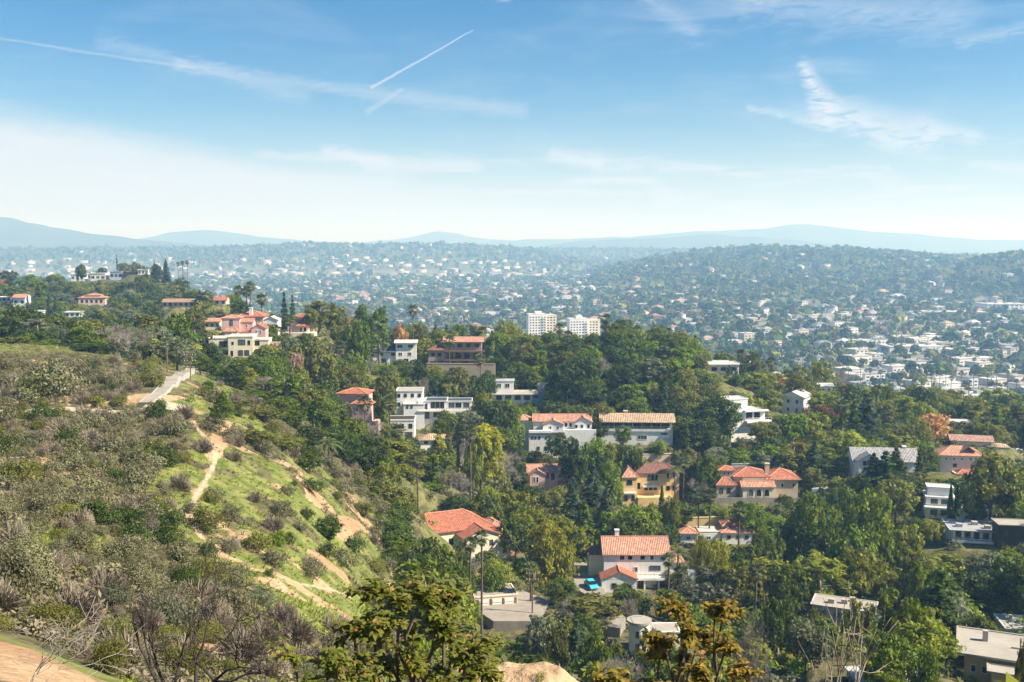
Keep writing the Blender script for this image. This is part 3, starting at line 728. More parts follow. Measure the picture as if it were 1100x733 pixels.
class House:
    def __init__(s, name, label, Y, px, py, yaw=0.0, short=None, cat='house', pad=None, prot=None, group=None, padz=0.0):
        s.loc = W(px, py, Y); s.px, s.py = px, py
        s.k = (Y * CP - (s.loc[2] - CAMZ) * SP) / F; s.Y = Y; s.c = math.cos(math.radians(yaw))
        s.o = tag(empty(name, s.loc, math.radians(yaw)), label, cat, group)
        if pad != 0: PADS.append((s.loc[0], Y + 3, s.loc[2] - 0.15 + padz, pad or 9))
        if prot: PROT.append((*prot, Y))
        if short: LAND.append(((prot[0] + prot[1]) / 2 if prot else px, (prot[2] + prot[3]) / 2 if prot else py, Y, short))
        s.win_n = 0
    def X(s, p): return (p - s.px) * s.k / s.c
    def Z(s, p): return (s.py - p) * s.k
    def D(s, p): return p * s.k
    def wall(s, x0, x1, d0, d1, pb, pt, mat, name='wall', parent=None):
        b = MB(); b.box(s.X(x0), s.X(x1), s.D(d0), s.D(d1), (-7.0 if pb is None else s.Z(pb)), s.Z(pt)); return b.build(name, mat, parent or s.o)
    def flat(s, x0, x1, d0, d1, pt, mat=FLATW, rim=None, h=1.6, ov=0.6):
        """flat roof with a low parapet standing round a sunk deck"""
        X0, X1, Y0, Y1, z = s.X(x0 - ov), s.X(x1 + ov), s.D(d0 - ov), s.D(d1 + ov), s.Z(pt) + 0.004; t = 0.22; hh = s.k * h
        b = MB(); b.box(X0 + t, X1 - t, Y0 + t, Y1 - t, z, z + hh * 0.45); r = b.build('roof', mat, s.o)
        b = MB()
        for q in ((X0, X1, Y0, Y0 + t), (X0, X1, Y1 - t, Y1), (X0, X0 + t, Y0 + t, Y1 - t), (X1 - t, X1, Y0 + t, Y1 - t)): b.box(*q, z, z + hh)
        b.build('parapet_rim', rim or wallm(WHITE), r); return r
    def gable(s, x0, x1, d0, d1, pe, rise, mat=RED, axis='x', ov=2.0, wall=None, cap=True):
        X0, X1, Y0, Y1, z = s.X(x0), s.X(x1), s.D(d0), s.D(d1), s.Z(pe); R = rise * s.k; o = ov * s.k; t = 0.18
        b = MB()
        def pt(u, v, w): return (u, v, w) if axis == 'x' else (v, u, w)
        U0, U1, V0, V1 = (X0, X1, Y0, Y1) if axis == 'x' else (Y0, Y1, X0, X1)
        m = (V0 + V1) / 2; sl = R / (m - V0); zo = z - sl * o
        for (va, vb, fl) in ((V0 - o, m, False), (V1 + o, m, True)):
            lo = [pt(U0 - o, va, zo), pt(U1 + o, va, zo), pt(U1 + o, vb, z + R), pt(U0 - o, vb, z + R)]
            if fl != (axis == 'y'): lo = [lo[1], lo[0], lo[3], lo[2]]
            up = [(x, y, w + t) for x, y, w in lo]
            b.slope(up); b.face(lo[::-1])
            for i in range(4):
                j = (i + 1) % 4
                if i != 2: b.face([lo[i], lo[j], up[j], up[i]])
        r = b.build('roof', mat, s.o)
        if wall:
            for u in (U0, U1):
                b = MB(); e = 0.14 if u == U0 else -0.14
                A, B, C = pt(u, V0, z - 0.05), pt(u, V1, z - 0.05), pt(u, m, z + R - 0.02); A2, B2, C2 = pt(u + e, V0, z - 0.05), pt(u + e, V1, z - 0.05), pt(u + e, m, z + R - 0.02)
                b.face([A, B, C]); b.face([C2, B2, A2]); b.face([A, A2, B2, B]); b.face([B, B2, C2, C]); b.face([C, C2, A2, A])
                b.build('gable_wall', wall, s.o)
        if cap:
            b = MB(); b.tube([pt(U0 - o, m, z + R + t), pt(U1 + o, m, z + R + t)], 0.14, 6); b.build('ridge_tile', CAP if mat is not DRED else mat, r)
        return r
    def hip(s, x0, x1, d0, d1, pe, rise, mat=RED, ov=2.0, cap=True):
        o = ov * s.k; X0, X1, Y0, Y1, z = s.X(x0) - o, s.X(x1) + o, s.D(d0) - o, s.D(d1) + o, s.Z(pe); R = rise * s.k; t = 0.16
        w, d = X1 - X0, Y1 - Y0
        if w >= d: a = d / 2; P, Q = (X0 + a, (Y0 + Y1) / 2, z + R), (X1 - a - 1e-3, (Y0 + Y1) / 2, z + R)
        else: a = w / 2; P, Q = ((X0 + X1) / 2, Y0 + a, z + R), ((X0 + X1) / 2, Y1 - a - 1e-3, z + R)
        A, B, C, D_ = (X0, Y0, z), (X1, Y0, z), (X1, Y1, z), (X0, Y1, z)
        b = MB()
        if w >= d: faces = ([A, B, Q, P], [C, D_, P, Q], [D_, A, P], [B, C, Q])
        else: faces = ([A, B, P], [C, D_, Q], [D_, A, P, Q], [B, C, Q, P])
        for f in faces: b.slope(f)
        for p, q in ((A, B), (B, C), (C, D_), (D_, A)): b.face([(p[0], p[1], z - t), (q[0], q[1], z - t), q, p])
        b.face([(X0, Y0, z - t), (X0, Y1, z - t), (X1, Y1, z - t), (X1, Y0, z - t)])
        r = b.build('roof', mat, s.o)
        if cap:
            b = MB()
            for p, q in (((A, P), (B, Q), (C, Q), (D_, P), (P, Q)) if w >= d else ((A, P), (B, P), (C, Q), (D_, Q), (P, Q))): b.tube([p, q], 0.13, 5)
            b.build('ridge_tile', CAP if mat is not DRED else mat, r)
        return r
    def win(s, x, y, w, h, d=0.0, fr=FRAMEW, arch=False, name='window', side=None, bars=True, glass=None):
        """window centred at (x, y) of the photo, standing in the wall plane at depth d; side: a wall facing -x or +x at column `side`"""
        a, hh = w * s.k / 2, h * s.k / 2; f = 0.09; o = s.o
        def place(pts):   # local (u, out, z) -> house
            cx, cz = s.X(x), s.Z(y)
            if side is None: return [(cx + u, s.D(d) - q, cz + v) for u, q, v in pts]
            sx, cd = s.X(side), s.D(d); sg = -1 if x <= side and w < 0 else 1
            return [(sx + q * s._sg, cd + u, cz + v) for u, q, v in pts]
        s._sg = 1 if (side is not None and side > s.px) else -1
        a = abs(a)
        if arch:
            n = 9; out = [(-a, -hh), (a, -hh)] + [(a * math.cos(PI * i / n), hh - a + a * math.sin(PI * i / n)) for i in range(n + 1)]
        else: out = [(-a, -hh), (a, -hh), (a, hh), (-a, hh)]
        inn = [(u * (1 - f / max(a, 0.2)), v * (1 - f / max(hh, 0.2))) for u, v in out]
        b = MB(); n = len(out)
        for i in range(n):
            j = (i + 1) % n
            for q in ([(out[i], 0.07), (out[j], 0.07), (inn[j], 0.07), (inn[i], 0.07)], [(out[i], -0.05), (out[j], -0.05), (out[j], 0.07), (out[i], 0.07)], [(inn[i], 0.07), (inn[j], 0.07), (inn[j], 0.02), (inn[i], 0.02)]):
                b.face(place([(p[0], e, p[1]) for p, e in q]))
        if bars and not arch and a > 0.5:
            for u in ([0] if a < 1.3 else [-a / 3, a / 3]):
                b.face(place([(u - 0.035, 0.055, -hh), (u + 0.035, 0.055, -hh), (u + 0.035, 0.055, hh), (u - 0.035, 0.055, hh)]))
        w_ = b.build(name, fr, o)
        b = MB(); b.face(place([(u, 0.02, v) for u, v in inn])); b.build('pane', glass or GLASS, w_)
        return w_
    def wins(s, xs, y, w, h, d=0.0, **k):
        for x in xs: s.win(x, y, w, h, d, **k)
    def slab(s, x0, x1, d0, d1, pb, pt, mat, name):
        return s.wall(x0, x1, d0, d1, pb, pt, mat, name)
    def chimney(s, x, d, pb, pt, mat, w=4, roof=None):
        b = MB(); X, Y = s.X(x), s.D(d); a = w * s.k / 2; lift = d * (CAMZ - s.loc[2]) / s.Y; pt += lift; pb += lift + 3; b.box(X - a, X + a, Y - a, Y + a, s.Z(pb), s.Z(pt)); b.box(X - a * 1.2, X + a * 1.2, Y - a * 1.2, Y + a * 1.2, s.Z(pt) + 0.003, s.Z(pt) + 0.18)
        b.build('chimney', mat, roof or s.o)
    def rail(s, x0, x1, d, pb, pt, mat=RAIL, name='railing'):
        b = MB(); X0, X1, y, z0, z1 = s.X(x0), s.X(x1), s.D(d), s.Z(pb), s.Z(pt)
        b.box(X0, X1, y - 0.04, y + 0.04, z1 - 0.07, z1); n = max(3, int((X1 - X0) / 0.9))
        for i in range(n + 1):
            x = X0 + (X1 - X0) * i / n; b.box(x - 0.03, x + 0.03, y - 0.03, y + 0.03, z0, z1 - 0.072)
        b.box(X0, X1, y - 0.03, y + 0.03, z0 + 0.15, z0 + 0.2); return b.build(name, mat, s.o)
    def door(s, x, pb, w, h, d=0.0, mat=WOOD):
        b = MB(); b.box(s.X(x - w / 2), s.X(x + w / 2), s.D(d) - 0.09, s.D(d) + 0.05, s.Z(pb), s.Z(pb - h)); o = b.build('door', mat, s.o)
        b = MB(); hx = s.X(x + w * 0.32); b.box(hx - 0.05, hx + 0.05, s.D(d) - 0.17, s.D(d) - 0.093, s.Z(pb - h * 0.48), s.Z(pb - h * 0.54)); b.build('handle', RAIL, o); return o
WW, WC, WP, WY, WT, WG = wallm(WHITE), wallm(CREAM), wallm(PINK), wallm(YELL), wallm(TAN), wallm(GREY)

def houses():
    # --- the big white villa with the striped tile roof, low in the canyon
    h = House('villa', 'large white villa with long red barrel tile roof and cyan car beside it', 200, 684, 633, 0, 'white long-roofed villa', prot=(646, 738, 574, 634), pad=10)
    h.wall(649, 719, 5, 47, None, 596, WW); r = h.gable(649, 719, 5, 47, 596, 12.5, SALM, wall=WW, ov=2); h.chimney(666, 38, 590, 566, WW, 4.5, r)
    h.wall(634, 648.6, 22, 46, None, 601, WC); h.hip(634, 648.6, 22, 46, 601, 4, DRED)
    h.wall(645, 682, -16, 4.9, None, 617, WW); h.gable(645, 682, -16, 4.9, 617, 8, RED, axis='y', wall=WW, ov=1.5)
    h.wall(719.4, 737, 9, 38, None, 606, WW); h.hip(719.4, 735, 9, 36, 606, 6, SALM)
    h.slab(683, 742, -5, 4.8, 622, 620, WW, 'balcony'); h.rail(683, 741, -4.6, 620, 615.5)
    for x in (692, 707, 722, 738): h.slab(x - .8, x + .8, -4, -2.4, None, 622.1, WW, 'column')
    h.wall(738, 746, -5, 4, None, 612, WW, 'garden_wall')
    h.wins((668.5, 677, 690.5), 599.5, 4.5, 5, 5, fr=FRAMED); h.wins((700.5, 713), 599.5, 4.5, 6, 5)
    h.win(704, 611.5, 12, 5.5, 5, fr=FRAMED); h.win(683.5, 613, 4.5, 6, 5); h.wins((658, 670), 624, 5, 6, -16, fr=FRAMED); h.win(690, 629, 9, 8, 5, fr=FRAMED); h.win(712, 629, 12, 8, 5, fr=FRAMED)
    # --- round tower house behind the rusty tree
    h = House('tower_house', 'white house with round two storey tower and arched windows below rusty tree', 150, 688, 706, 0, 'round white tower house', prot=(674, 704, 668, 708), pad=8)
    b = MB(); rr = 11 * h.k; b.prism([(rr * math.cos(2 * PI * i / 28), rr + 0.4 + rr * math.sin(2 * PI * i / 28)) for i in range(28)], -6, h.Z(672)); b.build('tower', WW, h.o)
    b = MB(); rr2 = rr + 0.35; b.prism([(rr2 * math.cos(2 * PI * i / 28), rr + 0.4 + rr2 * math.sin(2 * PI * i / 28)) for i in range(28)], h.Z(672) + .004, h.Z(669.5)); b.build('roof', FLATT, h.o)
    h.wall(698, 732, 10, 36, None, 683, WW); h.flat(698, 732, 10, 36, 683, FLATT)
    h.wins((684.5, 692), 682, 4.2, 8, 1.2, fr=FRAMED); h.wins((684.5, 692), 696, 4.2, 9, 1.2, fr=FRAMED, arch=True); h.wins((708, 722), 691, 5, 7, 10, fr=FRAMED)
    # --- the red hipped villa with the ochre balconies
    h = House('villa', 'cream villa with broad red hipped roof and ochre balconies above the garages', 205, 500, 604, 24, 'broad red-roofed villa', prot=(446, 546, 546, 596), pad=10)
    h.wall(447, 532, 8, 58, None, 570, WC); r = h.hip(447, 532, 8, 58, 570, 15, RED, 2.5); h.chimney(512, 44, 566, 545, WP, 4.5, r)
    h.wall(497, 531, -12, 7.8, None, 574, WC); h.gable(494, 533, -12, 9, 574, 8, RED, axis='y', wall=WC)
    h.wall(532.4, 546, -6, 12, None, 585, WC); h.slab(532, 548, -8, 14, 584.8, 583, WC, 'balcony'); h.rail(532, 548, -7.5, 583, 578, WC)
    h.wall(533, 545, 12.3, 40, None, 572, WY); h.hip(533, 545, 12.3, 40, 572, 4, SALM); h.win(540, 578, 6, 7, 12.3, fr=FRAMED)
    h.wins((505, 514, 523), 582, 4, 6, -12, fr=FRAMED); h.wins((508, 520), 596, 4, 7, -12, fr=FRAMED); h.wins((460, 475, 488), 582, 5, 7, 8, fr=FRAMED); h.win(540, 594, 5, 7, -6, fr=FRAMED)
    for i in range(6): h.slab(546.3, 553, -8 + 4 * i - 0.02 * i, -4 + 4 * i, None, 606 - 3 * i, SALM, 'step')
    # --- row of three garages under the hedge
    h = House('garage_row', 'row of three pale garage doors under a clipped hedge beside the driveway', 178, 528, 655, 12, 'three-door garage', 'garage', prot=(508, 556, 640, 660), pad=7)
    h.wall(510, 556, 0, 34, None, 641, WC); h.flat(510, 556, 0, 34, 641, LIGHTCONC, WC)
    for x in (520.5, 534, 547): 
        o = h.slab(x - 5, x + 5, -0.5, 0.3, 655, 644, FRAMEW, 'garage_door')
        for z in (647, 649.5, 652): h.wall(x - 4.8, x + 4.8, -0.75, -0.52, z + .35, z, CONC, 'panel_seam', o)
    for x in (513.6, 527.3, 540.6, 554): h.wall(x - 0.9, x + 0.9, -0.9, 0.3, 655, 643, WOOD, 'post')
    # --- middle row
    h = House('house', 'yellow house with dark red tile roof, square corner tower and white balcony', 262, 698, 543, 4, 'yellow house', prot=(668, 732, 500, 544), pad=9)
    h.wall(684, 731, 6, 32, None, 509, WY); r = h.hip(684, 731, 6, 32, 509, 8, DRED, 1.5); h.chimney(702, 24, 506, 499, WW, 3.5, r)
    h.wall(668, 683.8, -2, 22, None, 511.5, WY); h.hip(668, 683.8, -2, 22, 511.5, 9.5, SALM, 1.2)
    h.slab(691, 710, 2, 5.8, 524, 522.5, WW, 'balcony'); h.rail(691, 710, 2.4, 522.5, 518.5, WW)
    h.slab(669, 682, -5, -2.2, 529, 527.5, WW, 'balcony'); h.rail(669, 682, -4.6, 527.5, 523.5, WW)
    h.wins((698, 702, 706), 514, 3.2, 6.5, 6, fr=FRAMED, arch=True); h.wins((695, 700, 705), 525.5, 4, 5, 6, fr=FRAMED); h.wins((718.5, 725.5), 512.5, 3.6, 5.5, 6); h.wins((719, 726), 526, 4, 5, 6, fr=FRAMED)
    h.win(675.5, 517, 6, 6, -2, fr=FRAMED, arch=True); h.wins((671.5, 679.5), 534, 3.5, 6, -2, fr=FRAMED); h.win(687, 523, 3.5, 7, 6, fr=FRAMED); h.door(690, 541, 4, 8, 6)
    h.wall(684, 722, -6, 5.6, None, 533, WY, 'terrace')
    h = House('house', 'small rose pink house with red tile roof and little white chimney', 262, 590, 533, 3, 'small pink house', prot=(567, 612, 498, 526), pad=8)
    h.wall(567, 607, 4, 26, None, 508, WP); r = h.gable(567, 607, 4, 26, 508, 6, SALM, wall=WP, ov=1.2); h.chimney(604, 14, 506, 497, WW, 3, r)
    h.wall(569, 585, -3, 3.9, None, 509, WP); h.gable(568, 586, -3, 6, 509, 5, SALM, axis='y', wall=WP, ov=1)
    h.wall(600, 614, -5, 3.8, None, 518, WP); h.hip(600, 614, -5, 3.8, 518, 3.5, RED, 1)
    h.wins((573.5, 577), 514.5, 2.8, 7, -3); h.win(588.5, 512, 3, 6, 4, fr=FRAMED); h.win(594, 512, 4, 9, 4, fr=FRAMED, arch=True); h.win(601.5, 512, 4, 5, 4); h.wins((603, 606.3, 609.6), 523, 2.4, 5, -5); h.win(582, 525, 4, 6, -3)
    h = House('house', 'rambling red-roofed villa with three arched loggia openings', 250, 818, 538, 0, 'arched red-roofed villa', prot=(768, 862, 497, 538), pad=13)
    h.wall(798, 858, 4, 40, None, 514, WT); r = h.hip(790, 826, 6, 38, 513, 7, RED); h.wall(790, 825, 7, 37, None, 513, WT, 'wall'); h.hip(824, 860, 3, 40, 515.5, 8.5, RED, 1.5); h.chimney(828, 20, 508, 497, WT, 4.5, r)
    h.wall(796, 829, -8, 3.8, None, 521, WC); h.gable(795, 830, -8, 6, 521, 4, SALM, ov=1.2, wall=WC)
    h.wins((804.5, 813, 821.5), 527.5, 6, 8, -8, arch=True, fr=WC)
    h.wall(774, 790, 10, 26, None, 507, WT); h.hip(774, 790, 10, 26, 507, 3.5, RED, 1.4); h.wins((780, 784), 510.5, 2.4, 3.4, 10)
    h.wall(769, 789, -4, 9.8, None, 520, WT); h.hip(769, 789, -4, 9.8, 520, 6.5, RED, 1.2); h.wins((774, 782), 526, 4, 6, -4, fr=FRAMED)
    h.wins((833, 841, 853), 522, 3, 5, 4); h.wall(766, 862, -11, -10.2, None, 532, LIGHTCONC, 'terrace_wall')
    # --- upper row
    h = House('house', 'white three storey gabled house with orange tile roof on the dark slope', 285, 597, 490, 0, 'white gabled house', prot=(556, 640, 446, 486), pad=11)
    h.wall(573, 636, 4, 26, None, 453, WW); r = h.gable(573, 634, 4, 26, 453, 5.5, SALM, wall=WW, ov=1.2)
    h.gable(583, 605, -4, 10, 455, 4.5, SALM, axis='y', wall=WW, ov=1); h.wall(583, 605, -4, 3.9, None, 455, WW)
    h.gable(617, 636, 1, 12, 453.5, 5, SALM, axis='y', wall=WW, ov=1); h.wall(617.4, 635.6, 1, 3.9, None, 453.5, WW)
    h.wall(568, 592, -9, -4.1, None, 461, WW, 'wall'); h.slab(567, 606, -10, -4.05, 465, 463.2, RAIL, 'balcony') ; h.wall(605.4, 640, -3, 0.8, None, 461, WW, 'terrace')
    h.wall(555, 571, 12, 28, None, 453, WW); h.hip(555, 571, 12, 28, 453, 5, SALM, 1)
    h.wins((591, 599), 458.5, 2.6, 3.5, -4); h.wins((608, 613), 457, 2.6, 4, 4, fr=FRAMED); h.wins((619, 625, 632), 458, 2.6, 3.6, 1, fr=FRAMED); h.wins((571.5, 575, 579, 586.5), 468.5, 2.4, 3, -9, fr=FRAMED); h.wins((578, 586), 480, 3, 4, -9, fr=FRAMED)
    h.chimney(635.5, 14, 456, 446, WW, 2.5, r)
    h = House('house', 'long low house with tan roof, glazed gallery and white balcony band', 285, 684, 474, -3, 'long tan-roofed house', prot=(645, 726, 442, 474), pad=12, padz=-1)
    h.wall(647, 722, 6, 34, None, 453.5, WT); r = h.gable(645, 724, 0, 34, 453.5, 6.5, TANR, wall=WT, ov=1.2, cap=False); h.chimney(673, 20, 450, 441, WT, 4.5, r)
    h.slab(646, 723, 0, 5.8, 463.5, 461, WW, 'balcony'); h.rail(646, 723, 0.3, 461, 458, WW)
    h.wall(646.5, 722.5, 1, 5.7, None, 463.7, WW, 'wall'); h.wins((655, 665, 675, 685, 695, 705, 715), 457.5, 8.5, 6.2, 6, fr=FRAMED); h.win(713, 466, 7, 1.6, 1, fr=FRAMED, bars=False); h.win(690, 470, 10, 5, 1, fr=WW)
    h = House('house', 'white cubic hillside house with square rooftop storey and corner balcony', 290, 806, 474, 14, 'white cubic house', prot=(783, 829, 427, 474), pad=9)
    h.wall(786, 824, 4, 34, None, 443, WW); h.flat(786, 824, 4, 34, 443, FLATW, h=1)
    h.wall(783, 810, 16, 36, 443.2, 431, WW); h.flat(783, 810, 16, 36, 431, FLATW, h=1)
    h.slab(801, 829, -2, 3.8, 454, 452, WW, 'balcony'); h.rail(801, 829, -1.6, 452, 448.5, WW); h.slab(799, 826, -1, 3.7, 442.2, 440.6, WW, 'canopy')
    h.wins((806, 815), 447, 7, 7, 4, fr=FRAMED); h.wins((815, ), 462, 6, 7, 4, fr=FRAMED); h.win(791, 448, 3, 4, 4); h.win(800, 437, 5, 5, 16)
    # --- right side
    h = House('house', 'pale house half hidden behind dark cedars, gabled porch on one end', 252, 950, 520, -6, 'cedar-screened pale house', prot=(921, 946, 485, 512), pad=11)
    h.wall(920, 984, 6, 36, None, 496, WW); h.gable(918, 986, 4, 38, 496, 11, tile((0.30, 0.30, 0.30), 'slate'), wall=WW, ov=1.5, cap=False); h.wall(922, 943, -4, 5.9, None, 494, WW); h.gable(921, 944, -4, 8, 494, 7, tile((0.30, 0.30, 0.30), 'slate'), axis='y', wall=WW, cap=False)
    h.wins((928, 936), 497, 3.5, 4.5, -4, fr=FRAMED); h.wins((952, 962, 972), 502, 4.5, 6, 6, fr=FRAMED); h.wins((930, 952, 966), 513, 6, 6, -4 if False else 6, fr=FRAMED); h.chimney(975, 22, 490, 478, WW, 4)
    h = House('villa', 'blush villa with salmon hipped roof beside the orange autumn tree', 262, 1034, 508, -8, 'blush hip-roofed villa', prot=(1010, 1058, 478, 516), pad=10)
    h.wall(1012, 1056, 4, 34, None, 490, wallm((0.76, 0.62, 0.52))); r = h.hip(1012, 1056, 4, 34, 490, 8, SALM); h.gable(1036, 1046, 8, 20, 485, 4, SALM, axis='y', cap=False); h.wall(1024, 1050, -8, 3.9, None, 507, WC); h.hip(1026, 1052, -10, 3.9, 507.5, 4, RED, 1)
    h.wins((1018, 1026, 1034, 1043), 494, 2.4, 3, 4); h.wins((1027, 1045), 501, 4, 4, 4, fr=FRAMED); h.wins((1030, 1040), 513, 4, 5, -8)
    h = House('house', 'low house with weathered pink-brown roof above the blush villa', 285, 1050, 480, -14, 'low pink-brown roof', prot=(1026, 1076, 467, 478), pad=9)
    h.wall(1026, 1064, 4, 24, None, 475, WC); h.gable(1024, 1066, 2, 26, 475, 4.5, tile((0.38, 0.22, 0.17)), wall=WC, ov=1, cap=False); h.wall(1060, 1080, -3, 16, None, 479, WC); h.hip(1060, 1080, -3, 16, 479, 3, TANR, 1, cap=False); h.wins((1034, 1046, 1070), 480, 4, 3.5, 4)
    h = House('house', 'plain white box house with blue shaded deck behind twin cypresses', 225, 1008, 558, -16, 'white box house', prot=(992, 1024, 526, 556), pad=8)
    h.wall(996, 1024, 6, 34, None, 536, WW); h.flat(996, 1024, 6, 34, 536, FLATW, h=1); h.wall(998, 1023, 14, 32, 536.2, 527, WW); h.flat(998, 1023, 14, 32, 527, FLATW, h=1); h.slab(994, 1022, -2, 5.8, 547, 545, WW, 'balcony'); h.rail(994, 1022, -1.6, 545, 541, WW)
    h.wins((1004, 1014), 540.5, 7, 6, 6, fr=FRAMED); h.wins((1004, 1014), 552, 7, 6, 6, fr=FRAMED)
    h = House('house', 'white two storey modern house with grey roof and ribbon balconies', 196, 1046, 592, -12, 'ribbon-balconied house', prot=(1024, 1074, 560, 592), pad=9)
    h.wall(1026, 1072, 4, 44, None, 571, WW); h.flat(1022, 1074, 0, 46, 571, FLATG, FLATW, h=1); h.slab(1024, 1073, -1, 3.8, 583.5, 581, WW, 'balcony'); h.rail(1024, 1073, -0.6, 581, 577.5)
    h.wins((1031, 1040, 1049, 1058, 1067), 576, 6, 7.5, 4, fr=FRAMED); h.wins((1034, 1046, 1058, 1067), 588, 6, 7, 4, fr=FRAMED)
    for x, d in ((1034, 14), (1052, 26), (1062, 12)): h.slab(x - 3, x + 3, d, d + 6, 570.6, 567, CONC, 'roof_unit')
    h = House('house', 'dark brown timber house with pale flat roof under the tall spreading pine', 190, 1094, 594, -8, 'dark timber house', prot=(1078, 1100, 560, 580), pad=8)
    h.wall(1077, 1112, 10, 34, None, 567, paint((0.045, 0.035, 0.03), .8, .3, 1, .2, 'dark_boards')); h.flat(1076, 1113, 9, 35, 567, FLATT, FLATT, h=1); h.wins((1084, 1095, 1105), 576, 6, 5, 10, fr=FRAMED)
    h = House('house', 'low grey flat-roofed house sunk among canyon trees with rooftop equipment', 165, 904, 670, -24, 'sunken flat roof', prot=(874, 936, 636, 664), pad=8)
    h.wall(876, 934, -4, 30, None, 652, WG); h.flat(875, 935, -5, 31, 652, FLATT, FLATW, h=1); h.wall(916, 938, -14, -4.2, None, 655, WG); h.flat(915, 939, -15, -4.3, 655, FLATG, FLATW, h=1)
    for x, d in ((893, 6), (905, 10), (918, 2), (912, 20)): h.slab(x - 3, x + 3, d, d + 5, 651.2, 647, CONC, 'roof_unit')
    h.wins((886, 900, 925), 660, 7, 6, -4, fr=FRAMED)
    h = House('house', 'tan stucco house with broad pale flat roof and small roof vent', 112, 1075, 735, -24, 'tan flat-roofed house', prot=(1034, 1100, 680, 733), pad=8)
    h.wall(1042, 1130, 0, 70, None, 706, wallm((0.56, 0.42, 0.24))); h.flat(1034, 1136, -8, 76, 706, FLATT, FLATT, h=2.2); h.wall(1066, 1130, -28, -0.3, None, 712, wallm((0.56, 0.42, 0.24))); h.flat(1062, 1134, -32, -8.5, 712, FLATT, FLATT, h=2)
    h.slab(1058, 1063, 40, 46, 705.5, 693, CONC, 'roof_vent'); h.slab(1084, 1128, 30, 31.5, 705.2, 703, CONC, 'roof_seam'); h.wins((1050, 1060), 722, 6, 9, 0); h.win(1084, 726, 10, 10, -28)
    h = House('house', 'grey house corner with flat pale roof behind the tan one', 138, 1096, 694, -10, 'grey corner house', prot=(1083, 1100, 664, 690), pad=7)
    h.wall(1082, 1120, 0, 40, None, 676, WG); h.flat(1080, 1122, -2, 42, 676, FLATT, FLATW, h=1.4); h.wins((1090, 1100), 683, 6, 7, 0)
    h = House('house', 'flat white roof edge showing below the canyon bamboo', 96, 962, 746, 4, 'lowest white roof', prot=(926, 998, 727, 733), pad=7)
    h.wall(926, 998, 0, 44, None, 734, WG); h.flat(923, 1001, -3, 46, 734, FLATW, FLATW, h=1.4); h.slab(970, 976, 10, 16, 733.5, 729, CONC, 'roof_vent')
    h = House('house', 'low white courtyard house with two patches of red tile roof', 228, 772, 584, 0, 'courtyard house', prot=(732, 808, 561, 580), pad=9)
    h.wall(732, 775, 4, 26, None, 574, WW); h.flat(752, 774, 5, 25, 573, FLATW, WC, h=1); h.hip(731, 751, 3, 26, 573.8, 4, SALM, 1); h.wall(776, 808, 0, 26, None, 572, WW); h.hip(775, 809, 0, 28, 572, 5, SALM, 1.4); h.wall(778, 800, 12, 28, 572, 567, WC); h.hip(778, 801, 10, 30, 567.5, 4.5, RED, 1); h.wins((783, 793, 802), 577, 4, 4, 0, fr=FRAMED); h.wins((740, 762), 579, 5, 4, 4)
    # --- left and middle of the slope
    h = House('house', 'two storey cream house with flat roof above a stone retaining wall', 290, 256, 384, 6, 'cream flat-roofed house', prot=(224, 290, 359, 384), pad=10)
    h.wall(225, 246, 4, 30, None, 364, WC); h.flat(225, 246, 4, 30, 364, FLATW, WC, h=1); h.wall(246.3, 272, -3, 30, None, 362, wallm((0.72, 0.66, 0.48))); h.flat(246.3, 272, -3, 30, 362, FLATW, WC, h=1); h.wall(272.3, 288, 1, 28, None, 366, WC); h.flat(272.3, 288, 1, 28, 366, FLATW, WC, h=1)
    h.win(240, 370, 8, 6.5, 4, fr=FRAMED); h.win(251, 368.5, 2.2, 3.4, -3, fr=FRAMED); h.win(260.5, 367.5, 7.5, 6, -3, fr=FRAMED); h.win(268, 368, 2.6, 5, -3, fr=FRAMED); h.win(276, 368, 5, 7, 1, fr=FRAMED)
    h.wins((259, 265.5), 379, 5, 6, -3, fr=FRAMED); h.win(250, 379.5, 2.6, 6, -3, fr=FRAMED); h.win(242, 379.5, 6, 6, 4, fr=FRAMED); h.wins((276, 283), 378.5, 4, 6, 1, fr=FRAMED); h.slab(226, 250, -8, -3.2, 386, 384, WP, 'terrace'); h.rail(226, 250, -7.6, 384, 380.5)
    h.wall(289, 300, 6, 7, None, 368, wallm(PINK), 'garden_wall')
    h = House('church_house', 'pink mission style house with dark arched window and rounded gable', 302, 256, 360, 4, 'pink arched house', prot=(237, 284, 340, 358), pad=0)
    h.wall(238, 257, 4, 24, None, 342, WP); h.hip(237.6, 257.4, 4, 24, 342, 2.8, SALM, .8); h.win(248, 347, 3.6, 7, 4, arch=True, fr=FRAMED); h.wall(257.3, 270, 8, 26, None, 347, WP); h.gable(257, 270, 8, 26, 347, 3, SALM, ov=.7, wall=WP)
    h.wall(242, 255, -2, 3.8, None, 356, WC); h.hip(241.6, 255.4, -2, 3.8, 356, 4, SALM, .8); h.wall(270, 285, -2, 18, None, 353, WP); h.gable(270, 285, -2, 18, 353, 4, RED, axis='y', ov=.8, wall=WP); h.wins((276, 280), 356.5, 2, 3.5, -2); h.win(263.5, 351, 2.5, 3.5, 8); h.wall(258, 269, -2, 7.8, None, 357, WP); h.hip(258, 269, -2, 7.8, 357, 2.6, RED, .6)
    h = House('house', 'red hipped roof with white chimney standing behind the pink arched house', 322, 270, 350, 0, 'chimneyed red roof', prot=(252, 284, 331, 340), pad=0)
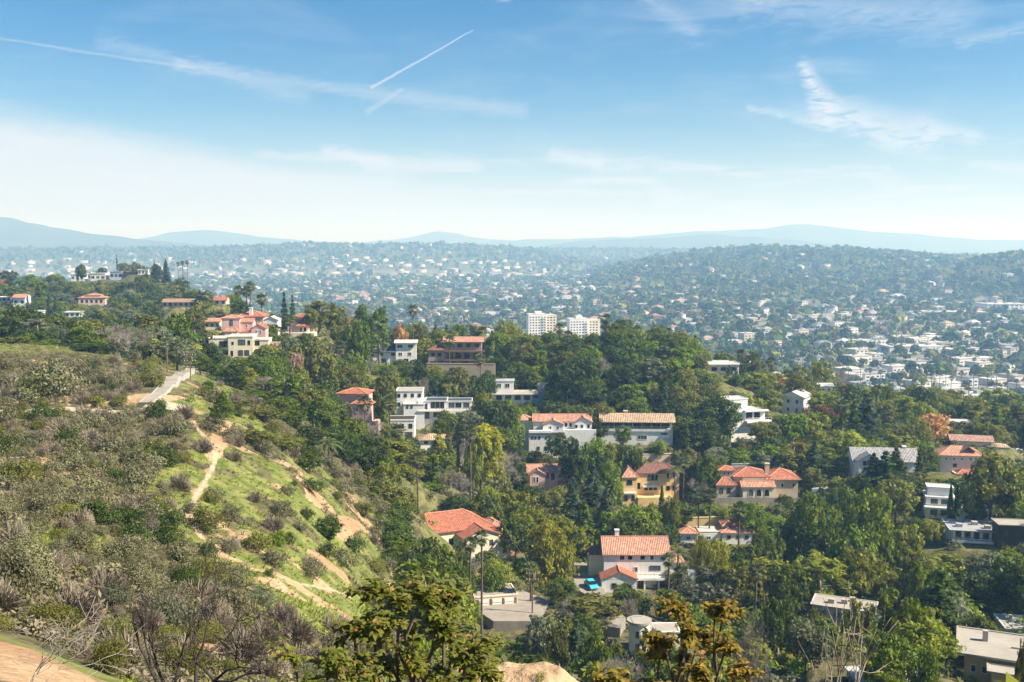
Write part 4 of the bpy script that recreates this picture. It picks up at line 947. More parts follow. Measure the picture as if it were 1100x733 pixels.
    h.wall(254, 282, 4, 28, None, 340.5, WP); r = h.hip(254, 282, 4, 28, 340.5, 5.5, RED, 1.2); h.chimney(268, 8, 341, 331, WW, 3.4, r); h.wins((260, 274), 345, 3, 4, 4); h.wall(282.3, 297, 6, 22, None, 344.5, WW); h.gable(282, 297, 6, 22, 344.5, 3.5, tile((.5, .5, .48), 'slate'), axis='y', ov=.8, cap=False, wall=WW)
    h = House('pavilion', 'pale pavilion with red roof over an open terrace among palms', 322, 322, 361, 0, 'terrace pavilion', 'pavilion', prot=(306, 336, 347, 358), pad=8)
    h.slab(304, 338, -2, 14, None, 357.5, WC, 'terrace'); h.wall(320, 331, 4, 12, 357.4, 351, WC); h.hip(318.5, 332, 2, 14, 350.5, 3, RED, .8); h.wins((322.5, 327), 354.5, 2.6, 4.5, 4, fr=FRAMED); h.rail(304, 320, -1.8, 357.4, 354.5, WC); h.wall(306, 334, 14.3, 24, None, 348, WP)
    h.hip(304, 335, 14, 26, 347.5, 2.4, DRED, .8)
    h = House('house', 'small red tile roof peeping out behind the terrace pavilion', 352, 322, 348, 0, 'small peeping red roof', prot=(316, 330, 335, 342), pad=7)
    h.wall(316, 329, 2, 16, None, 341, WP); h.hip(315.5, 329.5, 2, 16, 341, 4, RED, .8); h.wins((320, 325), 344, 2, 3, 2)
    h = House('house', 'white two storey house with dark lean-to roofs on the wooded crest', 340, 421, 391, 3, 'white lean-to house', prot=(396, 448, 367, 388), pad=10)
    h.wall(425, 447, 4, 24, None, 369, WW); h.gable(424, 448, 2, 26, 369, 2.2, tile((.6, .6, .58), 'slate'), ov=.8, cap=False, wall=WW); h.wall(399, 424.7, 6, 24, None, 377, WW); h.gable(405, 425, 3, 24, 378.5, 5, tile((.055, .07, .10), 'solar_slate'), ov=.8, cap=False, wall=WW); h.wall(395, 404.6, 4, 14, None, 379, WW); h.gable(395, 404.4, 3, 15, 379, 2.6, tile((.055, .07, .10), 'solar_slate'), ov=.6, cap=False, wall=WW)
    h.wins((429.5, 441), 372.5, 5.5, 4, 4, fr=WW); h.wins((409, 422), 381.5, 4.4, 3, 6, fr=FRAMED); h.wins((430, 440), 381, 4, 4, 4); h.win(399.5, 382, 3.5, 3, 4, fr=FRAMED); h.wins((412, 436), 388, 5, 4, 4, fr=FRAMED)
    h = House('house', 'brown three storey house with long clay roof behind a buff garden wall', 336, 492, 399, 0, 'brown clay-roofed house', prot=(460, 520, 362, 394), pad=12)
    h.wall(478, 517, 8, 30, None, 368, wallm((.36, .25, .18))); h.gable(476, 519, 6, 32, 368, 4.2, SALM, ov=1, cap=False, wall=wallm((.36, .25, .18))); h.wall(460, 477.6, 4, 22, None, 376, wallm((.42, .31, .24))); h.hip(459, 478, 3, 24, 376.5, 4.5, DRED, .8); h.slab(478, 521, 1, 7.8, 378.6, 377.4, WOOD, 'balcony'); h.rail(478, 521, 1.3, 377.4, 374.4); h.slab(478, 521, 0, 7.8, 388, 386.8, WOOD, 'balcony')
    h.wins((485, 494, 503, 512), 372, 5, 4, 8, fr=FRAMED); h.wins((483, 492, 501, 511), 383, 6, 6, 8, fr=FRAMED); h.wins((465, 472), 381.5, 4, 4, 4, fr=FRAMED); h.wins((465, 473, 485, 500), 391, 6, 5, 4, fr=FRAMED)
    for x in (479, 493, 507, 520.4): h.slab(x - .5, x + .5, .4, 1.4, 399, 388.1, WOOD, 'column')
    h = House('house', 'white modern house stepping down the slope with ribbon windows and slate deck', 290, 466, 452, 2, 'stepped white modern house', prot=(426, 508, 418, 450), pad=14)
    h.wall(426, 454, 6, 30, None, 421, WW); h.flat(426, 454, 6, 30, 421, FLATT, WW, h=1.2); h.wall(434, 456, -2, 5.8, None, 434, WW); h.flat(434, 456, -2, 5.8, 434, FLATW, WW, h=.8); h.wall(449, 480, 2, 28, None, 431.5, WW); h.flat(457, 480, 2, 28, 431.5, FLATD, WW, h=.8); h.wall(480.4, 507, 4, 26, None, 432, WW); h.flat(480.4, 507, 4, 26, 432, FLATD, WW, h=.8)
    h.wins((428.5, 435.5, 443, 450.5), 425.5, 3.2, 4, 6, fr=FRAMED); h.wins((438, 442.5), 436.5, 2.4, 4, -2, fr=FRAMED); h.win(428.5, 435, 3, 4, 6, fr=FRAMED)
    h.wins((451, 457.5), 437, 3.6, 6.5, 2, fr=FRAMED); h.wins((465, 470, 475), 435.5, 4.4, 7, 2, fr=FRAMED); h.wins((485, 492.5, 501), 436, 6.4, 5, 4, fr=FRAMED); h.slab(449, 509, -3, 1.8, 441.8, 440.4, WW, 'balcony'); h.rail(458, 508, -2.8, 440.3, 438)
    h.wins((452, 459), 446.5, 4.4, 7.5, 2, fr=FRAMED); h.wins((470, 494), 446, 9, 5, 2 if False else 1.9, fr=FRAMED)
    h = House('house', 'low white block with dark flat roof and garage below the stepped house', 278, 430, 471, 2, 'dark-topped white block', prot=(416, 446, 448, 470), pad=8)
    h.wall(416, 445, 2, 28, None, 452, WW); h.flat(416, 445, 2, 28, 452, paint((.05, .035, .03), .8, .2, .5, .1, 'dark_felt'), WW, h=1.2); h.wins((419, 432, 441), 458, 4, 5, 2, fr=FRAMED); h.slab(435, 443, 1.6, 2.4, 471, 464.5, FRAMED, 'garage_door')
    h = House('villa', 'pink villa with red tiled roofs half hidden by a tall palm', 264, 380, 466, -8, 'palm-screened pink villa', prot=(380, 402, 416, 446), pad=10)
    h.wall(362, 392, 6, 32, None, 423.5, WP); h.hip(361, 393, 5, 33, 423.5, 4.5, RED, 1); h.wall(380, 400, -4, 5.8, None, 433, WP); h.hip(379.5, 400.5, -4, 10, 433, 4.5, RED, 1); h.wins((387, 391), 428, 2.5, 4, 6); h.wins((385, 392, 397), 440, 2.6, 5, -4); h.wins((385, 396), 453, 3, 5, -4, fr=FRAMED); h.wall(400.4, 406, 0, 14, None, 452, WP)
    h = House('bungalow', 'white bungalow with tan hipped roof among golden willows', 262, 462, 484, 8, 'white tan-roofed bungalow', prot=(450, 478, 465, 481), pad=8)
    h.wall(452, 476, 4, 26, None, 473, WW); h.hip(451, 477, 3, 27, 473, 5, TANR, 1.2, cap=False); h.win(458, 476, 4, 3, 4, fr=FRAMED); h.wins((467, ), 477, 5, 4, 4); h.wall(476.4, 516, 14, 30, None, 474, WW); h.gable(476, 516, 13, 31, 474, 3, TANR, ov=1, cap=False, wall=WW)
    h = House('house', 'flat white house with deep eaves beside a blue shaded terrace', 318, 556, 434, 0, 'deep-eaved flat house', prot=(528, 574, 410, 432), pad=11)
    h.wall(530, 572, 4, 24, None, 424, WW); h.flat(526, 577, 0, 28, 424, FLATT, WW, h=1); h.wall(532, 552, 12, 26, 424, 411, WW); h.flat(532, 552, 12, 26, 411, FLATG, WW, h=.8); h.wins((536, 545), 416, 5, 5, 12); h.wins((536, 546, 556, 566), 428, 6.5, 5, 4, fr=FRAMED); h.slab(574, 604, 6, 20, None, 431, SHADEBLUE, 'terrace'); h.wall(578, 604, 21, 22, None, 414, WG, 'garden_wall')
    h = House('house', 'long white flat roof on the ridge end above three cypresses', 380, 777, 408, 4, 'white ridge-end roof', prot=(760, 796, 386, 402), pad=10)
    h.wall(761, 795, 4, 30, None, 392, WW); h.flat(759, 797, 0, 34, 392, FLATW, WW, h=1); h.wins((768, 778, 788), 397, 6, 4, 4, fr=FRAMED)
    h = House('house', 'small white gabled house with dark chimney among rust coloured shrubs', 330, 851, 447, -32, 'dark-chimneyed white house', prot=(838, 864, 420, 444), pad=8)
    h.wall(840, 860, 4, 30, None, 427, WW); r = h.gable(839, 861, 2, 32, 427, 5.5, FLATW, axis='y', ov=1, cap=False, wall=WW); h.chimney(846, 14, 424, 416, paint((.06, .05, .05), .8, .2, 1, 0, 'dark_brick'), 3.6, r); h.wins((846, 854), 432, 2.6, 4, 4, fr=FRAMED); h.wins((846, 854), 441, 2.6, 4, 4, fr=FRAMED)
    h = House('bungalow', 'tiny white roofed bungalow on the spur between eucalyptus trees', 372, 888, 424, 0, 'tiny white bungalow', prot=(881, 896, 411, 419), pad=7)
    h.wall(881, 895, 2, 16, None, 415.5, WW); h.gable(880, 896, 1, 18, 415.5, 2.4, FLATW, ov=.8, cap=False, wall=WW); h.wins((885, 891), 419, 2.6, 3, 2)
    h = House('house', 'long white flat house beyond the orange autumn tree', 330, 1029, 462, -6, 'long white flat house', prot=(1016, 1042, 450, 457), pad=8)
    h.wall(1016, 1041, 2, 16, None, 454, WW); h.flat(1014, 1043, 0, 18, 454, FLATW, WW, h=.8); h.wins((1021, 1029, 1036), 457.5, 4.5, 3, 2, fr=FRAMED)
    h = House('house', 'white roofed house corner at the edge of town by the spreading pine', 300, 1092, 496, -10, 'white corner roof', prot=(1080, 1100, 482, 494), pad=8)
    h.wall(1082, 1108, 4, 24, None, 488, WW); h.hip(1080, 1110, 2, 26, 488, 4, FLATW, 1, cap=False); h.wins((1088, 1096), 492, 4, 4, 4)
    # --- far knoll and its shoulder
    h = House('villa', 'long blush villa with pale red roof below the bluff houses', 545, 98, 329, 4, 'blush villa under the bluff', prot=(83, 114, 317, 327), pad=14)
    h.wall(84, 112, 2, 16, None, 320, wallm((.70, .52, .42))); h.hip(83.5, 112.5, 2, 16, 320, 2.6, SALM, .8, cap=False); h.wins((88, 93, 98, 103, 108), 324, 2.4, 3, 2, fr=FRAMED); h.wall(92, 106, 4, 14, 320, 317.5, wallm((.70, .52, .42)))
    h.hip(91.6, 106.4, 4, 14, 317.4, 1.8, SALM, .6, cap=False)
    for (nm, lb, x0, x1, y0, y1, wc, rc, sh) in (
        ('house', 'small white bluff house at the lower end of the row', 76, 90, 294, 302, WW, FLATW, 'end bluff house'),
        ('house', 'white bluff house with broad window wall, second in the row', 97, 113, 293, 302, WW, FLATG, 'broad white bluff house'),
        ('house', 'pale grey blue flat-roofed house in the middle of the bluff row', 118, 131, 291, 300, wallm((.5, .55, .6)), FLATW, 'grey blue bluff house'),
        ('house', 'dark bluff house with white base beside the grey blue one', 132.5, 145, 292, 301, wallm((.12, .10, .10)), FLATD, 'dark bluff house'),
        ('house', 'little white house on the bluff top next to the two tall conifers', 148, 159, 289, 295, WW, FLATW, 'conifer bluff house')):
        h = House(nm, lb, 655, (x0 + x1) / 2, y1, 3, sh, prot=(x0, x1, y0, y1), pad=9, group=None)
        h.wall(x0, x1, 1, 12, None, y0 + 1, wc); h.flat(x0 - .3, x1 + .3, .6, 12.4, y0 + 1, rc, wc, h=.5, ov=.2); n = 3
        h.wins([x0 + (x1 - x0) * (i + .5) / n for i in range(n)], (y0 + y1) / 2 + .6, (x1 - x0) / n * .7, 3, 1, fr=FRAMED if wc is not WW else WW)
    for (lb, x0, x1, y0, y1, Y, wc, rc, kind, sh) in (
        ('white flat house at the far end of the valley shoulder', -4, 11, 317, 324, 520, WW, FLATW, 'f', 'shoulder end house'),
        ('white house with stepped gable beside dark cypresses on the shoulder', 13, 27, 317, 330, 500, WW, SALM, 'g', 'stepped shoulder house'),
        ('long white flat-roofed house on the shoulder among pines', 27, 45, 332, 340, 470, WW, FLATW, 'f', 'long shoulder house'),
        ('low white house half sunk in trees below the blush villa', 69, 85, 333, 341, 470, WW, FLATW, 'f', 'sunken white house'),
        ('long low house with warm brown roof beyond the golden tree', 174, 208, 322, 330, 430, TAN and WT, BRN, 'g', 'long brown roof'),
        ('small house with faded red roof behind the yellow tree', 229, 243, 320, 328, 420, WC, RED, 'g', 'faded red roof'),
        ('small house with orange roof tucked beside the pink arched house', 219, 236, 343, 354, 330, WC, SALM, 'g', 'tucked orange roof'),
        ('small white house with blue shaded front at the valley edge', -3, 19, 371, 390, 300, WW, RED, 'g', 'valley edge house')):
        h = House('house', lb, Y, (x0 + x1) / 2, y1, 2, sh, prot=(x0, x1, y0, y1), pad=8)
        h.wall(x0 + .5, x1 - .5, 2, 16, None, y0 + 3, wc)
        if kind == 'f': h.flat(x0, x1, 1.5, 16.5, y0 + 3, rc, wc, h=.8, ov=.3)
        else: h.gable(x0, x1, 1, 17, y0 + 3, 3.2, rc, ov=.6, cap=False, wall=wc)
        n = max(2, int((x1 - x0) / 5)); h.wins([x0 + (x1 - x0) * (i + .5) / n for i in range(n)], y0 + 3 + (y1 - y0 - 3) * .45, 3, 3, 2, fr=FRAMED)
    # --- apartment towers on the plain
    for (lb, x0, x1, y0, y1, Y, sh, sx) in (('tall white apartment tower with stacked balconies rising from the plain', 568, 599, 336, 366, 1150, 'tall apartment tower', 0), ('broader white apartment tower beside a lone fan palm', 612, 646, 341, 368, 1130, 'broad apartment tower', 4)):
        h = House('apartment_tower', lb, Y, (x0 + x1) / 2, y1, 9, sh, 'apartment block', prot=(x0, x1, y0, y1 - 8), pad=30)
        m = x0 + (x1 - x0) * .62
        h.wall(x0, m, 2, 16, None, y0 + 2, WW); h.flat(x0, m, 2, 16, y0 + 2, FLATW, WW, h=.6, ov=.1); h.wall(m + .05, x1, 5, 20, None, y0 + 3.4, WC); h.flat(m + .1, x1, 5, 20, y0 + 3.4, FLATW, WC, h=.6, ov=.1); h.slab(x0 + 8, x0 + 15, 6, 12, y0 + 1.5, y0 - 1, WW, 'lift_house')
        for i in range(9):
            y = y0 + 5 + i * 2.9
            if y > y1 - 2: break
            h.wins([x0 + 2.2 + 3.1 * j for j in range(int((m - x0) / 3.1))], y, 1.9, 1.5, 2, fr=WW, bars=False); h.wins([m + 2.4 + 3.4 * j for j in range(3)], y + .6, 2.2, 1.6, 5, fr=WW, bars=False)
            h.slab(m - 5, m - .2, 1, 1.9, y + 1.4, y + .8, WW, 'balcony')
    # --- retaining walls and yards
    def gwall(name, label, Y, pts, pt, pb, mat, th=0.4, cat='wall'):
        b = MB(); z0 = W(550, pb, Y)[2]
        P = [(W(x, (pt + pb) / 2, yy)[0], yy) for x, yy in pts]; zt = W(550, pt, Y)[2]
        for (ax, ay), (bx, by) in zip(P, P[1:]):
            d = Vector((bx - ax, by - ay, 0)).normalized(); n = Vector((-d.y, d.x, 0)) * th
            b.prism([(ax, ay), (bx, by), (bx + n.x, by + n.y), (ax + n.x, ay + n.y)], z0 - 4, zt); b.prism([(ax - d.x * .05 - n.x * .2, ay - n.y * .2), (bx + d.x * .05 - n.x * .2, by - n.y * .2), (bx + n.x * 1.2, by + n.y * 1.2), (ax + n.x * 1.2, ay + n.y * 1.2)], zt + .003, zt + .12)
        o = b.build(name, mat); tag(o, label, cat); return o
    gwall('retaining_wall', 'buff panelled garden wall below the brown clay-roofed house', 326, [(458, 327), (532, 325)], 391, 399, wallm((.52, .42, .30)))
    gwall('retaining_wall', 'sunlit buff retaining wall above the yellow house', 274, [(690, 274), (724, 275)], 488.5, 500, wallm((.55, .46, .32)))
    gwall('retaining_wall', 'grey retaining wall behind the pool court', 262, [(872, 259), (900, 262), (922, 262), (926, 256)], 506, 522, CONC)
    gwall('retaining_wall', 'grey wall behind the arched villa roof', 268, [(786, 268), (846, 269)], 499, 506, CONC)
    gwall('retaining_wall', 'rough stone retaining wall under the cream flat-roofed house', 281, [(229, 281), (256, 280)], 386, 396, paint((.36, .29, .22), .95, .4, 1.5, .3, 'stone', .8))
    gwall('garden_wall', 'low ochre wall of the courtyard house garden', 236, [(728, 236), (776, 237)], 557, 562, wallm((.60, .46, .24)))
    gwall('garden_wall', 'long white garden wall beneath the spreading pine', 214, [(1026, 214), (1070, 211)], 545, 556, WW)
PALEROADM = paint((.33, .30, .25), .95, .25, .4, .5, 'pale_asphalt'); ROADM = paint((.22, .22, .23), .9, .15, .3, .3, 'asphalt')
def sheet(name, pts, width, mat, lift=0.16, kerb=True, label=None):
    """road or drive laid over the ground: ribbon with a raised kerb on each side"""
    P = [Vector((x, y, 0)) for x, y in pts]; R = []
    for a, b in zip(P, P[1:]):
        n = max(2, int((b - a).length / 2.0)); R += [a.lerp(b, i / n) for i in range(n)]
    R.append(P[-1]); b = MB(); L = []
    for i, p in enumerate(R):
        d = (R[min(i + 1, len(R) - 1)] - R[max(i - 1, 0)]).normalized(); n = Vector((-d.y, d.x, 0))
        w = width if not isinstance(width, tuple) else width[0] + (width[1] - width[0]) * i / (len(R) - 1)
        zc = max(h1(p.x, p.y), *(h1(p.x + n.x * s * w / 2, p.y + n.y * s * w / 2) for s in (-1, 1))) + lift
        L.append((p, n, w / 2, zc))
    for (p, n, w, z), (q, m, v, y) in zip(L, L[1:]):
        b.face([(p.x - n.x * w, p.y - n.y * w, z), (q.x - m.x * v, q.y - m.y * v, y), (q.x + m.x * v, q.y + m.y * v, y), (p.x + n.x * w, p.y + n.y * w, z)][::-1], 0)
        for s in (-1, 1):
            e = 0.25
            a0, a1 = p + n * s * w, q + m * s * v; b0, b1 = p + n * s * (w + e), q + m * s * (v + e)
            kz = 0.12 if kerb else 0.0
            b.face([(a0.x, a0.y, z + kz), (a1.x, a1.y, y + kz), (b1.x, b1.y, y + kz), (b0.x, b0.y, z + kz)], 1)
            b.face([(a0.x, a0.y, z - .02), (a1.x, a1.y, y - .02), (a1.x, a1.y, y + kz), (a0.x, a0.y, z + kz)], 1)
            b.face([(b0.x, b0.y, z - 1.5), (b1.x, b1.y, y - 1.5), (b1.x, b1.y, y + kz), (b0.x, b0.y, z + kz)], 1)
    tag(b.build(name, [mat, CONC]), label, None, None, 'structure')
houses()
for p, r in (((548, 668, 171), 11), ((530, 688, 165), 8), ((626, 630, 200), 9), ((745, 722, 142), 6)): q = W(*p); PADS.append((q[0], q[1], q[2] - .25, r))
make_ground(masks)
# ------------------------------------------------------------------ roads, drives, lawns
def gp(px, Y): 
    x = (px - CX) / F * Y * 1.0
    return (x, Y)
RPTS = PX([(157, 433), (170, 424), (183, 414), (196, 403), (207, 395)])
def flatroad(name, pts, width, mat, label):
    """pts: (px, py, Y) sight points: a road at its own level on a pad"""
    P = [W(*p) for p in pts]
    sheet(name, [(p[0], p[1]) for p in P], width, mat, 0.18, True, label)
sheet('road', RPTS, (1.7, 2.2), PALEROADM, 0.06, False, 'pale hillside road climbing to the trees')
def yard(name, poly, mat, label, lift=0.12):
    P = [W(*p) for p in poly]; z = max(max(h1(p[0], p[1]) for p in P), sum(p[2] for p in P) / len(P) - 1.0) + lift
    z = sum(p[2] for p in P) / len(P)
    b = MB(); pl = [(p[0], p[1]) for p in P]
    if sum(a[0] * c[1] - c[0] * a[1] for a, c in zip(pl, pl[1:] + pl[:1])) < 0: pl = pl[::-1]
    b.prism(pl, z - 4, z); tag(b.build(name, mat), label, None, None, 'structure'); return z
zdrive = yard('driveway', [(510, 657, 176), (530, 672, 170), (578, 665, 170), (590, 640, 180), (560, 634, 186), (512, 650, 178)], LIGHTCONC, 'pale concrete drive in front of the garages')
zvilla = yard('driveway', [(606, 628, 199), (636, 646, 191), (650, 640, 193), (646, 600, 214), (618, 594, 216)], LIGHTCONC, 'shaded drive beside the white villa')
yard('pool_court', [(872, 528, 250), (926, 530, 250), (924, 512, 260), (880, 511, 260)], paint((.34, .42, .44), .6, .15, .4, .2, 'court_paving'), 'blue grey walled pool court')
yard('road', [(726, 735, 138), (766, 735, 137), (742, 704, 149), (734, 706, 149)], PALEROADM, 'white street corner at the canyon bottom')
yard('path', [(640, 668, 160), (666, 676, 158), (672, 664, 163), (648, 656, 166)], LIGHTCONC, 'pale street glimpsed under the olive trees')
GRASSG = leaf('lawn_grass', (0.06, 0.11, 0.015), (0.14, 0.22, 0.03))
yard('lawn', [(508, 712, 160), (545, 712, 160), (548, 690, 168), (512, 690, 168)], GRASSG, 'bright lawn below the garage drive')
yard('lawn', [(968, 596, 204), (1000, 600, 203), (1004, 586, 210), (974, 582, 211)], LIGHTCONC, 'pale yard beside the box house')
yard('road', [(1030, 462, 320), (1062, 466, 318), (1066, 456, 334), (1036, 455, 336)], ROADM, 'asphalt street by the long white house')

# ------------------------------------------------------------------ small things: cars, poles, wire, gate piers
def car(label, x, y, z, rot, col, wheelsout=True):
    o = tag(empty('parked_car', (x, y, z), rot), label, 'car')
    M_ = paint(col, .3, .04, 2, .05, 'car_paint', 0.0); RUB = paint((.02, .02, .02), .8, .1, 2, 0, 'rubber', 0)
    b = MB()
    prof = [(-2.1, .35), (-2.12, .75), (-1.95, .92), (-1.1, .98), (1.15, .95), (2.0, .80), (2.12, .6), (2.1, .35)]
    def loft(prof, w, b, top=1.0):
        n = len(prof); A = [(u, -w * (0.97 if 0 < i < n - 1 else .9), v) for i, (u, v) in enumerate(prof)]; B = [(u, -q, v) for u, q, v in A]
        b.face(A); b.face(B[::-1])
        for i in range(n): j = (i + 1) % n; b.face([A[i], B[i], B[j], A[j]])
    loft(prof, .88, b); bo = b.build('body', M_, o)
    b = MB(); loft([(-1.55, .985), (-1.15, 1.40), (-.9, 1.46), (.35, 1.46), (.6, 1.40), (1.2, .985)], .76, b); ca = b.build('cabin', GLASS, o)
    b = MB(); b.box(-1.05, .5, -.66, .66, 1.462, 1.49); b.build('roof', M_, o)
    for u in (-1.3, 1.3):
        for w in (-.8, .8):
            b = MB(); b.tube([(u, w - .1, .33), (u, w + .1, .33)], .33, 14); wh = b.build('wheel', RUB, o)
            b = MB(); b.tube([(u, w - .11 if w < 0 else w + .105, .33), (u, w - .105 if w < 0 else w + .112, .33)], .2, 10); b.build('rim', FRAMEW, wh)
    for w in (-.6, .6):
        b = MB(); b.box(2.09, 2.14, w - .17, w + .17, .58, .72); b.build('headlight', FRAMEW, o)
        b = MB(); b.box(-2.15, -2.10, w - .17, w + .17, .68, .82); b.build('tail_light', paint((.35, .02, .02), .4, .0, 1, 0, 'red_lens', 0), o)
    return o
c = W(635, 634, 196.5); car('bright cyan car parked on the drive beside the white villa', c[0], c[1], zvilla + .02, math.radians(-75), (.05, .50, .66))
c = W(612, 612, 208); car('silver car in the shade at the top of the villa drive', c[0], c[1], zvilla + .02, math.radians(-80), (.45, .47, .5))
c = W(897, 520, 255); car('white car parked in the walled pool court', c[0], c[1], W(900, 520, 255)[2] + .05, math.radians(10), (.7, .7, .7))
def pole(label, px, pyt, pyb, Y, arm=True, r=.14, mat=None, name='utility_pole'):
    t, bt = W(px, pyt, Y), W(px, pyb, Y); zb = min(h1(bt[0], Y), bt[2]) - .5; hgt = t[2] - zb
    o = tag(empty(name, (t[0], Y, zb)), label, 'pole')
    b = MB(); b.tube([(0, 0, 0), (0, 0, hgt)], [r, r * .75], 8); b.build('shaft', mat or WOOD, o)
    if arm:
        for k in (.6, 1.7):
            b = MB(); b.box(-1.1, 1.1, -.16 - r, -.02 - r, hgt - k - .12, hgt - k); a = b.build('crossarm', WOOD, o)
            for u in (-1, -.5, .5, 1):
                b = MB(); b.tube([(u, -.09 - r, hgt - k), (u, -.09 - r, hgt - k + .2)], [.06, .04], 6); b.build('insulator', FRAMEW, a)
    return t
ptop = pole('dark utility pole standing on the driveway edge by the garages', 572, 612, 668, 174)
pole('slim grey pole at the upper end of the hillside road', 204, 378, 406, 190, True, .12)
pole('brown stump-topped pole wrapped in dry orange creeper beside the road', 179, 374, 408, 186, False, .16)
pole('utility pole rising from the willows by the tan-roofed bungalow', 501, 470, 520, 250)
pole('utility pole beside the sunken flat roof', 1046, 658, 690, 128, True, .1, CONC)
def wire(label, a, b, sag, r=.02):
    a, b = Vector(a), Vector(b); m = MB(); pts = [a.lerp(b, i / 24) - Vector((0, 0, sag * (1 - (2 * i / 24 - 1) ** 2))) for i in range(25)]
    m.tube(pts, r, 4); tag(m.build('overhead_wire', paint((.5, .5, .48), .6, 0, 1, 0, 'wire', 0)), label, 'wire')
wire('pale overhead wire sagging from the hedge towards the rusty tree', W(586, 652, 176), W(690, 662, 150), .9, .035)
wire('thin dark line strung from the driveway pole up the canyon', ptop, W(501, 474, 250), 2.5, .012)
for i, px in enumerate((653.5, 660)):
    g = W(px, 697, 156); o = tag(empty('gate_pier', (g[0], g[1], g[2] - 2.2)), ('square stone gate pier with cap, the one beside the olive tree', 'square stone gate pier with cap, the one toward the round tower')[i], 'gate pier')
    b = MB(); b.box(-.35, .35, -.35, .35, -2, 2.1); b.build('pier', CONC, o); b = MB(); b.box(-.45, .45, -.45, .45, 2.103, 2.3); b.build('capstone', LIGHTCONC, o)

hp = W(534, 640, 181); hg = tag(link('hedge', SHR['mid'][1]), 'long clipped green hedge growing over the garage roof', 'hedge'); hg.location = (hp[0], hp[1] + 3, hp[2] - .2); hg.scale = (4.6, 2.0, 1.7); hg.rotation_euler = (0, 0, .2)
hp = W(530, 622, 190); hg = tag(link('hedge', SHR['dark'][2]), 'dark rounded hedge terrace above the garages', 'hedge'); hg.location = (hp[0], hp[1], hp[2] - 1.6); hg.scale = (4.6, 2.2, 2.6); hg.rotation_euler = (0, 0, .15)
# ------------------------------------------------------------------ tree placing
THINGS = []     # candidates: dict(kind, px, Y, x, y, z, h (m), w (m), col)
LEANS = {}
def add(kind, px, ytop, Y, wpx, col, ybase=None, desc=None, keep=True, zb=None):
    """a tree seen at column px with its top at ytop, standing at distance Y; crown wpx wide"""
    x = ray(px, (ytop + 420) / 2)[0] * Y
    z = h1(x, Y) if zb is None else zb
    if ybase is not None: z = min(z, W(px, ybase, Y)[2])
    zt = W(px, ytop, Y)[2]; h = max(1.5, zt - z)
    THINGS.append(dict(kind=kind, px=px, Y=Y, x=x, y=Y, z=z, h=h, w=wpx * Y / F, col=col, keep=keep, desc=desc))
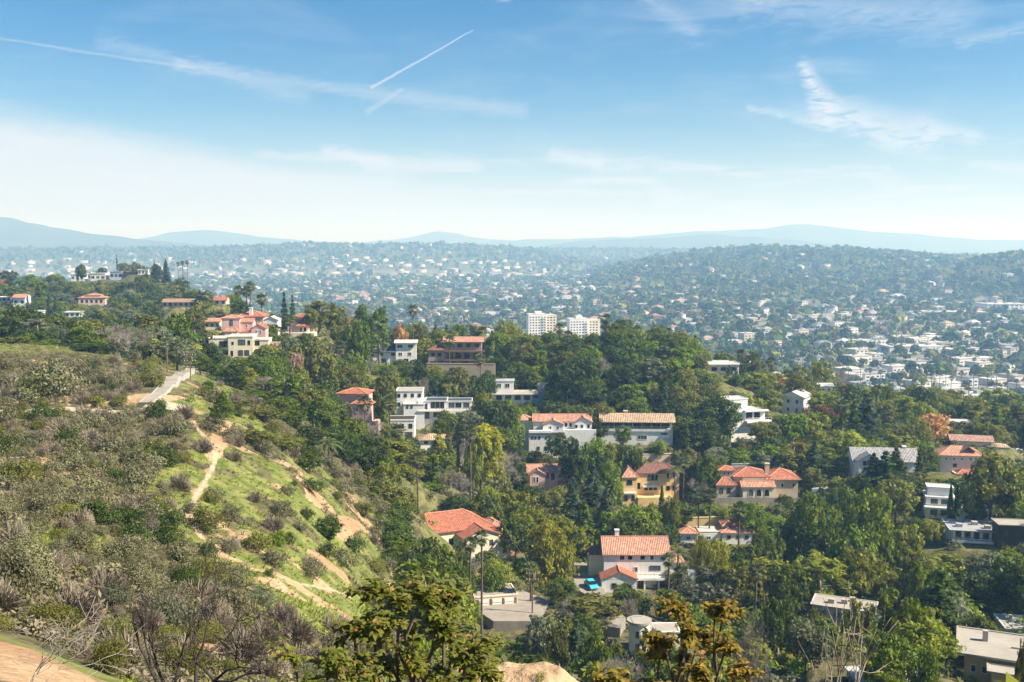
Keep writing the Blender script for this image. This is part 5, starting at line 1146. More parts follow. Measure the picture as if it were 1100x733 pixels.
# salient trees of the photograph
L = [
 # far knoll and left shoulder
 ('oak_tree', 90, 283, 640, 12, 'dark'), ('oak_tree', 170, 283, 640, 14, 'dark'), ('cedar_tree', 180, 278, 645, 14, 'dark'), ('cedar_tree', 168, 281, 648, 12, 'dark'), ('oak_tree', 135, 282, 660, 14, 'olive'), ('oak_tree', 147, 281, 670, 14, 'olive'), ('oak_tree', 160, 284, 660, 10, 'dark'), ('pine_tree', 128, 273, 690, 4, 'dark'),
 ('oak_tree', 112, 287, 665, 12, 'dark'), ('oak_tree', 100, 289, 670, 10, 'mid'),
 ('oak_tree', 9, 290, 600, 24, 'dark'), ('oak_tree', -6, 285, 560, 24, 'rust'), ('oak_tree', 36, 294, 590, 26, 'mid'), ('oak_tree', 56, 296, 600, 22, 'dark'),
 ('cypress_tree', 55, 313, 480, 6, 'dark'), ('cypress_tree', 62, 318, 470, 7, 'dark'), ('oak_tree', 130, 318, 500, 22, 'mid'), ('oak_tree', 146, 316, 500, 18, 'dark'),
 ('fig_tree', 218, 322, 380, 34, 'lime'), ('oak_tree', 236, 330, 360, 18, 'yellow'),
 ('fig_tree', 22, 326, 240, 60, 'dark'), ('oak_tree', 62, 336, 250, 48, 'mid'), ('oak_tree', 100, 342, 255, 46, 'olive'), ('eucalyptus_tree', 160, 336, 270, 44, 'olive'), ('oak_tree', 178, 338, 300, 34, 'lime'), ('oak_tree', 196, 348, 280, 40, 'mid'), ('eucalyptus_tree', 210, 332, 300, 32, 'olive'),
 ('bare_tree', 137, 346, 215, 64, 'bare'), ('bare_tree', 120, 352, 222, 40, 'bare'), ('oak_tree', 190, 362, 205, 50, 'grey'), ('fig_tree', 227, 366, 240, 34, 'dark'), ('oak_tree', 56, 364, 215, 34, 'mid'), ('oak_tree', 96, 368, 205, 44, 'dark'), ('oak_tree', 12, 372, 205, 40, 'olive'), ('oak_tree', 35, 352, 225, 40, 'dark'),
 ('oak_tree', 160, 370, 208, 34, 'dark'), ('oak_tree', 215, 378, 225, 26, 'mid'),
 # crest in the middle
 ('pine_tree', 306, 313, 340, 16, 'dark'), ('pine_tree', 315, 316, 345, 12, 'dark'), ('eucalyptus_tree', 343, 322, 330, 34, 'olive'), ('eucalyptus_tree', 362, 324, 335, 30, 'olive'), ('eucalyptus_tree', 334, 330, 325, 22, 'lime'), ('eucalyptus_tree', 391, 325, 340, 30, 'mid'), ('eucalyptus_tree', 408, 328, 340, 26, 'mid'), ('oak_tree', 378, 345, 315, 38, 'olive'), ('oak_tree', 384, 340, 310, 34, 'mid'),
 ('oak_tree', 430, 346, 352, 17, 'orange'), ('oak_tree', 452, 346, 360, 18, 'olive'), ('oak_tree', 471, 352, 365, 22, 'lime'), ('oak_tree', 448, 362, 345, 8, 'dark'), ('pine_tree', 498, 349, 370, 7, 'rust'),
 ('oak_tree', 336, 361, 275, 48, 'olive'), ('oak_tree', 290, 368, 262, 40, 'olive'), ('oak_tree', 300, 376, 250, 24, 'dark'), ('oak_tree', 318, 378, 255, 22, 'pink'), ('oak_tree', 322, 392, 248, 24, 'lime'), ('pine_tree', 345, 386, 255, 8, 'rust'), ('oak_tree', 262, 385, 235, 30, 'mid'), ('oak_tree', 278, 402, 225, 34, 'olive'), ('oak_tree', 245, 390, 232, 22, 'mid'),
 ('oak_tree', 373, 393, 286, 42, 'olive'), ('oak_tree', 348, 398, 276, 36, 'mid'), ('fig_tree', 344, 412, 232, 32, 'dark'), ('oak_tree', 410, 400, 285, 30, 'olive'), ('eucalyptus_tree', 422, 396, 300, 26, 'olive'), ('bare_tree', 456, 402, 305, 20, 'bare'), ('oak_tree', 436, 392, 318, 24, 'mid'), ('oak_tree', 452, 390, 318, 26, 'dark'),
 ('oak_tree', 470, 402, 312, 30, 'dark'), ('oak_tree', 490, 400, 315, 34, 'dark'), ('oak_tree', 510, 402, 312, 30, 'dark'), ('oak_tree', 484, 410, 305, 20, 'lime'), ('oak_tree', 524, 396, 318, 22, 'dark'), 
 ('cypress_tree', 413, 425, 262, 13, 'bright'), ('fig_tree', 478, 439, 270, 34, 'bright'), ('eucalyptus_tree', 500, 440, 272, 36, 'grey'), ('oak_tree', 520, 420, 285, 30, 'lime'), ('oak_tree', 534, 428, 280, 40, 'dark'), ('fig_tree', 546, 426, 285, 36, 'bright'),
 # tan bungalow group
 ('cedar_tree', 481, 446, 246, 16, 'mid'), ('cedar_tree', 492, 470, 240, 9, 'blue'), ('eucalyptus_tree', 470, 465, 240, 24, 'lemon'), ('eucalyptus_tree', 518, 452, 240, 34, 'lemon'), ('eucalyptus_tree', 531, 456, 243, 26, 'lemon'), ('oak_tree', 508, 470, 238, 24, 'lime'), ('oak_tree', 438, 476, 228, 26, 'olive'), ('oak_tree', 420, 456, 240, 26, 'olive'),
 ('fig_tree', 395, 465, 190, 50, 'dark'), ('fig_tree', 362, 458, 185, 52, 'dark'), ('pine_tree', 366, 430, 215, 38, 'mid'), ('fig_tree', 332, 456, 172, 34, 'dark'), ('fig_tree', 346, 424, 210, 42, 'mid'), ('oak_tree', 316, 440, 190, 36, 'mid'), ('cedar_tree', 239, 419, 152, 27, 'mid'), ('oak_tree', 266, 460, 140, 34, 'olive'), ('oak_tree', 284, 462, 142, 36, 'olive'), ('oak_tree', 254, 440, 165, 30, 'olive'), ('oak_tree', 282, 436, 170, 42, 'olive'), ('oak_tree', 306, 468, 152, 34, 'olive'), ('oak_tree', 332, 484, 146, 24, 'mid'), ('oak_tree', 300, 425, 195, 40, 'mid'), ('oak_tree', 272, 418, 200, 34, 'mid'),
 ('oak_tree', 104, 424, 141, 18, 'olive'),
 ('oak_tree', 412, 496, 182, 36, 'lime'), ('oak_tree', 398, 512, 172, 30, 'olive'), ('oak_tree', 440, 502, 222, 34, 'lime'), ('oak_tree', 468, 506, 232, 30, 'bright'), ('oak_tree', 430, 524, 180, 40, 'olive'), ('oak_tree', 462, 520, 228, 36, 'bright'), ('bare_tree', 494, 512, 225, 30, 'bare'), ('oak_tree', 524, 520, 225, 26, 'lime'), ('oak_tree', 540, 512, 232, 24, 'olive'), ('oak_tree', 390, 540, 150, 30, 'olive'),
 # canyon middle
 ('fig_tree', 352, 552, 120, 34, 'dark'), ('fig_tree', 420, 560, 150, 60, 'dark'), ('fig_tree', 462, 574, 158, 62, 'mid'), ('fig_tree', 440, 590, 140, 50, 'dark'), ('oak_tree', 492, 588, 165, 36, 'mid'), ('fig_tree', 530, 606, 182, 30, 'bright'), ('fig_tree', 588, 557, 196, 52, 'lemon'), ('fig_tree', 566, 520, 235, 44, 'dark'), ('oak_tree', 577, 528, 232, 44, 'olive'), ('oak_tree', 556, 540, 222, 34, 'mid'),
 ('cedar_tree', 616, 512, 232, 40, 'blue'), ('cedar_tree', 638, 498, 240, 50, 'blue'), ('cedar_tree', 652, 524, 226, 44, 'blue'), ('cedar_tree', 628, 536, 216, 44, 'mid'), ('fig_tree', 656, 492, 255, 28, 'bright'), ('oak_tree', 618, 470, 262, 30, 'dark'), ('fig_tree', 640, 468, 272, 40, 'bright'), ('oak_tree', 602, 464, 276, 34, 'dark'), ('oak_tree', 655, 474, 270, 32, 'lime'), ('oak_tree', 674, 476, 270, 36, 'dark'), ('oak_tree', 686, 480, 268, 26, 'mid'), ('oak_tree', 670, 456, 280, 22, 'mid'), ('oak_tree', 658, 548, 216, 40, 'mid'), ('oak_tree', 684, 550, 218, 30, 'bright'), ('oak_tree', 700, 540, 226, 30, 'lime'), ('oak_tree', 724, 532, 232, 24, 'lime'), ('cypress_tree', 712, 520, 240, 9, 'olive'),
 ('fig_tree', 612, 388, 318, 24, 'lime'), ('fig_tree', 745, 420, 300, 46, 'olive'), ('fig_tree', 772, 422, 292, 56, 'dark'), ('oak_tree', 728, 414, 306, 26, 'lime'), ('fig_tree', 758, 446, 284, 50, 'dark'), ('oak_tree', 740, 452, 282, 40, 'dark'), ('oak_tree', 820, 452, 284, 36, 'olive'), ('oak_tree', 848, 452, 300, 40, 'olive'), ('oak_tree', 832, 468, 280, 46, 'dark'), ('oak_tree', 862, 470, 285, 44, 'dark'), ('oak_tree', 896, 468, 290, 44, 'olive'),
 ('cypress_tree', 782, 390, 350, 7, 'dark'), ('cypress_tree', 789, 393, 352, 6, 'dark'), ('cypress_tree', 797, 384, 345, 6, 'dark'), ('oak_tree', 815, 400, 348, 44, 'lime'), ('oak_tree', 838, 404, 352, 36, 'orange'), ('oak_tree', 826, 412, 344, 24, 'lime'), ('oak_tree', 868, 436, 322, 12, 'rust'), ('oak_tree', 880, 418, 345, 20, 'rust'),
 ('pine_tree', 932, 422, 300, 40, 'blue'), ('pine_tree', 918, 428, 298, 30, 'dark'), ('eucalyptus_tree', 900, 430, 318, 26, 'lime'), ('oak_tree', 1003, 443, 290, 44, 'orange'), ('fig_tree', 986, 448, 285, 34, 'lime'), ('fig_tree', 975, 456, 283, 30, 'olive'), ('fig_tree', 992, 414, 345, 32, 'dark'), ('fig_tree', 1078, 424, 420, 17, 'orange'), ('oak_tree', 1036, 452, 300, 40, 'olive'), ('cedar_tree', 964, 480, 244, 46, 'dark'), ('cedar_tree', 940, 486, 243, 46, 'dark'), ('pine_tree', 953, 484, 242, 50, 'olive'), ('oak_tree', 928, 506, 241, 30, 'dark'), ('oak_tree', 958, 508, 240, 36, 'olive'), ('cedar_tree', 990, 478, 246, 22, 'dark'), ('oak_tree', 978, 512, 234, 36, 'dark'),
 ('oak_tree', 1068, 484, 205, 66, 'olive', 552), ('pine_tree', 1052, 510, 206, 40, 'mid', 552), ('pine_tree', 1088, 506, 204, 40, 'mid', 552),
 ('cypress_tree', 1024, 518, 212, 9, 'dark'), ('cypress_tree', 1031, 520, 211, 9, 'dark'),
 # right foreground of the canyon
 ('fig_tree', 873, 526, 205, 64, 'mid'), ('fig_tree', 936, 523, 196, 62, 'bright'), ('fig_tree', 922, 562, 192, 56, 'bright'), ('fig_tree', 890, 570, 195, 60, 'dark'), ('oak_tree', 846, 560, 205, 40, 'dark'), ('oak_tree', 976, 562, 196, 44, 'lime'), ('oak_tree', 1000, 556, 200, 30, 'lime'), ('fig_tree', 990, 590, 172, 50, 'olive'), ('oak_tree', 1014, 606, 160, 50, 'mid'), ('oak_tree', 1060, 614, 150, 60, 'dark'), ('oak_tree', 1096, 596, 150, 60, 'dark'), ('oak_tree', 1030, 634, 132, 60, 'grey'), ('oak_tree', 1000, 650, 120, 50, 'brown' if False else 'olive'),
 ('fig_tree', 772, 578, 200, 34, 'lemon'), ('fig_tree', 754, 572, 208, 24, 'lemon'), ('oak_tree', 806, 584, 190, 50, 'mid'), ('oak_tree', 830, 572, 200, 36, 'bright'), ('oak_tree', 800, 606, 172, 44, 'olive'), ('oak_tree', 848, 604, 166, 44, 'mid'), ('fig_tree', 836, 640, 132, 60, 'grey'), ('bamboo_tree', 860, 596, 176, 24, 'lime'), ('bamboo_tree', 900, 668, 110, 40, 'lime'), ('bamboo_tree', 930, 640, 122, 40, 'lime'), ('bamboo_tree', 960, 630, 128, 40, 'bright'), ('fig_tree', 985, 640, 110, 60, 'bright'), ('fig_tree', 960, 676, 96, 64, 'bright'), ('oak_tree', 870, 664, 104, 50, 'grey'), ('fig_tree', 1000, 690, 90, 50, 'mid'), ('bamboo_tree', 990, 600, 160, 24, 'bright'), ('oak_tree', 1108, 684, 84, 30, 'olive'),
  ('oak_tree', 594, 660, 150, 46, 'olive'), ('oak_tree', 550, 688, 150, 44, 'mid'), ('fig_tree', 524, 690, 140, 40, 'bright'), ('oak_tree', 690, 696, 138, 34, 'dark'), ('oak_tree', 706, 676, 140, 34, 'olive'), ('fig_tree', 920, 652, 150, 34, 'mid'), ('oak_tree', 880, 652, 152, 26, 'olive'), 
 # around drives
 ('fig_tree', 604, 620, 180, 36, 'mid'), ('eucalyptus_tree', 630, 636, 162, 60, 'olive'), ('eucalyptus_tree', 656, 642, 164, 40, 'olive'), ('oak_tree', 580, 660, 146, 40, 'grey'), ('oak_tree', 640, 676, 132, 44, 'mid'), ('oak_tree', 598, 672, 136, 30, 'olive'), ('bamboo_tree', 666, 634, 185, 20, 'lime'), ('bamboo_tree', 655, 640, 184, 12, 'lime'), ('oak_tree', 500, 640, 150, 30, 'bright'),
 ('oak_tree', 722, 688, 138, 40, 'mid'), ('oak_tree', 664, 690, 143, 26, 'mid'), ('bare_tree', 678, 640, 158, 34, 'bare'), ('bare_tree', 815, 640, 80, 50, 'bare'), 
]
for t in L: add(*t[:6], ybase=t[6] if len(t) > 6 else None)
P_ = [ # fan palms: px, ytop, ybase, Y, kind
 (270, 305, 345, 350), (266, 310, 340, 360), (257, 309, 335, 380), (282, 318, 345, 345), (444, 330, 368, 352), (366, 369, 397, 290), (392, 428, 466, 246), (428, 458, 505, 215), (505, 460, 545, 228), (448, 488, 520, 215), (601, 350, 385, 345), (610, 358, 385, 345), (651, 340, 372, 352), (483, 363, 400, 330), (516, 383, 410, 322), (517, 571, 660, 165), (505, 578, 668, 158), (571, 606, 640, 180),
 (735, 490, 520, 262), (752, 528, 565, 232), (764, 528, 565, 232), (720, 596, 632, 190), (734, 608, 636, 186), (796, 542, 580, 224), (815, 606, 640, 165), (905, 432, 470, 300), (684, 352, 385, 350), (552, 368, 395, 345), (1080, 428, 450, 395), (193, 282, 300, 640), (198, 281, 300, 645), (203, 280, 300, 640), (335, 336, 356, 345), (312, 340, 362, 318), (828, 386, 410, 380), (418, 428, 462, 252), (338, 422, 450, 235), (1060, 446, 480, 300), (942, 416, 440, 330), (795, 378, 402, 372), (700, 576, 610, 208)]
for (px, yt, yb, Y) in P_: add('palm_tree', px, yt, Y, 22 if Y < 400 else 8, 'palm', yb)
for (px, yt, Y) in ((730, 588, 186), (726, 500, 256), (352, 470, 170), (836, 540, 236)): add('feather_palm', px, yt, Y, 24, 'palm')

PROT += [(778, 801, 386, 424, 343), (850, 962, 528, 568, 188), (508, 540, 452, 515, 238), (570, 606, 556, 600, 194), (624, 645, 622, 642, 192), (524, 582, 643, 682, 168), (362, 394, 415, 425, 264), (508, 545, 684, 706, 160), (600, 630, 598, 630, 200)]
# fill the slopes and the canyon, keeping the houses in sight
def blocks_house(px, yt, w, Y):
    for (a, b, c, d, HY) in PROT:
        if Y < HY - 1 and px + w * .42 > a and px - w * .42 < b and yt < d - 1.5: 
            if yt < d - (d - c) * .18: return True
    return False
def clear_plot(x, y):
    for (qx, qy, qz, r) in PADS:
        if math.hypot(x - qx, y - qy) < min(r, 30) * .85: return False
    return True
DRIVES = [[W(*p)[:2] for p in q] for q in ([(540, 665, 168), (560, 660, 174), (580, 645, 180)], [(632, 636, 196), (628, 610, 205)], [(745, 725, 141), (738, 705, 149)], [(655, 668, 162), (655, 668, 161)])]
placed = [(t['x'], t['y'], t['w'] * .5) for t in THINGS]
cand = 0
for _ in range(42000):
    if cand > 1900: break
    Y = math.sqrt(rnd.uniform(62 ** 2, 600 ** 2)); px = rnd.uniform(-60, 1160); x = (px - CX) / F * Y
    if px < 250 + (Y - 150) * -0.4 and Y < 200: continue
    if px < 420 - (Y - 70) * .35 and Y < 215: continue
    if Y < 175 and px < 560 and not (px > 408 and Y > 95 and px > 470 - (Y - 95) * .8): continue
    if Y < 70 and px < 900: continue
    if Y > 430 and not (px < 240 and Y < 640): continue
    if not clear_plot(x, Y): continue
    w = rnd.uniform(5.5, 11); h = w * rnd.uniform(.75, 1.25)
    if Y > 430: w *= 1.2
    if any((x - a) ** 2 + (Y - b) ** 2 < (.50 * (w * .5 + r)) ** 2 for a, b, r in placed): continue
    if any(float(polyline_dist(q, np.array([x]), np.array([Y]))[0]) < 7 for q in DRIVES): continue
    if float(polyline_dist(RPTS, np.array([x]), np.array([Y]))[0]) < 6: continue
    z = h1(x, Y); q = proj(x, Y, z + h); wp = w * F / Y
    for _k in range(3):
        if blocks_house(q[0], q[1], wp, Y): h *= .6; w *= .75; wp *= .75; q = proj(x, Y, z + h)
        else: break
    else: continue
    if h < 2.2: continue
    r = rnd.random(); slope_dark = 540 < px < 780 and 285 < Y < 345
    if slope_dark: col = rnd.choice(['dark', 'mid', 'dark', 'olive', 'mid', 'bright'])
    elif px > 700 and Y < 210: col = rnd.choice(['mid', 'bright', 'bright', 'olive', 'mid', 'lime', 'grey'])
    elif px < 330: col = rnd.choice(['mid', 'mid', 'olive', 'bright', 'dark', 'grey', 'lime'])
    else: col = rnd.choice(['mid', 'mid', 'olive', 'dark', 'bright', 'lime', 'lime', 'olive', 'bright', 'lime', 'rust' if rnd.random() < .15 else 'mid'])
    kind = 'oak_tree'
    if h > 7 and r < .16: kind = 'eucalyptus_tree'; col = rnd.choice(['olive', 'grey', 'mid', 'lime'])
    elif h > 7 and r < .24: kind = 'pine_tree'; col = rnd.choice(['dark', 'blue', 'mid']); w *= .7
    elif r < .42 and col in ('dark', 'mid', 'bright', 'lime', 'olive'): kind = 'fig_tree'
    elif r > .965 and h > 4: kind = 'bare_tree'; col = 'bare'
    THINGS.append(dict(kind=kind, px=q[0], Y=Y, x=x, y=Y, z=z, h=h, w=w, col=col, keep=False, desc=None)); placed.append((x, Y, w * .5)); cand += 1

extra = 0
for _ in range(9000):
    if extra > 260: break
    if rnd.random() < .6: Y, px = rnd.uniform(288, 392), rnd.uniform(535, 800)
    else: Y, px = rnd.uniform(62, 165), rnd.uniform(405, 620)
    x = (px - CX) / F * Y
    if Y < 170 and px < 455 - (Y - 62) * .5: continue
    if not clear_plot(x, Y): continue
    w = rnd.uniform(6, 11.5) if Y > 200 else rnd.uniform(2.0, 4.5); h = w * rnd.uniform(.8, 1.2)
    if any((x - a) ** 2 + (Y - b) ** 2 < (.42 * (w * .5 + r)) ** 2 for a, b, r in placed): continue
    z = h1(x, Y); q = proj(x, Y, z + h)
    if blocks_house(q[0], q[1], w * F / Y, Y): continue
    if any(float(polyline_dist(q2, np.array([x]), np.array([Y]))[0]) < 7 for q2 in DRIVES): continue
    THINGS.append(dict(kind='fig_tree' if rnd.random() < .3 else 'oak_tree', px=q[0], Y=Y, x=x, y=Y, z=z, h=h, w=w, col=rnd.choice(['dark', 'mid', 'olive', 'mid', 'dark', 'bright'] if Y > 200 else ['dark', 'mid', 'olive', 'bright', 'lime']), keep=False, desc=None)); placed.append((x, Y, w * .5)); extra += 1
# hillside shrubs on the near slope
SHL = [(165, 485, 44, 'olive'), (180, 492, 40, 'dark'), (144, 573, 44, 'dark'), (120, 585, 40, 'brown'), (25, 570, 52, 'sage'), (60, 590, 44, 'sage'), (80, 540, 46, 'sage'), (115, 470, 40, 'brown'), (65, 455, 44, 'brown'), (60, 410, 70, 'sage'), (40, 412, 50, 'olive'), (160, 405, 36, 'olive'), (142, 412, 30, 'brown'), (88, 424, 36, 'brown'), (130, 430, 24, 'olive'), (190, 448, 34, 'brown'), (172, 452, 32, 'brown'), (110, 545, 30, 'olive'), (135, 535, 30, 'brown'), (50, 528, 40, 'sage'), (10, 520, 40, 'sage'), (40, 560, 34, 'dark'), (212, 606, 34, 'olive'), (222, 590, 30, 'dark'), (228, 628, 40, 'grey'), (195, 610, 36, 'brown'), (150, 620, 60, 'sage'), (120, 640, 64, 'grey'), (90, 628, 50, 'brown'), (290, 615, 18, 'dark'), (330, 600, 30, 'brown'), (350, 590, 30, 'dark'), (310, 540, 14, 'dark'), (260, 612, 20, 'olive'), (380, 585, 30, 'dark'), (175, 545, 26, 'bright'), (168, 535, 24, 'lime'), (205, 545, 26, 'grey'), (226, 535, 24, 'olive'), (230, 655, 70, 'brown'), (180, 660, 80, 'grey'), (130, 690, 90, 'brown'), (260, 690, 90, 'brown'), (300, 660, 60, 'brown'), (280, 640, 40, 'grey'), (506, 724, 34, 'mid'), (524, 731, 26, 'bright'), (626, 729, 34, 'olive'), (648, 731, 40, 'mid'), (580, 732, 18, 'lime'), (60, 660, 60, 'dark'), (200, 700, 90, 'brown'), (320, 700, 60, 'brown')]
for (px, py, w, col) in SHL:
    p = hit(px, min(py + w * .25, 731)); THINGS.append(dict(kind='shrub', px=px, Y=p[1], x=p[0], y=p[1], z=p[2], h=w * .62 * p[1] / F, w=w * p[1] / F, col=col, keep=True, desc=None))
spl = [(t['x'], t['y'], t['w'] * .5) for t in THINGS if t['kind'] == 'shrub']
n = 0
for _ in range(16000):
    if n > 620: break
    px = rnd.uniform(-25, 440); py = rnd.uniform(388, 740); p = hit(px, min(py, 733))
    if p[1] > 205 or p[1] < 17: continue
    x, y = p[0], p[1]; ax, ay = np.array([x]), np.array([y])
    g, s, q = masks(ax, ay)[0]
    if q > .1 or s > .72: continue
    if float(polyline_dist(RPTS, ax, ay)[0]) < 4 or float(polyline_dist(TRAIL, ax, ay)[0]) < 2.6: continue
    if px < 110 and y < 33: continue
    if y < 26 and px > 330: continue
    if px < 120 and y < 36 and rnd.random() < .9: continue
    on_ridge = g > .45
    if on_ridge and rnd.random() < .93: continue
    if 205 < px < 400 and 60 < y < 150 and rnd.random() < .84: continue
    if rnd.random() < .25: continue
    if px > 330 and rnd.random() < .4: continue
    w = rnd.uniform(1.4, 4.4) * (.6 if on_ridge else 1) * (.8 if y < 40 else 1)
    if any((x - a) ** 2 + (y - b) ** 2 < (.66 * (w * .5 + r)) ** 2 for a, b, r in spl): continue
    col = rnd.choice(['sage', 'sage', 'brown', 'brown', 'sage', 'brown', 'olive', 'sage', 'sage', 'dark'] if y > 60 else ['brown', 'brown', 'sage', 'sage', 'brown', 'olive']) if not on_ridge else rnd.choice(['mid', 'olive', 'dark', 'bright'])
    THINGS.append(dict(kind='shrub', px=px, Y=y, x=x, y=y, z=p[2], h=w * rnd.uniform(.5, .75), w=w, col=col, keep=False, desc=None)); spl.append((x, y, w * .5)); n += 1

# ------------------------------------------------------------------ which of them show, and how large (a rough depth picture)
def rate():
    gx = np.arange(1100); dep = np.full((733, 1100), 1e9); yy = np.exp(np.linspace(math.log(8), math.log(900), 420))
    low = np.full(1100, 733.0)
    for Y in yy:
        x = (gx + .5 - CX) / F * Y; z = H(x, np.full(1100, Y)); _, py = proj(x, Y, z)
        for c in np.nonzero(py < low)[0]:
            a, b = max(0, int(py[c])), int(min(733, low[c] + 1)); dep[a:b, c] = np.minimum(dep[a:b, c], Y); low[c] = py[c]
    items = [(t['Y'], 't', t) for t in THINGS] + [(q[4], 'h', q) for q in PROT]
    for Y, k, t in sorted(items, key=lambda q: q[0]):
        if k == 'h':
            a, b, c, d, _ = t; v = dep[max(0, int(c)):int(d), max(0, int(a)):int(b)]; v[v > Y] = Y; continue
        zc = t['z'] + t['h'] * (.5 if t['kind'] == 'shrub' else .6); ry = t['h'] * (.5 if t['kind'] == 'shrub' else .42) * F / Y; rx = t['w'] * .46 * F / Y
        if 'palm' in t['kind']: zc = t['z'] + t['h'] - 1; ry = 1.4 * F / Y
        px, py = proj(t['x'], t['y'], zc); t['cx'], t['cy'] = px, py
        x0, x1, y0, y1 = max(0, int(px - rx)), min(1100, int(px + rx) + 1), max(0, int(py - ry)), min(733, int(py + ry) + 1)
        if x1 <= x0 or y1 <= y0: t['vis'] = 0; continue
        X, Yv = np.meshgrid(np.arange(x0, x1), np.arange(y0, y1)); m = ((X - px) / max(rx, .7)) ** 2 + ((Yv - py) / max(ry, .7)) ** 2 < 1
        v = dep[y0:y1, x0:x1]; s = m & (v > Y + 2); t['vis'] = int(s.sum()); t['frac'] = s.sum() / max(1, m.sum()); v[s] = Y
rate()
# ------------------------------------------------------------------ build the chosen ones as things, the rest as one mass each
GROUPN = dict(oak_tree='broad crowned trees on the slopes', fig_tree='dense round evergreen trees', eucalyptus_tree='airy tall eucalyptus trees', cedar_tree='cedars', pine_tree='pines', cypress_tree='columnar cypresses', bamboo_tree='bamboo clumps', bare_tree='leafless trees', palm_tree='fan palms', feather_palm='feather palms', shrub='shrubs on the dry slope')
NOUN = dict(oak_tree='tree', fig_tree='bushy tree', eucalyptus_tree='airy eucalyptus', cedar_tree='cedar', pine_tree='pine', cypress_tree='cypress column', bamboo_tree='feathery bamboo', bare_tree='leafless tree', palm_tree='fan palm', feather_palm='feather palm', shrub='shrub')
CATN = dict(oak_tree='tree', fig_tree='tree', eucalyptus_tree='tree', cedar_tree='tree', pine_tree='tree', cypress_tree='tree', bamboo_tree='bamboo', bare_tree='tree', palm_tree='palm', feather_palm='palm', shrub='shrub')
MAXK = dict(oak_tree=280, fig_tree=140, shrub=300, eucalyptus_tree=90, pine_tree=80)
bykind = {}
for t in THINGS: bykind.setdefault(t['kind'], []).append(t)
CHOSEN, REST = [], []
for k, v in bykind.items():
    v.sort(key=lambda t: -t['vis'])
    for i, t in enumerate(v):
        (CHOSEN if (i < MAXK.get(k, 120) and t['vis'] >= (10 if not 'palm' in k else 3)) else REST).append(t)
LAND += [(137, 362, 215, 'big leafless tree above the trail'), (100, 441, 138, 'dirt trail'), (188, 411, 185, 'hillside road'), (232, 475, 125, 'orange rock outcrop'), (290, 616, 90, 'dirt ridge path'), (212, 560, 100, 'bend of the ridge path'), (55, 432, 140, 'orange cut bank'), (35, 712, 28, 'bare dirt patch'), (376, 580, 110, 'eroded bank'), (550, 660, 172, 'garage driveway'), (900, 518, 255, 'pool court'), (190, 680, 24, 'dark leafless tree'), (520, 490, 240, 'golden tree'), (1003, 463, 290, 'orange autumn tree'), (640, 540, 232, 'tallest cedars'), (790, 405, 350, 'three cypresses'), (1068, 515, 205, 'spreading pine'), (588, 585, 196, 'yellow topped tree by the driveway'), (430, 355, 350, 'orange tree on the crest'), (760, 670, 16, 'rusty leaved tree'), (250, 530, 105, 'green ridge slope'), (20, 480, 110, 'valley side scrub'), (60, 560, 75, 'grey scrub hollow'), (120, 510, 95, 'mid slope scrub'), (320, 660, 60, 'green lower slope')]
ORD = ['', 'second', 'third', 'fourth', 'fifth', 'sixth', 'seventh', 'eighth', 'ninth', 'tenth', 'eleventh', 'twelfth', 'thirteenth', 'fourteenth', 'fifteenth', 'sixteenth']
def relabel(items, land):
    """each label from look + nearest landmark + side of it; repeats told apart by their order outward from that landmark"""
    buckets = {}
    for t in items:
        best = sorted(land, key=lambda q: (q[0] - t['cx']) ** 2 + (1.6 * (q[1] - t['cy'])) ** 2)[0]
        dx, dy = t['cx'] - best[0], t['cy'] - best[1]
        side = ('just below the' if dy > 0 else 'just above the') if abs(dy) * 1.1 > abs(dx) else ('right of the' if dx > 0 else 'left of the')
        t['k'] = (t['look'], side, best[3]); buckets.setdefault(t['k'], []).append((math.hypot(dx, dy), t))
    for (look, side, lm), v in buckets.items():
        v.sort(key=lambda q: q[0])
        for i, (_, t) in enumerate(v):
            t['label'] = f"{look} {side} {lm}" if len(v) == 1 else (f"{look} {side} {lm}, closest" if i == 0 else f"{look} {side} {lm}, {ORD[min(i, 15)]} closest")
for t in CHOSEN:
    hp = t['h'] * F / t['Y']
    if t['kind'] == 'shrub': size = 'large' if t['w'] > 3.0 else ('small' if t['w'] < 1.9 else '')
    elif t['kind'] in ('palm_tree', 'feather_palm'): size = 'tall' if hp > 46 else ('small' if hp < 24 else '')
    else: size = 'tall' if t['h'] > 10.5 else ('small' if t['h'] < 4.6 else '')
    c = CNAME.get(t['col'], '') if t['kind'] not in ('bare_tree', 'palm_tree', 'feather_palm') else ''
    t['look'] = ' '.join(w for w in (size, c, NOUN[t['kind']]) if w)
relabel(CHOSEN, LAND)
SEEDI = 0
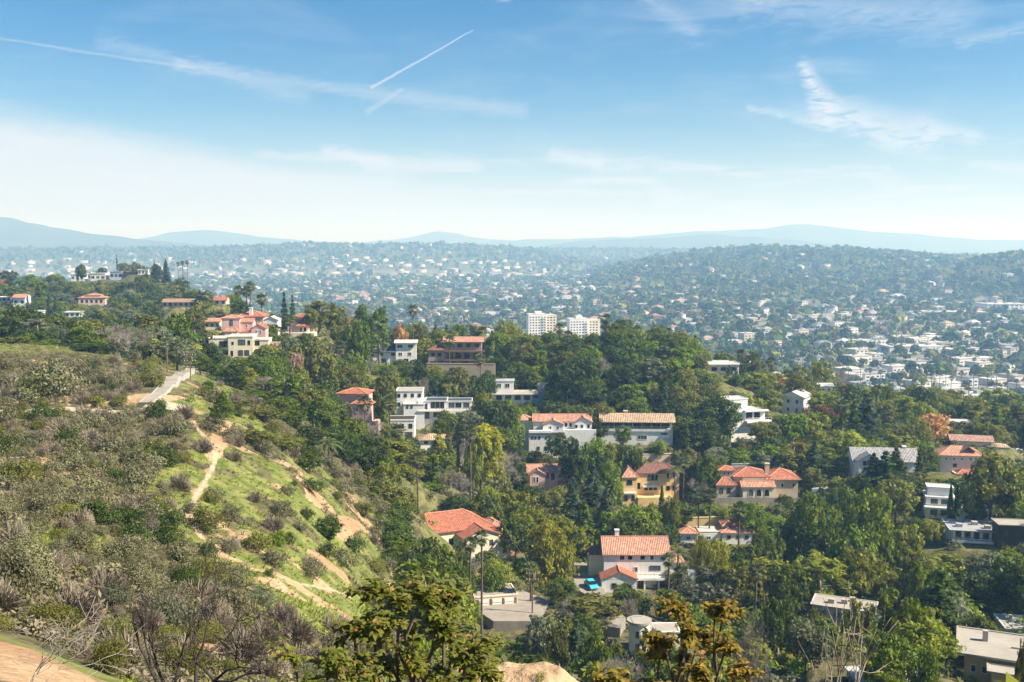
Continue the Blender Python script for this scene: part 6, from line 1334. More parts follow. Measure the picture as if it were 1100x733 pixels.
for t in CHOSEN:
    SEEDI += 1; k = t['kind']; rz = rnd.uniform(0, 2 * PI); loc = (t['x'], t['y'], t['z'] - (.05 if k == 'shrub' else .1))
    if k == 'shrub':
        meshes = (SHRN if t['Y'] < 75 else SHR)[t['col'] if t['col'] in SHR else 'olive']; o = link('shrub', meshes[SEEDI % 4]); o.location = loc; o.rotation_euler = (0, 0, rz)
        o.scale = (t['w'] * .52, t['w'] * .52 * rnd.uniform(.85, 1.15), t['h'] * 1.0)
        tag(o, t['label'], CATN[k], GROUPN[k]); continue
    o = tag(empty(k, loc, rz), t['label'], CATN[k], GROUPN[k])
    if 'palm' in k:
        tr = link('trunk', PALMTRUNK, o); hh = t['h'] - .9; tr.scale = (1.0, 1.0, hh / 10)
        if k == 'palm_tree':
            g, d = PALMHEAD[SEEDI % 3]; s = min(1.5, max(.8, t['w'] / 3.4)) if t['Y'] < 400 else 1.0
            c = link('crown', g, o, (0, 0, hh)); c.scale = (s,) * 3; c = link('dead_skirt', d, o, (0, 0, hh - .1)); c.scale = (s,) * 3
        else: link('crown', FEATHER[SEEDI % 2], o, (0, 0, hh))
        continue
    rows = PROTO[k]; d, tm, crowns = rows[SEEDI % len(rows)]; key = t['col'] if t['col'] in crowns else list(crowns)[0]
    V = d[0]; wx = V[:, 0].max() - V[:, 0].min(); zz = V[:, 2].max(); sx = t['w'] * 1.08 / wx; sz = t['h'] / zz
    if tm: a = link('trunk', tm, o); a.scale = (sx, sx, sz)
    a = link('crown', crowns[key], o); a.scale = (sx, sx * rnd.uniform(.9, 1.1), sz)

# merged remainder: smaller, mostly hidden trees / undergrowth / grasses: masses nobody could count
COLV = dict(dark=(.040, .066, .014), mid=(.075, .11, .018), bright=(.11, .165, .018), lime=(.18, .195, .022), olive=(.11, .12, .036), grey=(.11, .125, .08), blue=(.042, .075, .04), lemon=(.26, .26, .02), yellow=(.3, .22, .02), orange=(.3, .15, .06), rust=(.2, .09, .045), pink=(.38, .25, .22), sage=(.15, .145, .085), brown=(.19, .16, .12), bare=(.16, .14, .12), palm=(.09, .12, .04))
FARLEAF = tinted('mixed_foliage', .65, .28)
def mass(name, label, pts, proto_list, cols, mat):
    Vs, Qs, Ts, off = [], [], [], 0
    for i, (x, y, z, w, h) in enumerate(pts):
        V, Q = proto_list[i % len(proto_list)]
        a = rnd.uniform(0, 6.28); c, s = math.cos(a), math.sin(a)
        v = np.stack([(V[:, 0] * c - V[:, 1] * s) * w + x, (V[:, 0] * s + V[:, 1] * c) * w + y, V[:, 2] * h + z], 1)
        Vs.append(v); Qs.append(Q + off); off += len(V); Ts.append(np.tile(np.array(cols[i]) * rnd.uniform(.75, 1.3), (len(V), 1)))
    if not Vs: return
    me = mesh_np(name, np.concatenate(Vs), np.concatenate(Qs), mat, tint=np.concatenate(Ts)); tag(link(name, me), label, None, None, 'stuff')
lowcrown = []
for i in range(5):
    R = np.random.default_rng(700 + i); lob = [((R.normal() * .22, R.normal() * .22, .45 + .2 * R.random()), (.32, .32, .26)) for _ in range(5)]
    C, N = lobe_leaves(lob, 420, R, .4, 14, .3, .6); lowcrown.append(kites(C, N, .055, R, .6))
rt = [t for t in REST if t['kind'] != 'shrub' and 'palm' not in t['kind']]
mass('woodland', 'smaller trees half hidden among the others on the slopes', [(t['x'], t['y'], t['z'], t['w'], t['h']) for t in rt], lowcrown, [COLV[t['col']] for t in rt], FARLEAF)
bushes = []
for i in range(5): bushes.append(shrubby(760 + i, 90, .13, .75))
U, UC = [], []
for _ in range(46000):
    Y = math.sqrt(rnd.uniform(55 ** 2, 640 ** 2)); px = rnd.uniform(-160, 1260); x = (px - CX) / F * Y
    if px < 440 - (Y - 70) * .45 and Y < 215: continue
    if px < 425 and Y < 110: continue
    if not clear_plot(x, Y) and rnd.random() < .6: continue
    if any(float(polyline_dist(q, np.array([x]), np.array([Y]))[0]) < 6 for q in DRIVES): continue
    if float(polyline_dist(RPTS, np.array([x]), np.array([Y]))[0]) < 3.5: continue
    U.append((x, Y)); 
U = [u for u in U if u[1] < 470 or u[0] / u[1] < -.28][:21000]; uz = H(np.array([u[0] for u in U]), np.array([u[1] for u in U]))
pts, UC = [], []
for (x, y), z in zip(U, uz):
    w = rnd.uniform(.8, 2.0); h = w * rnd.uniform(.8, 1.5); q = proj(x, y, z + h)
    if blocks_house(q[0], q[1], w * 2 * F / y, y) and rnd.random() < .8: continue
    pts.append((x, y, z - .1, w, h)); UC.append(COLV[rnd.choice(['dark', 'mid', 'olive', 'dark', 'bright', 'grey', 'olive', 'sage', 'lime'])])
mass('undergrowth', 'tangled bushes filling the ground between the canyon trees', pts, bushes, UC, FARLEAF)
# scrub and grass on the near slope
scr, sc_c, gr, gr_c = [], [], [], []
tuft = []
for i in range(4):
    R = np.random.default_rng(800 + i); m = 14; a = R.random(m) * 6.28; l = .5 + .5 * R.random(m); e = np.stack([np.cos(a) * .5 * l, np.sin(a) * .5 * l, l], 1); b = np.stack([np.cos(a), np.sin(a), 0 * a], 1) * .25 * R.random((m, 1)); sd = np.stack([-np.sin(a), np.cos(a), 0 * a], 1) * .07
    V = np.stack([b - sd, b + sd, e * .75 + sd * .8, e], 1).reshape(-1, 3); tuft.append((V, np.arange(4 * m).reshape(m, 4)))
N_ = 35000
pxs, Ys = rng.uniform(-130, 450, N_), np.sqrt(rng.uniform(14 ** 2, 205 ** 2, N_)) ; Ys[: N_ // 3] = np.exp(rng.uniform(math.log(15), math.log(110), N_ // 3))
xs = (pxs - CX) / F * Ys; mk = masks(xs, Ys); zs = H(xs, Ys); drd = polyline_dist(RPTS, xs, Ys); trd = polyline_dist(TRAIL, xs, Ys)
for x, y, z, (g, s, p), d1, d2, px in zip(xs, Ys, zs, mk, drd, trd, pxs):
    if d1 < 3.2 or d2 < 1.7 or p > .3: continue
    if y < 60 and px > 420 and y > 33: continue
    if px < 115 and y < 34: continue
    if s > .55:
        if rnd.random() < .9: continue
    if g > .38:
        gr.append((x, y, z - .04, rnd.uniform(.15, .75), rnd.uniform(.10, .42) * rnd.uniform(.5, 1.2))); gr_c.append(rnd.choice([(.17, .24, .03), (.20, .27, .03), (.27, .28, .08), (.15, .21, .03), (.24, .27, .06), (.30, .27, .12)]))
    elif rnd.random() < .26 and not (g > .2 and px > 170):
        w = rnd.uniform(.35, .95); scr.append((x, y, z - .05, w, w * rnd.uniform(.6, 1.0))); sc_c.append(COLV[rnd.choice(['sage', 'sage', 'brown', 'brown', 'olive', 'sage'])])
    else:
        gr.append((x, y, z - .03, rnd.uniform(.3, .6), rnd.uniform(.2, .5))); gr_c.append(rnd.choice([(.20, .18, .09), (.28, .22, .12), (.15, .16, .06), (.12, .11, .06)]))
rs = [t for t in REST if t['kind'] == 'shrub']
scr += [(t['x'], t['y'], t['z'], t['w'] * .5, t['h']) for t in rs]; sc_c += [COLV[t['col']] for t in rs]
mass('scrub', 'low grey and brown brush carpeting the near slope', scr, bushes, sc_c, FARLEAF)
mass('grass', 'spring grass and dry tufts on the near slope', gr, tuft, gr_c, tinted('grass_blades', .7, .3))
# ------------------------------------------------------------------ the plain: far trees and buildings
def icos():
    import bmesh
    bm = bmesh.new(); bmesh.ops.create_icosphere(bm, subdivisions=1, radius=1.0); V = np.array([v.co[:] for v in bm.verts]); Fc = np.array([[v.index for v in f.verts] for f in bm.faces]); bm.free(); return V, Fc
def crowd(n, Y0, Y1, spacing, pxr, seed):
    R = np.random.default_rng(seed); Y = np.sqrt(R.uniform(Y0 ** 2, Y1 ** 2, n)); px = R.uniform(*pxr, n); return (px - CX) / F * Y, Y, px, R
# street grid of the plain, turned about 24 degrees
GA = math.radians(24); CG, SG = math.cos(GA), math.sin(GA)
def lots(x, y): return x * CG + y * SG, -x * SG + y * CG
def unlot(u, v): return u * CG - v * SG, u * SG + v * CG
def town(px, Y):
    """how built up: commercial flats at the right and along the river strip"""
    a = sstep(840, 960, px) * (1 - sstep(900, 1500, Y)) * sstep(560, 640, Y)
    b = sstep(3100, 3350, Y) * (1 - sstep(3900, 4100, Y)) * (1 - sstep(540, 620, px))
    return np.maximum(a, b * .9)
B = []
R = np.random.default_rng(31)
for (Y0, Y1, st) in ((540, 1800, 27), (1800, 3000, 40), (3000, 5400, 62)):
    um = np.arange(-Y1 * .9, Y1 * 1.3, st); vm = np.arange(-Y1 * .4, Y1 * 1.2, st)
    Um, Vm = np.meshgrid(um, vm); u = Um.ravel() + R.uniform(-4, 4, Um.size); v = Vm.ravel() + R.uniform(-3, 3, Um.size)
    x, y = unlot(u, v); ok = (y > Y0) & (y < Y1); x, y, u, v = x[ok], y[ok], u[ok], v[ok]; px = CX + F * x / y
    ok = (px > -160) & (px < 1260) & ~((px < 260) & (y < 950)) & ~((y < 640) & (px < 780)); x, y, u, v, px = x[ok], y[ok], u[ok], v[ok], px[ok]
    street = (np.mod(v, st * 4) < 13); T = town(px, y); hill = H(x, y, False)
    keep = ~street & (R.random(len(x)) < np.where(T > .4, .58, .40 - .30 * (hill > 22)))
    for i in np.nonzero(keep)[0]:
        big = T[i] > .4
        w, d, h = (R.uniform(11, 26), R.uniform(9, 18), R.uniform(4, 9.5)) if big else (R.uniform(9, 18) * (1 if Y0 < 1800 else 1.5), R.uniform(8, 13) * (1 if Y0 < 1800 else 1.35), R.uniform(4, 8.5) * (1 if Y0 < 1800 else 1.3))
        if big and Y0 > 2500: w *= 2.0; d *= 1.5
        B.append((x[i], y[i], hill[i], w, d, h, big, px[i]))
WCOL = [(.62, .60, .57), (.70, .69, .67), (.56, .49, .41), (.48, .46, .43), (.58, .52, .45), (.56, .58, .60)]
RCOL = [(.46, .46, .47), (.50, .50, .50), (.28, .29, .31), (.30, .15, .10), (.36, .25, .18), (.17, .18, .21), (.42, .40, .36), (.60, .59, .57)]
RNAME = ['pale grey', 'white', 'mid grey', 'red tiled', 'brown', 'slate dark', 'buff', 'bright white']
FARB = tinted('weathered_walls', .8)
WINM = paint((.05, .06, .08), .3, .2, .2, 0, 'dark_glazing', 0)
def building_verts(x, y, z, w, d, h, flat, rot):
    c, s = math.cos(rot), math.sin(rot); o = .4
    P = [(-w / 2, -d / 2), (w / 2, -d / 2), (w / 2, d / 2), (-w / 2, d / 2)]
    V = [(a, b, -3) for a, b in P] + [(a, b, h) for a, b in P]; Q = [(0, 1, 5, 4), (1, 2, 6, 5), (2, 3, 7, 6), (3, 0, 4, 7)]
    if flat:
        P2 = [(a * (1 + .8 / w), b * (1 + .8 / d)) for a, b in P]; V += [(a, b, h + .003) for a, b in P2] + [(a, b, h + .5) for a, b in P2] 
        r = [(8, 11, 10, 9), (12, 13, 14, 15), (8, 9, 13, 12), (9, 10, 14, 13), (10, 11, 15, 14), (11, 8, 12, 15)]
    else:
        rr = min(w, d) * .26; P2 = [(a * (1 + 1 / w), b * (1 + 1 / d)) for a, b in P]; V += [(a, b, h - .1) for a, b in P2]
        a = max(0.05, (w - d) / 2) if w >= d else 0.05
        V += [(-a, 0, h + rr), (a, 0, h + rr)]; r = [(8, 9, 13, 12), (10, 11, 12, 13), (9, 10, 13, 13), (11, 8, 12, 12), (8, 11, 10, 9)]
    V = np.array(V); out = np.stack([V[:, 0] * c - V[:, 1] * s + x, V[:, 0] * s + V[:, 1] * c + y, V[:, 2] + z], 1)
    return out, Q, r
near = []
for i, b in enumerate(B):
    x, y, z, w, d, h, big, px = b; q = proj(x, y, z + h); rr = np.random.default_rng(i)
    flat = big or rr.random() < .55; rc = int(rr.choice([0, 1, 7, 2, 6, 2, 0, 5] if flat else [3, 4, 5, 2, 0])); wc = int(rr.integers(0, 6))
    B[i] = b + (flat, rc, wc, q)
# rough visibility of the plain: nothing that the hill in front hides
scr_h = np.full(1180, 733.0)
for t in CHOSEN:
    if t['Y'] < 520 and t['kind'] != 'shrub' and 'palm' not in t['kind']:
        a, b = int(t['cx'] - t['w'] * .42 * F / t['Y']), int(t['cx'] + t['w'] * .42 * F / t['Y']); top = t['cy'] - t['h'] * .36 * F / t['Y']
        a, b = max(0, a + 20), min(1179, b + 20)
        if b > a: scr_h[a:b] = np.minimum(scr_h[a:b], top)
sizev = []
for i, b in enumerate(B):
    q = b[-1]; c = int(min(1179, max(0, q[0] + 20))); vis = q[1] < scr_h[c] + 1 and 0 < q[0] < 1100
    sizev.append((b[3] * (b[5] + b[4] * (CAMZ - b[2]) / b[1]) * (F / b[1]) ** 2 if vis else 0, i))
sizev.sort(reverse=True)
NEAR = [i for s, i in sizev[:230] if s > 0]
nearset = set(NEAR)
TOWNM = {}
CLAND = [q for q in LAND if q[2] > 240] + [(975, 375, 850, 'long white roofs'), (1075, 340, 1500, 'big white commercial block'), (900, 360, 950, 'tree belt at the plain edge'), (1050, 400, 700, 'palm dotted blocks'), (850, 340, 1300, 'middle of the wooded plain'), (720, 345, 1200, 'plain beyond the dark hill'), (500, 340, 1300, 'plain beyond the crest pines'), (960, 330, 1500, 'pale streets of the plain'), (780, 370, 900, 'edge of the dark hill'), (930, 395, 700, 'foot of the spur'), (1080, 380, 800, 'last palms'), (680, 320, 1700, 'hazy middle distance'), (450, 320, 1700, 'bright river strip'), (1000, 345, 1200, 'white band of roofs'), (820, 365, 950, 'trees behind the cypresses'), (1020, 365, 900, 'orange roofed block'), (870, 385, 780, 'eucalyptus behind the spur'), (750, 330, 1600, 'wooded rise'), (560, 330, 1500, 'twin apartment towers')]
items = []
for i in NEAR:
    b = B[i]; items.append(dict(i=i, cx=b[-1][0], cy=b[-1][1] + 2, look=('long ' if b[3] > 24 else 'small ' if b[3] < 11 else '') + RNAME[b[9]] + (' flat-roofed block' if b[8] and b[6] else ' flat-roofed house' if b[8] else ' hip-roofed house')))
relabel(items, CLAND)
def town_mat(kind, col):
    key = (kind, col)
    if key not in TOWNM: TOWNM[key] = paint(col, .85, .15, .2, .2, kind, 0)
    return TOWNM[key]
for t in items:
    x, y, z, w, d, h, big, px, flat, rc, wc, q = B[t['i']]
    o = tag(empty('town_house' if not big else 'town_block', (x, y, z), GA), t['label'], 'house' if not big else 'building', 'buildings on the plain')
    V, Q, r = building_verts(0, 0, 0, w, d, h, flat, 0)
    m = MB(); [m.face([tuple(V[k]) for k in f]) for f in Q]; m.build('wall', town_mat('plain_wall', WCOL[wc]), o)
    m = MB(); [m.face([tuple(V[k]) for k in dict.fromkeys(f)]) for f in r]; ro = m.build('roof', town_mat('plain_roof', RCOL[rc]), o)
    if flat and w > 12:
        for k in range(1 + (w > 20)):
            m = MB(); ux, uy = rnd.uniform(-w * .3, w * .3), rnd.uniform(-d * .25, d * .25); m.box(ux - 1.2, ux + 1.2, uy - 1, uy + 1, h + .51, h + 1.9); m.build('roof_unit', FLATG, ro)
    for fl in range(max(1, int(h / 3.2))):
        zc = 1.7 + 3.0 * fl; nw = max(2, int(w / 4.5))
        if zc + .8 > h: break
        for k in range(nw):
            m = MB(); cx = -w / 2 + (k + .5) * w / nw; m.box(cx - w / nw * .28, cx + w / nw * .28, -d / 2 - .06, -d / 2 - .003, zc - .7, zc + .7); m.build('window', WINM, o)
Vs, Qs, Ts, off = [], [], [], 0
for i, b in enumerate(B):
    if i in nearset: continue
    x, y, z, w, d, h, big, px, flat, rc, wc, q = b
    V, Q, r = building_verts(x, y, z, w, d, h, flat, GA + (PI / 2 if (i % 3 == 0) else 0) + (0 if big else .1 * ((i * 37 % 11) - 5)))
    Vs.append(V); Q2 = [f if len(set(f)) == 4 else f for f in Q + r]; Qs.append(np.array(Q2) + off); off += len(V)
    T = np.tile(np.array(RCOL[rc]), (len(V), 1)); T[:8] = WCOL[wc]; Ts.append(T * rnd.uniform(.8, 1.15))
allq = np.concatenate(Qs); tri = np.array([len(set(f)) < 4 for f in allq.tolist()])
Vall, Tall = np.concatenate(Vs), np.clip(np.concatenate(Ts), 0, .85)
quad = allq[~tri]; tq = allq[tri]
tq2 = np.stack([tq[:, 0], tq[:, 1], (tq[:, 2]), tq[:, 2]], 1)
n0 = len(Vall); Vx, Qx = [], []
for k, f in enumerate(tq2):           # a hip end: split its edge so that the triangle becomes a clean quad
    a, b_, c_ = Vall[f[0]], Vall[f[1]], Vall[f[2]]; Vx.append((a + b_) / 2); Qx.append((f[0], n0 + k, f[1], f[2]))
me = mesh_np('distant_rooftops', np.concatenate([Vall, np.array(Vx)]), np.concatenate([quad, np.array(Qx)]), FARB, tint=np.concatenate([Tall, Tall[tq2[:, 0]]]))
tag(link('distant_rooftops', me), 'thousands of pale roofs scattered over the hazy plain and hills', None, None, 'stuff')

# far trees
TREEC = np.array([COLV['dark'], COLV['mid'], COLV['dark'], COLV['olive'], COLV['blue'], COLV['grey'], COLV['blue'], COLV['lime'], COLV['mid'], (.12, .09, .05)])
occ = {}
for b in B:
    if b[1] < 1800:
        for a in np.arange(-b[3] * .6, b[3] * .6 + 1, 3.0):
            for e in np.arange(-b[4] * .7, b[4] * .7 + 1, 3.0):
                xx, yy2 = b[0] + a * CG - e * SG, b[1] + a * SG + e * CG; occ[(int(xx // 3), int(yy2 // 3))] = 1
def far_trees(n, Y0, Y1, leaves, seed, smin, smax):
    x, Y, px, R = crowd(n, Y0, Y1, 0, (-160, 1260), seed)
    dens = .56 + 1.1 * fbm(x / 130.0 + seed, Y / 130.0, 3); T = town(px, Y); z = H(x, Y, False)
    dens = np.where(z > 30, dens + .38, dens) * (1 - np.where(Y > 2500, .8, .30) * T)
    ok = (R.random(n) < dens) & ~((px < 250) & (px > -40) & (Y < 900)) & ~((px < 0) & (Y < 600)) & ~((Y < 640) & (px < 700))
    u, v = lots(x, Y); ok &= ~((np.mod(v, 27 * 4) < 11) & (Y < 1800))
    x, Y, px, z = x[ok], Y[ok], px[ok], z[ok]
    if Y0 < 1800:
        m = np.array([(int(a // 3), int(b // 3)) not in occ for a, b in zip(x, Y)]); x, Y, px, z = x[m], Y[m], px[m], z[m]
    n = len(x); hh = R.uniform(smin, smax, n) * (1 + .5 * (R.random(n) < .12)); ww = hh * R.uniform(.75, 1.15, n) * np.where(R.random(n) < .14, .35, 1); 
    col = TREEC[R.integers(0, len(TREEC), n)] * R.uniform(.75, 1.35, (n, 1))
    # each tree: a clutch of leaf sprays over a lumpy dome
    k = leaves; d = unit(R.normal(size=(n, k, 3)) + np.array([0, 0, .35])); d[..., 2] = np.where(d[..., 2] < -.35, -d[..., 2], d[..., 2])
    lump = 1 + .28 * np.sin(d[..., 0] * 4 + R.random((n, 1)) * 6) * np.cos(d[..., 1] * 5 + R.random((n, 1)) * 6)
    C = d * lump[..., None] * np.stack([ww * .5, ww * .5, hh * .42], 1)[:, None] + np.stack([x, Y, z + hh * .55], 1)[:, None]
    N = unit(d + R.normal(size=d.shape) * .5); s = (ww * (1.55 / math.sqrt(k)))[:, None] * R.uniform(.7, 1.3, (n, k))
    V, Q = kites(C.reshape(-1, 3), N.reshape(-1, 3), s.ravel(), R, .8)
    return V, Q, np.repeat(col, k * 4, 0)
parts = [far_trees(11400, 520, 1150, 46, 1, 4.5, 9.5), far_trees(15000, 1100, 1900, 22, 2, 5, 10), far_trees(24000, 1850, 3300, 11, 3, 5.5, 10.5), far_trees(32000, 3200, 6600, 6, 4, 7, 13)]
off = 0; Qs = []
for V, Q, T in parts: Qs.append(Q + off); off += len(V)
me = mesh_np('distant_woods', np.concatenate([p[0] for p in parts]), np.concatenate(Qs), FARLEAF, tint=np.concatenate([p[2] for p in parts]))
tag(link('distant_woods', me), 'tree canopy spreading over the plain and the far hills', None, None, 'stuff')
# palms along the streets of the plain, and landmark blocks
STP = []
Rp = np.random.default_rng(77)
for (px, py, Y) in [(958, 415, 640), (968, 400, 690), (980, 404, 680), (990, 410, 660), (1001, 402, 700), (1010, 398, 720), (1022, 407, 690), (1033, 400, 720), (1041, 411, 680), (1052, 399, 740), (1061, 404, 720), (1071, 396, 760), (1083, 402, 730), (1092, 410, 700), (946, 396, 720), (935, 390, 740), (925, 384, 780), (912, 378, 800), (770, 352, 1000), (785, 350, 1000), (833, 352, 980), (863, 362, 900), (1017, 384, 800), (1047, 378, 850), (1066, 380, 840), (1088, 384, 820), (990, 386, 790), (973, 381, 820)]:
    x = ray(px, py)[0] * Y; z = h1(x, Y); STP.append(dict(cx=px, cy=py, x=x, y=Y, z=z, h=max(11, W(px, py, Y)[2] - z), look='distant street palm'))
relabel(STP, CLAND)
for i, t in enumerate(STP):
    o = tag(empty('palm_tree', (t['x'], t['y'], t['z'])), t['label'], 'palm', 'palms lining the streets of the plain'); hh = min(t['h'], 24)
    tr = link('trunk', PALMTRUNK, o); tr.scale = (1.2, 1.2, hh / 10); c = link('crown', PALMHEAD[i % 3][0], o, (0, 0, hh)); c.scale = (1.5,) * 3
def block(name, label, px, Y, w, d, h, rot, wc, rc):
    x = ray(px, 350)[0] * Y; z = h1(x, Y); o = tag(empty(name, (x, Y, z), rot), label, 'building', 'landmark blocks of the plain')
    m = MB(); m.box(-w / 2, w / 2, -d / 2, d / 2, -4, h); m.build('wall', wc, o)
    m = MB(); m.box(-w / 2 - .5, w / 2 + .5, -d / 2 - .5, d / 2 + .5, h + .003, h + .9); r = m.build('roof', rc, o)
    for k in range(4):
        m = MB(); ux = -w * .36 + k * w * .24; m.box(ux - 2, ux + 2, -2, 2, h + .903, h + 3); m.build('roof_unit', FLATG, r)
    for fl in range(int(h / 3.6)):
        for k in range(int(w / 7)):
            cx = -w / 2 + (k + .5) * w / int(w / 7); m = MB(); m.box(cx - 2.2, cx + 2.2, -d / 2 - .08, -d / 2 - .003, 1.4 + 3.6 * fl, 3.0 + 3.6 * fl); m.build('window', WINM, o)
block('commercial_block', 'big white commercial block near the frame edge of the plain', 1074, 1620, 66, 40, 15, .08, WW, FLATW)
block('warehouse', 'long low white warehouse beside the big commercial block', 1022, 1530, 90, 34, 8, -.12, WC, FLATW)
block('warehouse', 'long white warehouse roof in the middle of the pale streets', 978, 1120, 60, 30, 7, .1, WW, FLATW)
block('warehouse', 'orange sided shop block at the end of the white warehouse', 1016, 1130, 18, 16, 6, .1, wallm((.6, .28, .12)), FLATT)
block('school_building', 'white school building beyond the tall apartment tower', 607, 1750, 60, 24, 9, .1, WW, FLATW)
block('apartment_block', 'grey terraced apartment block behind the street palms', 1060, 700, 40, 18, 11, .2, wallm((.5, .5, .5)), FLATW)
block('apartment_block', 'white terraced apartment block beside the foot of the spur', 1002, 720, 36, 16, 9, .2, WW, FLATW)
block('apartment_block', 'long pale apartment block with flat roof left of the palms', 940, 760, 44, 18, 9, .15, WC, FLATW)
# ------------------------------------------------------------------ plants beside the camera: real leaves on real branches
BIGLEAF = leaf('glossy_big_leaves', (0.085, 0.125, 0.013), (0.310, 0.340, 0.055), 0.5, 1.5, 0.02)
RUSTLEAF = leaf('rusty_big_leaves', (0.130, 0.140, 0.012), (0.440, 0.360, 0.050), 0.42, 2.5, 0.02)
DRYLEAF = leaf('dry_orange_leaves', (0.25, 0.10, 0.03), (0.45, 0.25, 0.10), 0.3)
def leafy(name, label, fit, seed, per, L, mat, droop, spread=.6, dry=0.04, dens=5, low=.25):
    """fit: crown from column a to column b, top at row t, at distance Y; leaves keep their true size"""
    pa, pb, pt, Y = fit; R = np.random.default_rng(seed); xc = ((pa + pb) / 2 - CX) / F * Y; gz = h1(xc, Y) - .2; top = W(550, pt, Y)[2] - gz; half = (pb - pa) / 2 / F * Y
    o = tag(empty(name, (xc, Y, gz)), label, 'tree'); tb = MB(); tips = []
    def limb(p, q, r0, r1, bend=.08):
        l = np.linalg.norm(q - p); m1, m2 = p + (q - p) * .35 + R.normal(size=3) * l * bend, p + (q - p) * .7 + R.normal(size=3) * l * bend
        tb.tube([tuple(v) for v in (p, m1, m2, q)], [r0, r0 * .8, (r0 + r1) / 2, r1], 6)
    fork = np.array([0, 0, top * low]); limb(np.array([0, 0, -.3]), fork, .07, .055)
    n1 = 24
    for i in range(n1):
        a = 2.4 * i + R.random() * .5; q = (i + .5) / n1; rr = half * (.25 + .65 * math.sin(PI * (.36 + .56 * q))) * (.75 + .35 * R.random()); z = top * (low + (1 - low) * (.04 + .82 * q))
        c = np.array([rr * math.cos(a), rr * math.sin(a), z]); limb(fork, c, .032, .014)
        for j in range(dens):
            e = unit(np.array([math.cos(a), math.sin(a), .35]) + R.normal(size=3) * spread); t = c + e * half * (.16 + .26 * R.random()); t[2] = min(t[2], top - L * .5)
            limb(c, t, .011, .005, .05); tips.append((t, unit(t - c)))
            tips.append((c * .5 + t * .5 + R.normal(size=3) * .05, unit(t - c)))
            if R.random() < .35: tips.append((fork * (.55 - .3 * R.random()) + c * .55 + R.normal(size=3) * .12, unit(c - fork)))
    tb.build('trunk', BARK, o, True); A, Dd = ([], []), ([], [])
    def leafstrip(p, d, ln, target):
        side = unit(np.cross(d, [0, 0, 1.0]) + R.normal(size=3) * .2); pts = []; q = p.copy(); dd = d.copy(); w = [.08, .36, .48, .42, .22, .0]
        for k in range(6): pts.append((q.copy(), w[k] * ln * .5, unit(np.cross(side, dd)))); dd = unit(dd + np.array([0, 0, -droop * (.3 + .25 * k)])); q = q + dd * ln / 5
        V = []
        for (c, ww, up) in pts: V += [c - side * ww + up * ww * .30, c, c + side * ww + up * ww * .30]
        bi = len(target[0]) * 18; target[0].append(np.array(V)); i = np.arange(5)[:, None] * 3
        target[1].append(np.concatenate([np.concatenate([i, i + 1, i + 4, i + 3], 1), np.concatenate([i + 1, i + 2, i + 5, i + 4], 1)]) + bi)
    for (p, d) in tips:
        for j in range(per):
            a = j * 2.4 + R.random(); e = unit(np.array([math.cos(a), math.sin(a), .15 + .5 * R.random()]) + d * .45)
            leafstrip(p - d * .28 * R.random(), e, L * R.uniform(.6, 1.15), Dd if R.random() < dry else A)
    link('foliage', mesh_np('foliage', np.concatenate(A[0]), np.concatenate(A[1]), mat, smooth=True), o)
    if Dd[0]: link('dry_foliage', mesh_np('dry_foliage', np.concatenate(Dd[0]), np.concatenate(Dd[1]), DRYLEAF, smooth=True), o)
    return o
def base_at(px, Y, sink=0.2):
    x = (px - CX) / F * Y; return (x, Y, h1(x, Y) - sink)
leafy('leafy_tree', 'bushy evergreen with big arching glossy leaves close to the viewer', (350, 520, 602, 11.5), 5, 17, .115, BIGLEAF, .30, dens=7, low=.30)
leafy('leafy_tree', 'lower leafy branches with glossy leaves spreading at the foot of the big evergreen', (268, 414, 674, 10.5), 8, 12, .10, BIGLEAF, .30, dens=5, low=.2)
leafy('leafy_tree', 'glossy leaved sapling between the big evergreen and the dirt mound', (452, 552, 655, 12.4), 14, 12, .11, BIGLEAF, .30, dens=5, low=.2)
leafy('rusty_tree', 'tall tree with drooping olive and rust coloured leaves in front of the round tower house', (688, 818, 616, 15.5), 21, 18, .135, RUSTLEAF, .32, dry=.07, dens=8, low=.36)
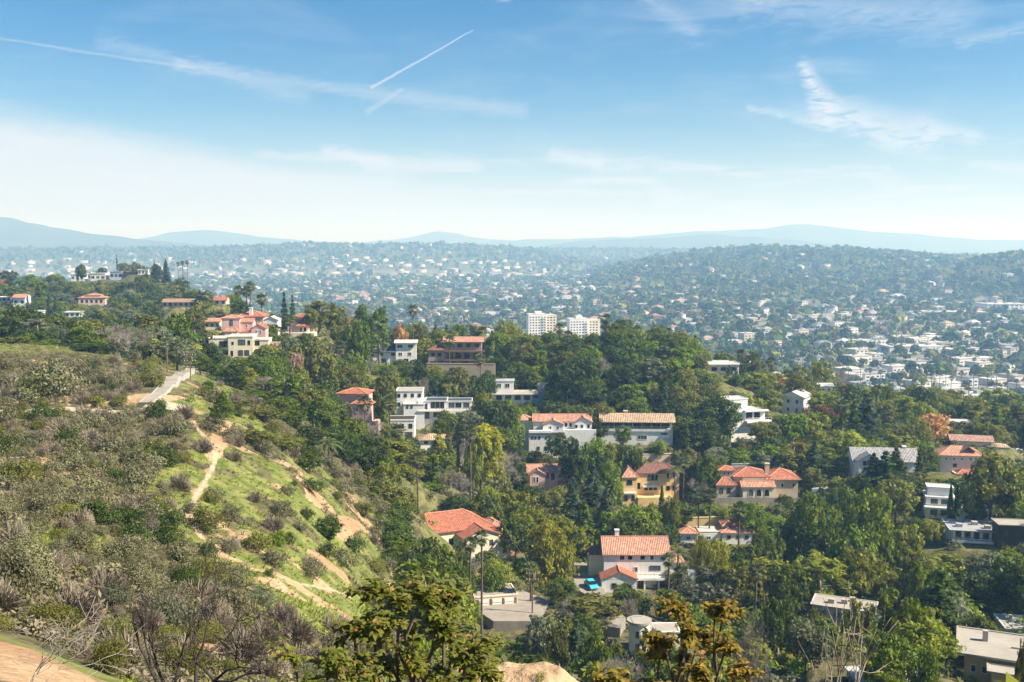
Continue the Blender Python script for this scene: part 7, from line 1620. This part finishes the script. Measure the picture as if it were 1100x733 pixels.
leafy('rusty_tree', 'low sprig of drooping leaves at the mound, beneath the rusty tree', (632, 686, 706, 14.0), 27, 8, .16, RUSTLEAF, .45, dry=.04, dens=6)
leafy('rusty_tree', 'spray of olive leaves below the rusty tree towards the canyon', (806, 866, 716, 14.0), 33, 7, .16, RUSTLEAF, .45, dry=.1, dens=6)
def twigtree(label, px, Y, pyt, wpx, seed, sticks, mat, depth=6, spread=.5, rr=1.0, lean=0.0):
    base = base_at(px, Y); h = W(px, pyt, Y)[2] - base[2]
    (d, segs) = bare(seed, depth, spread, 10, sticks); P = np.array([q for p, r in segs for q in p]); zt = P[:, 2].max(); wx = np.percentile(P[:, 0], 97) - np.percentile(P[:, 0], 3)
    sz = h / zt; sx = wpx / F * Y / wx
    o = tag(empty('bare_tree', base, 0), label, 'tree', None); o.rotation_euler = (0, lean, 0)
    b = MB(); [b.tube([(q[0] * sx, q[1] * sx, q[2] * sz) for q in p], [max(q * sz * rr, .004) for q in r], 5) for p, r in segs]; b.build('trunk', mat, o, True)
    if sticks: link('crown', mesh_np('crown', d[0] * np.array([sx, sx, sz]), d[1], mat), o)
twigtree('dark leafless tree with crooked limbs above the grey brush', 190, 22, 618, 130, 41, 500, DARKTWIG, 5, .5, .75, .18)
twigtree('second dark leafless trunk leaning over the grey brush', 168, 23, 640, 70, 47, 300, DARKTWIG, 4, .45, .7, -.05)
twigtree('pale dry twigs reaching in above the bare dirt patch', -22, 12, 636, 90, 52, 160, TWIG, 4, .55, .25, .22)
twigtree('thin bare branches standing before the canyon bamboo', 880, 17, 660, 60, 57, 60, PALEBARK, 3, .4, .22, .1)
twigtree('broken bare stem below the rusty tree', 765, 15, 704, 12, 60, 0, PALEBARK, 1, .2, .18)
sc.view_settings.view_transform = 'Standard'; sc.view_settings.look = 'None'; sc.view_settings.exposure = 1.12; sc.view_settings.gamma = 1.0
sc.cycles.use_denoising = True; sc.cycles.volume_bounces = 1; sc.cycles.max_bounces = 6; sc.cycles.diffuse_bounces = 3; sc.cycles.glossy_bounces = 2; sc.cycles.transmission_bounces = 3
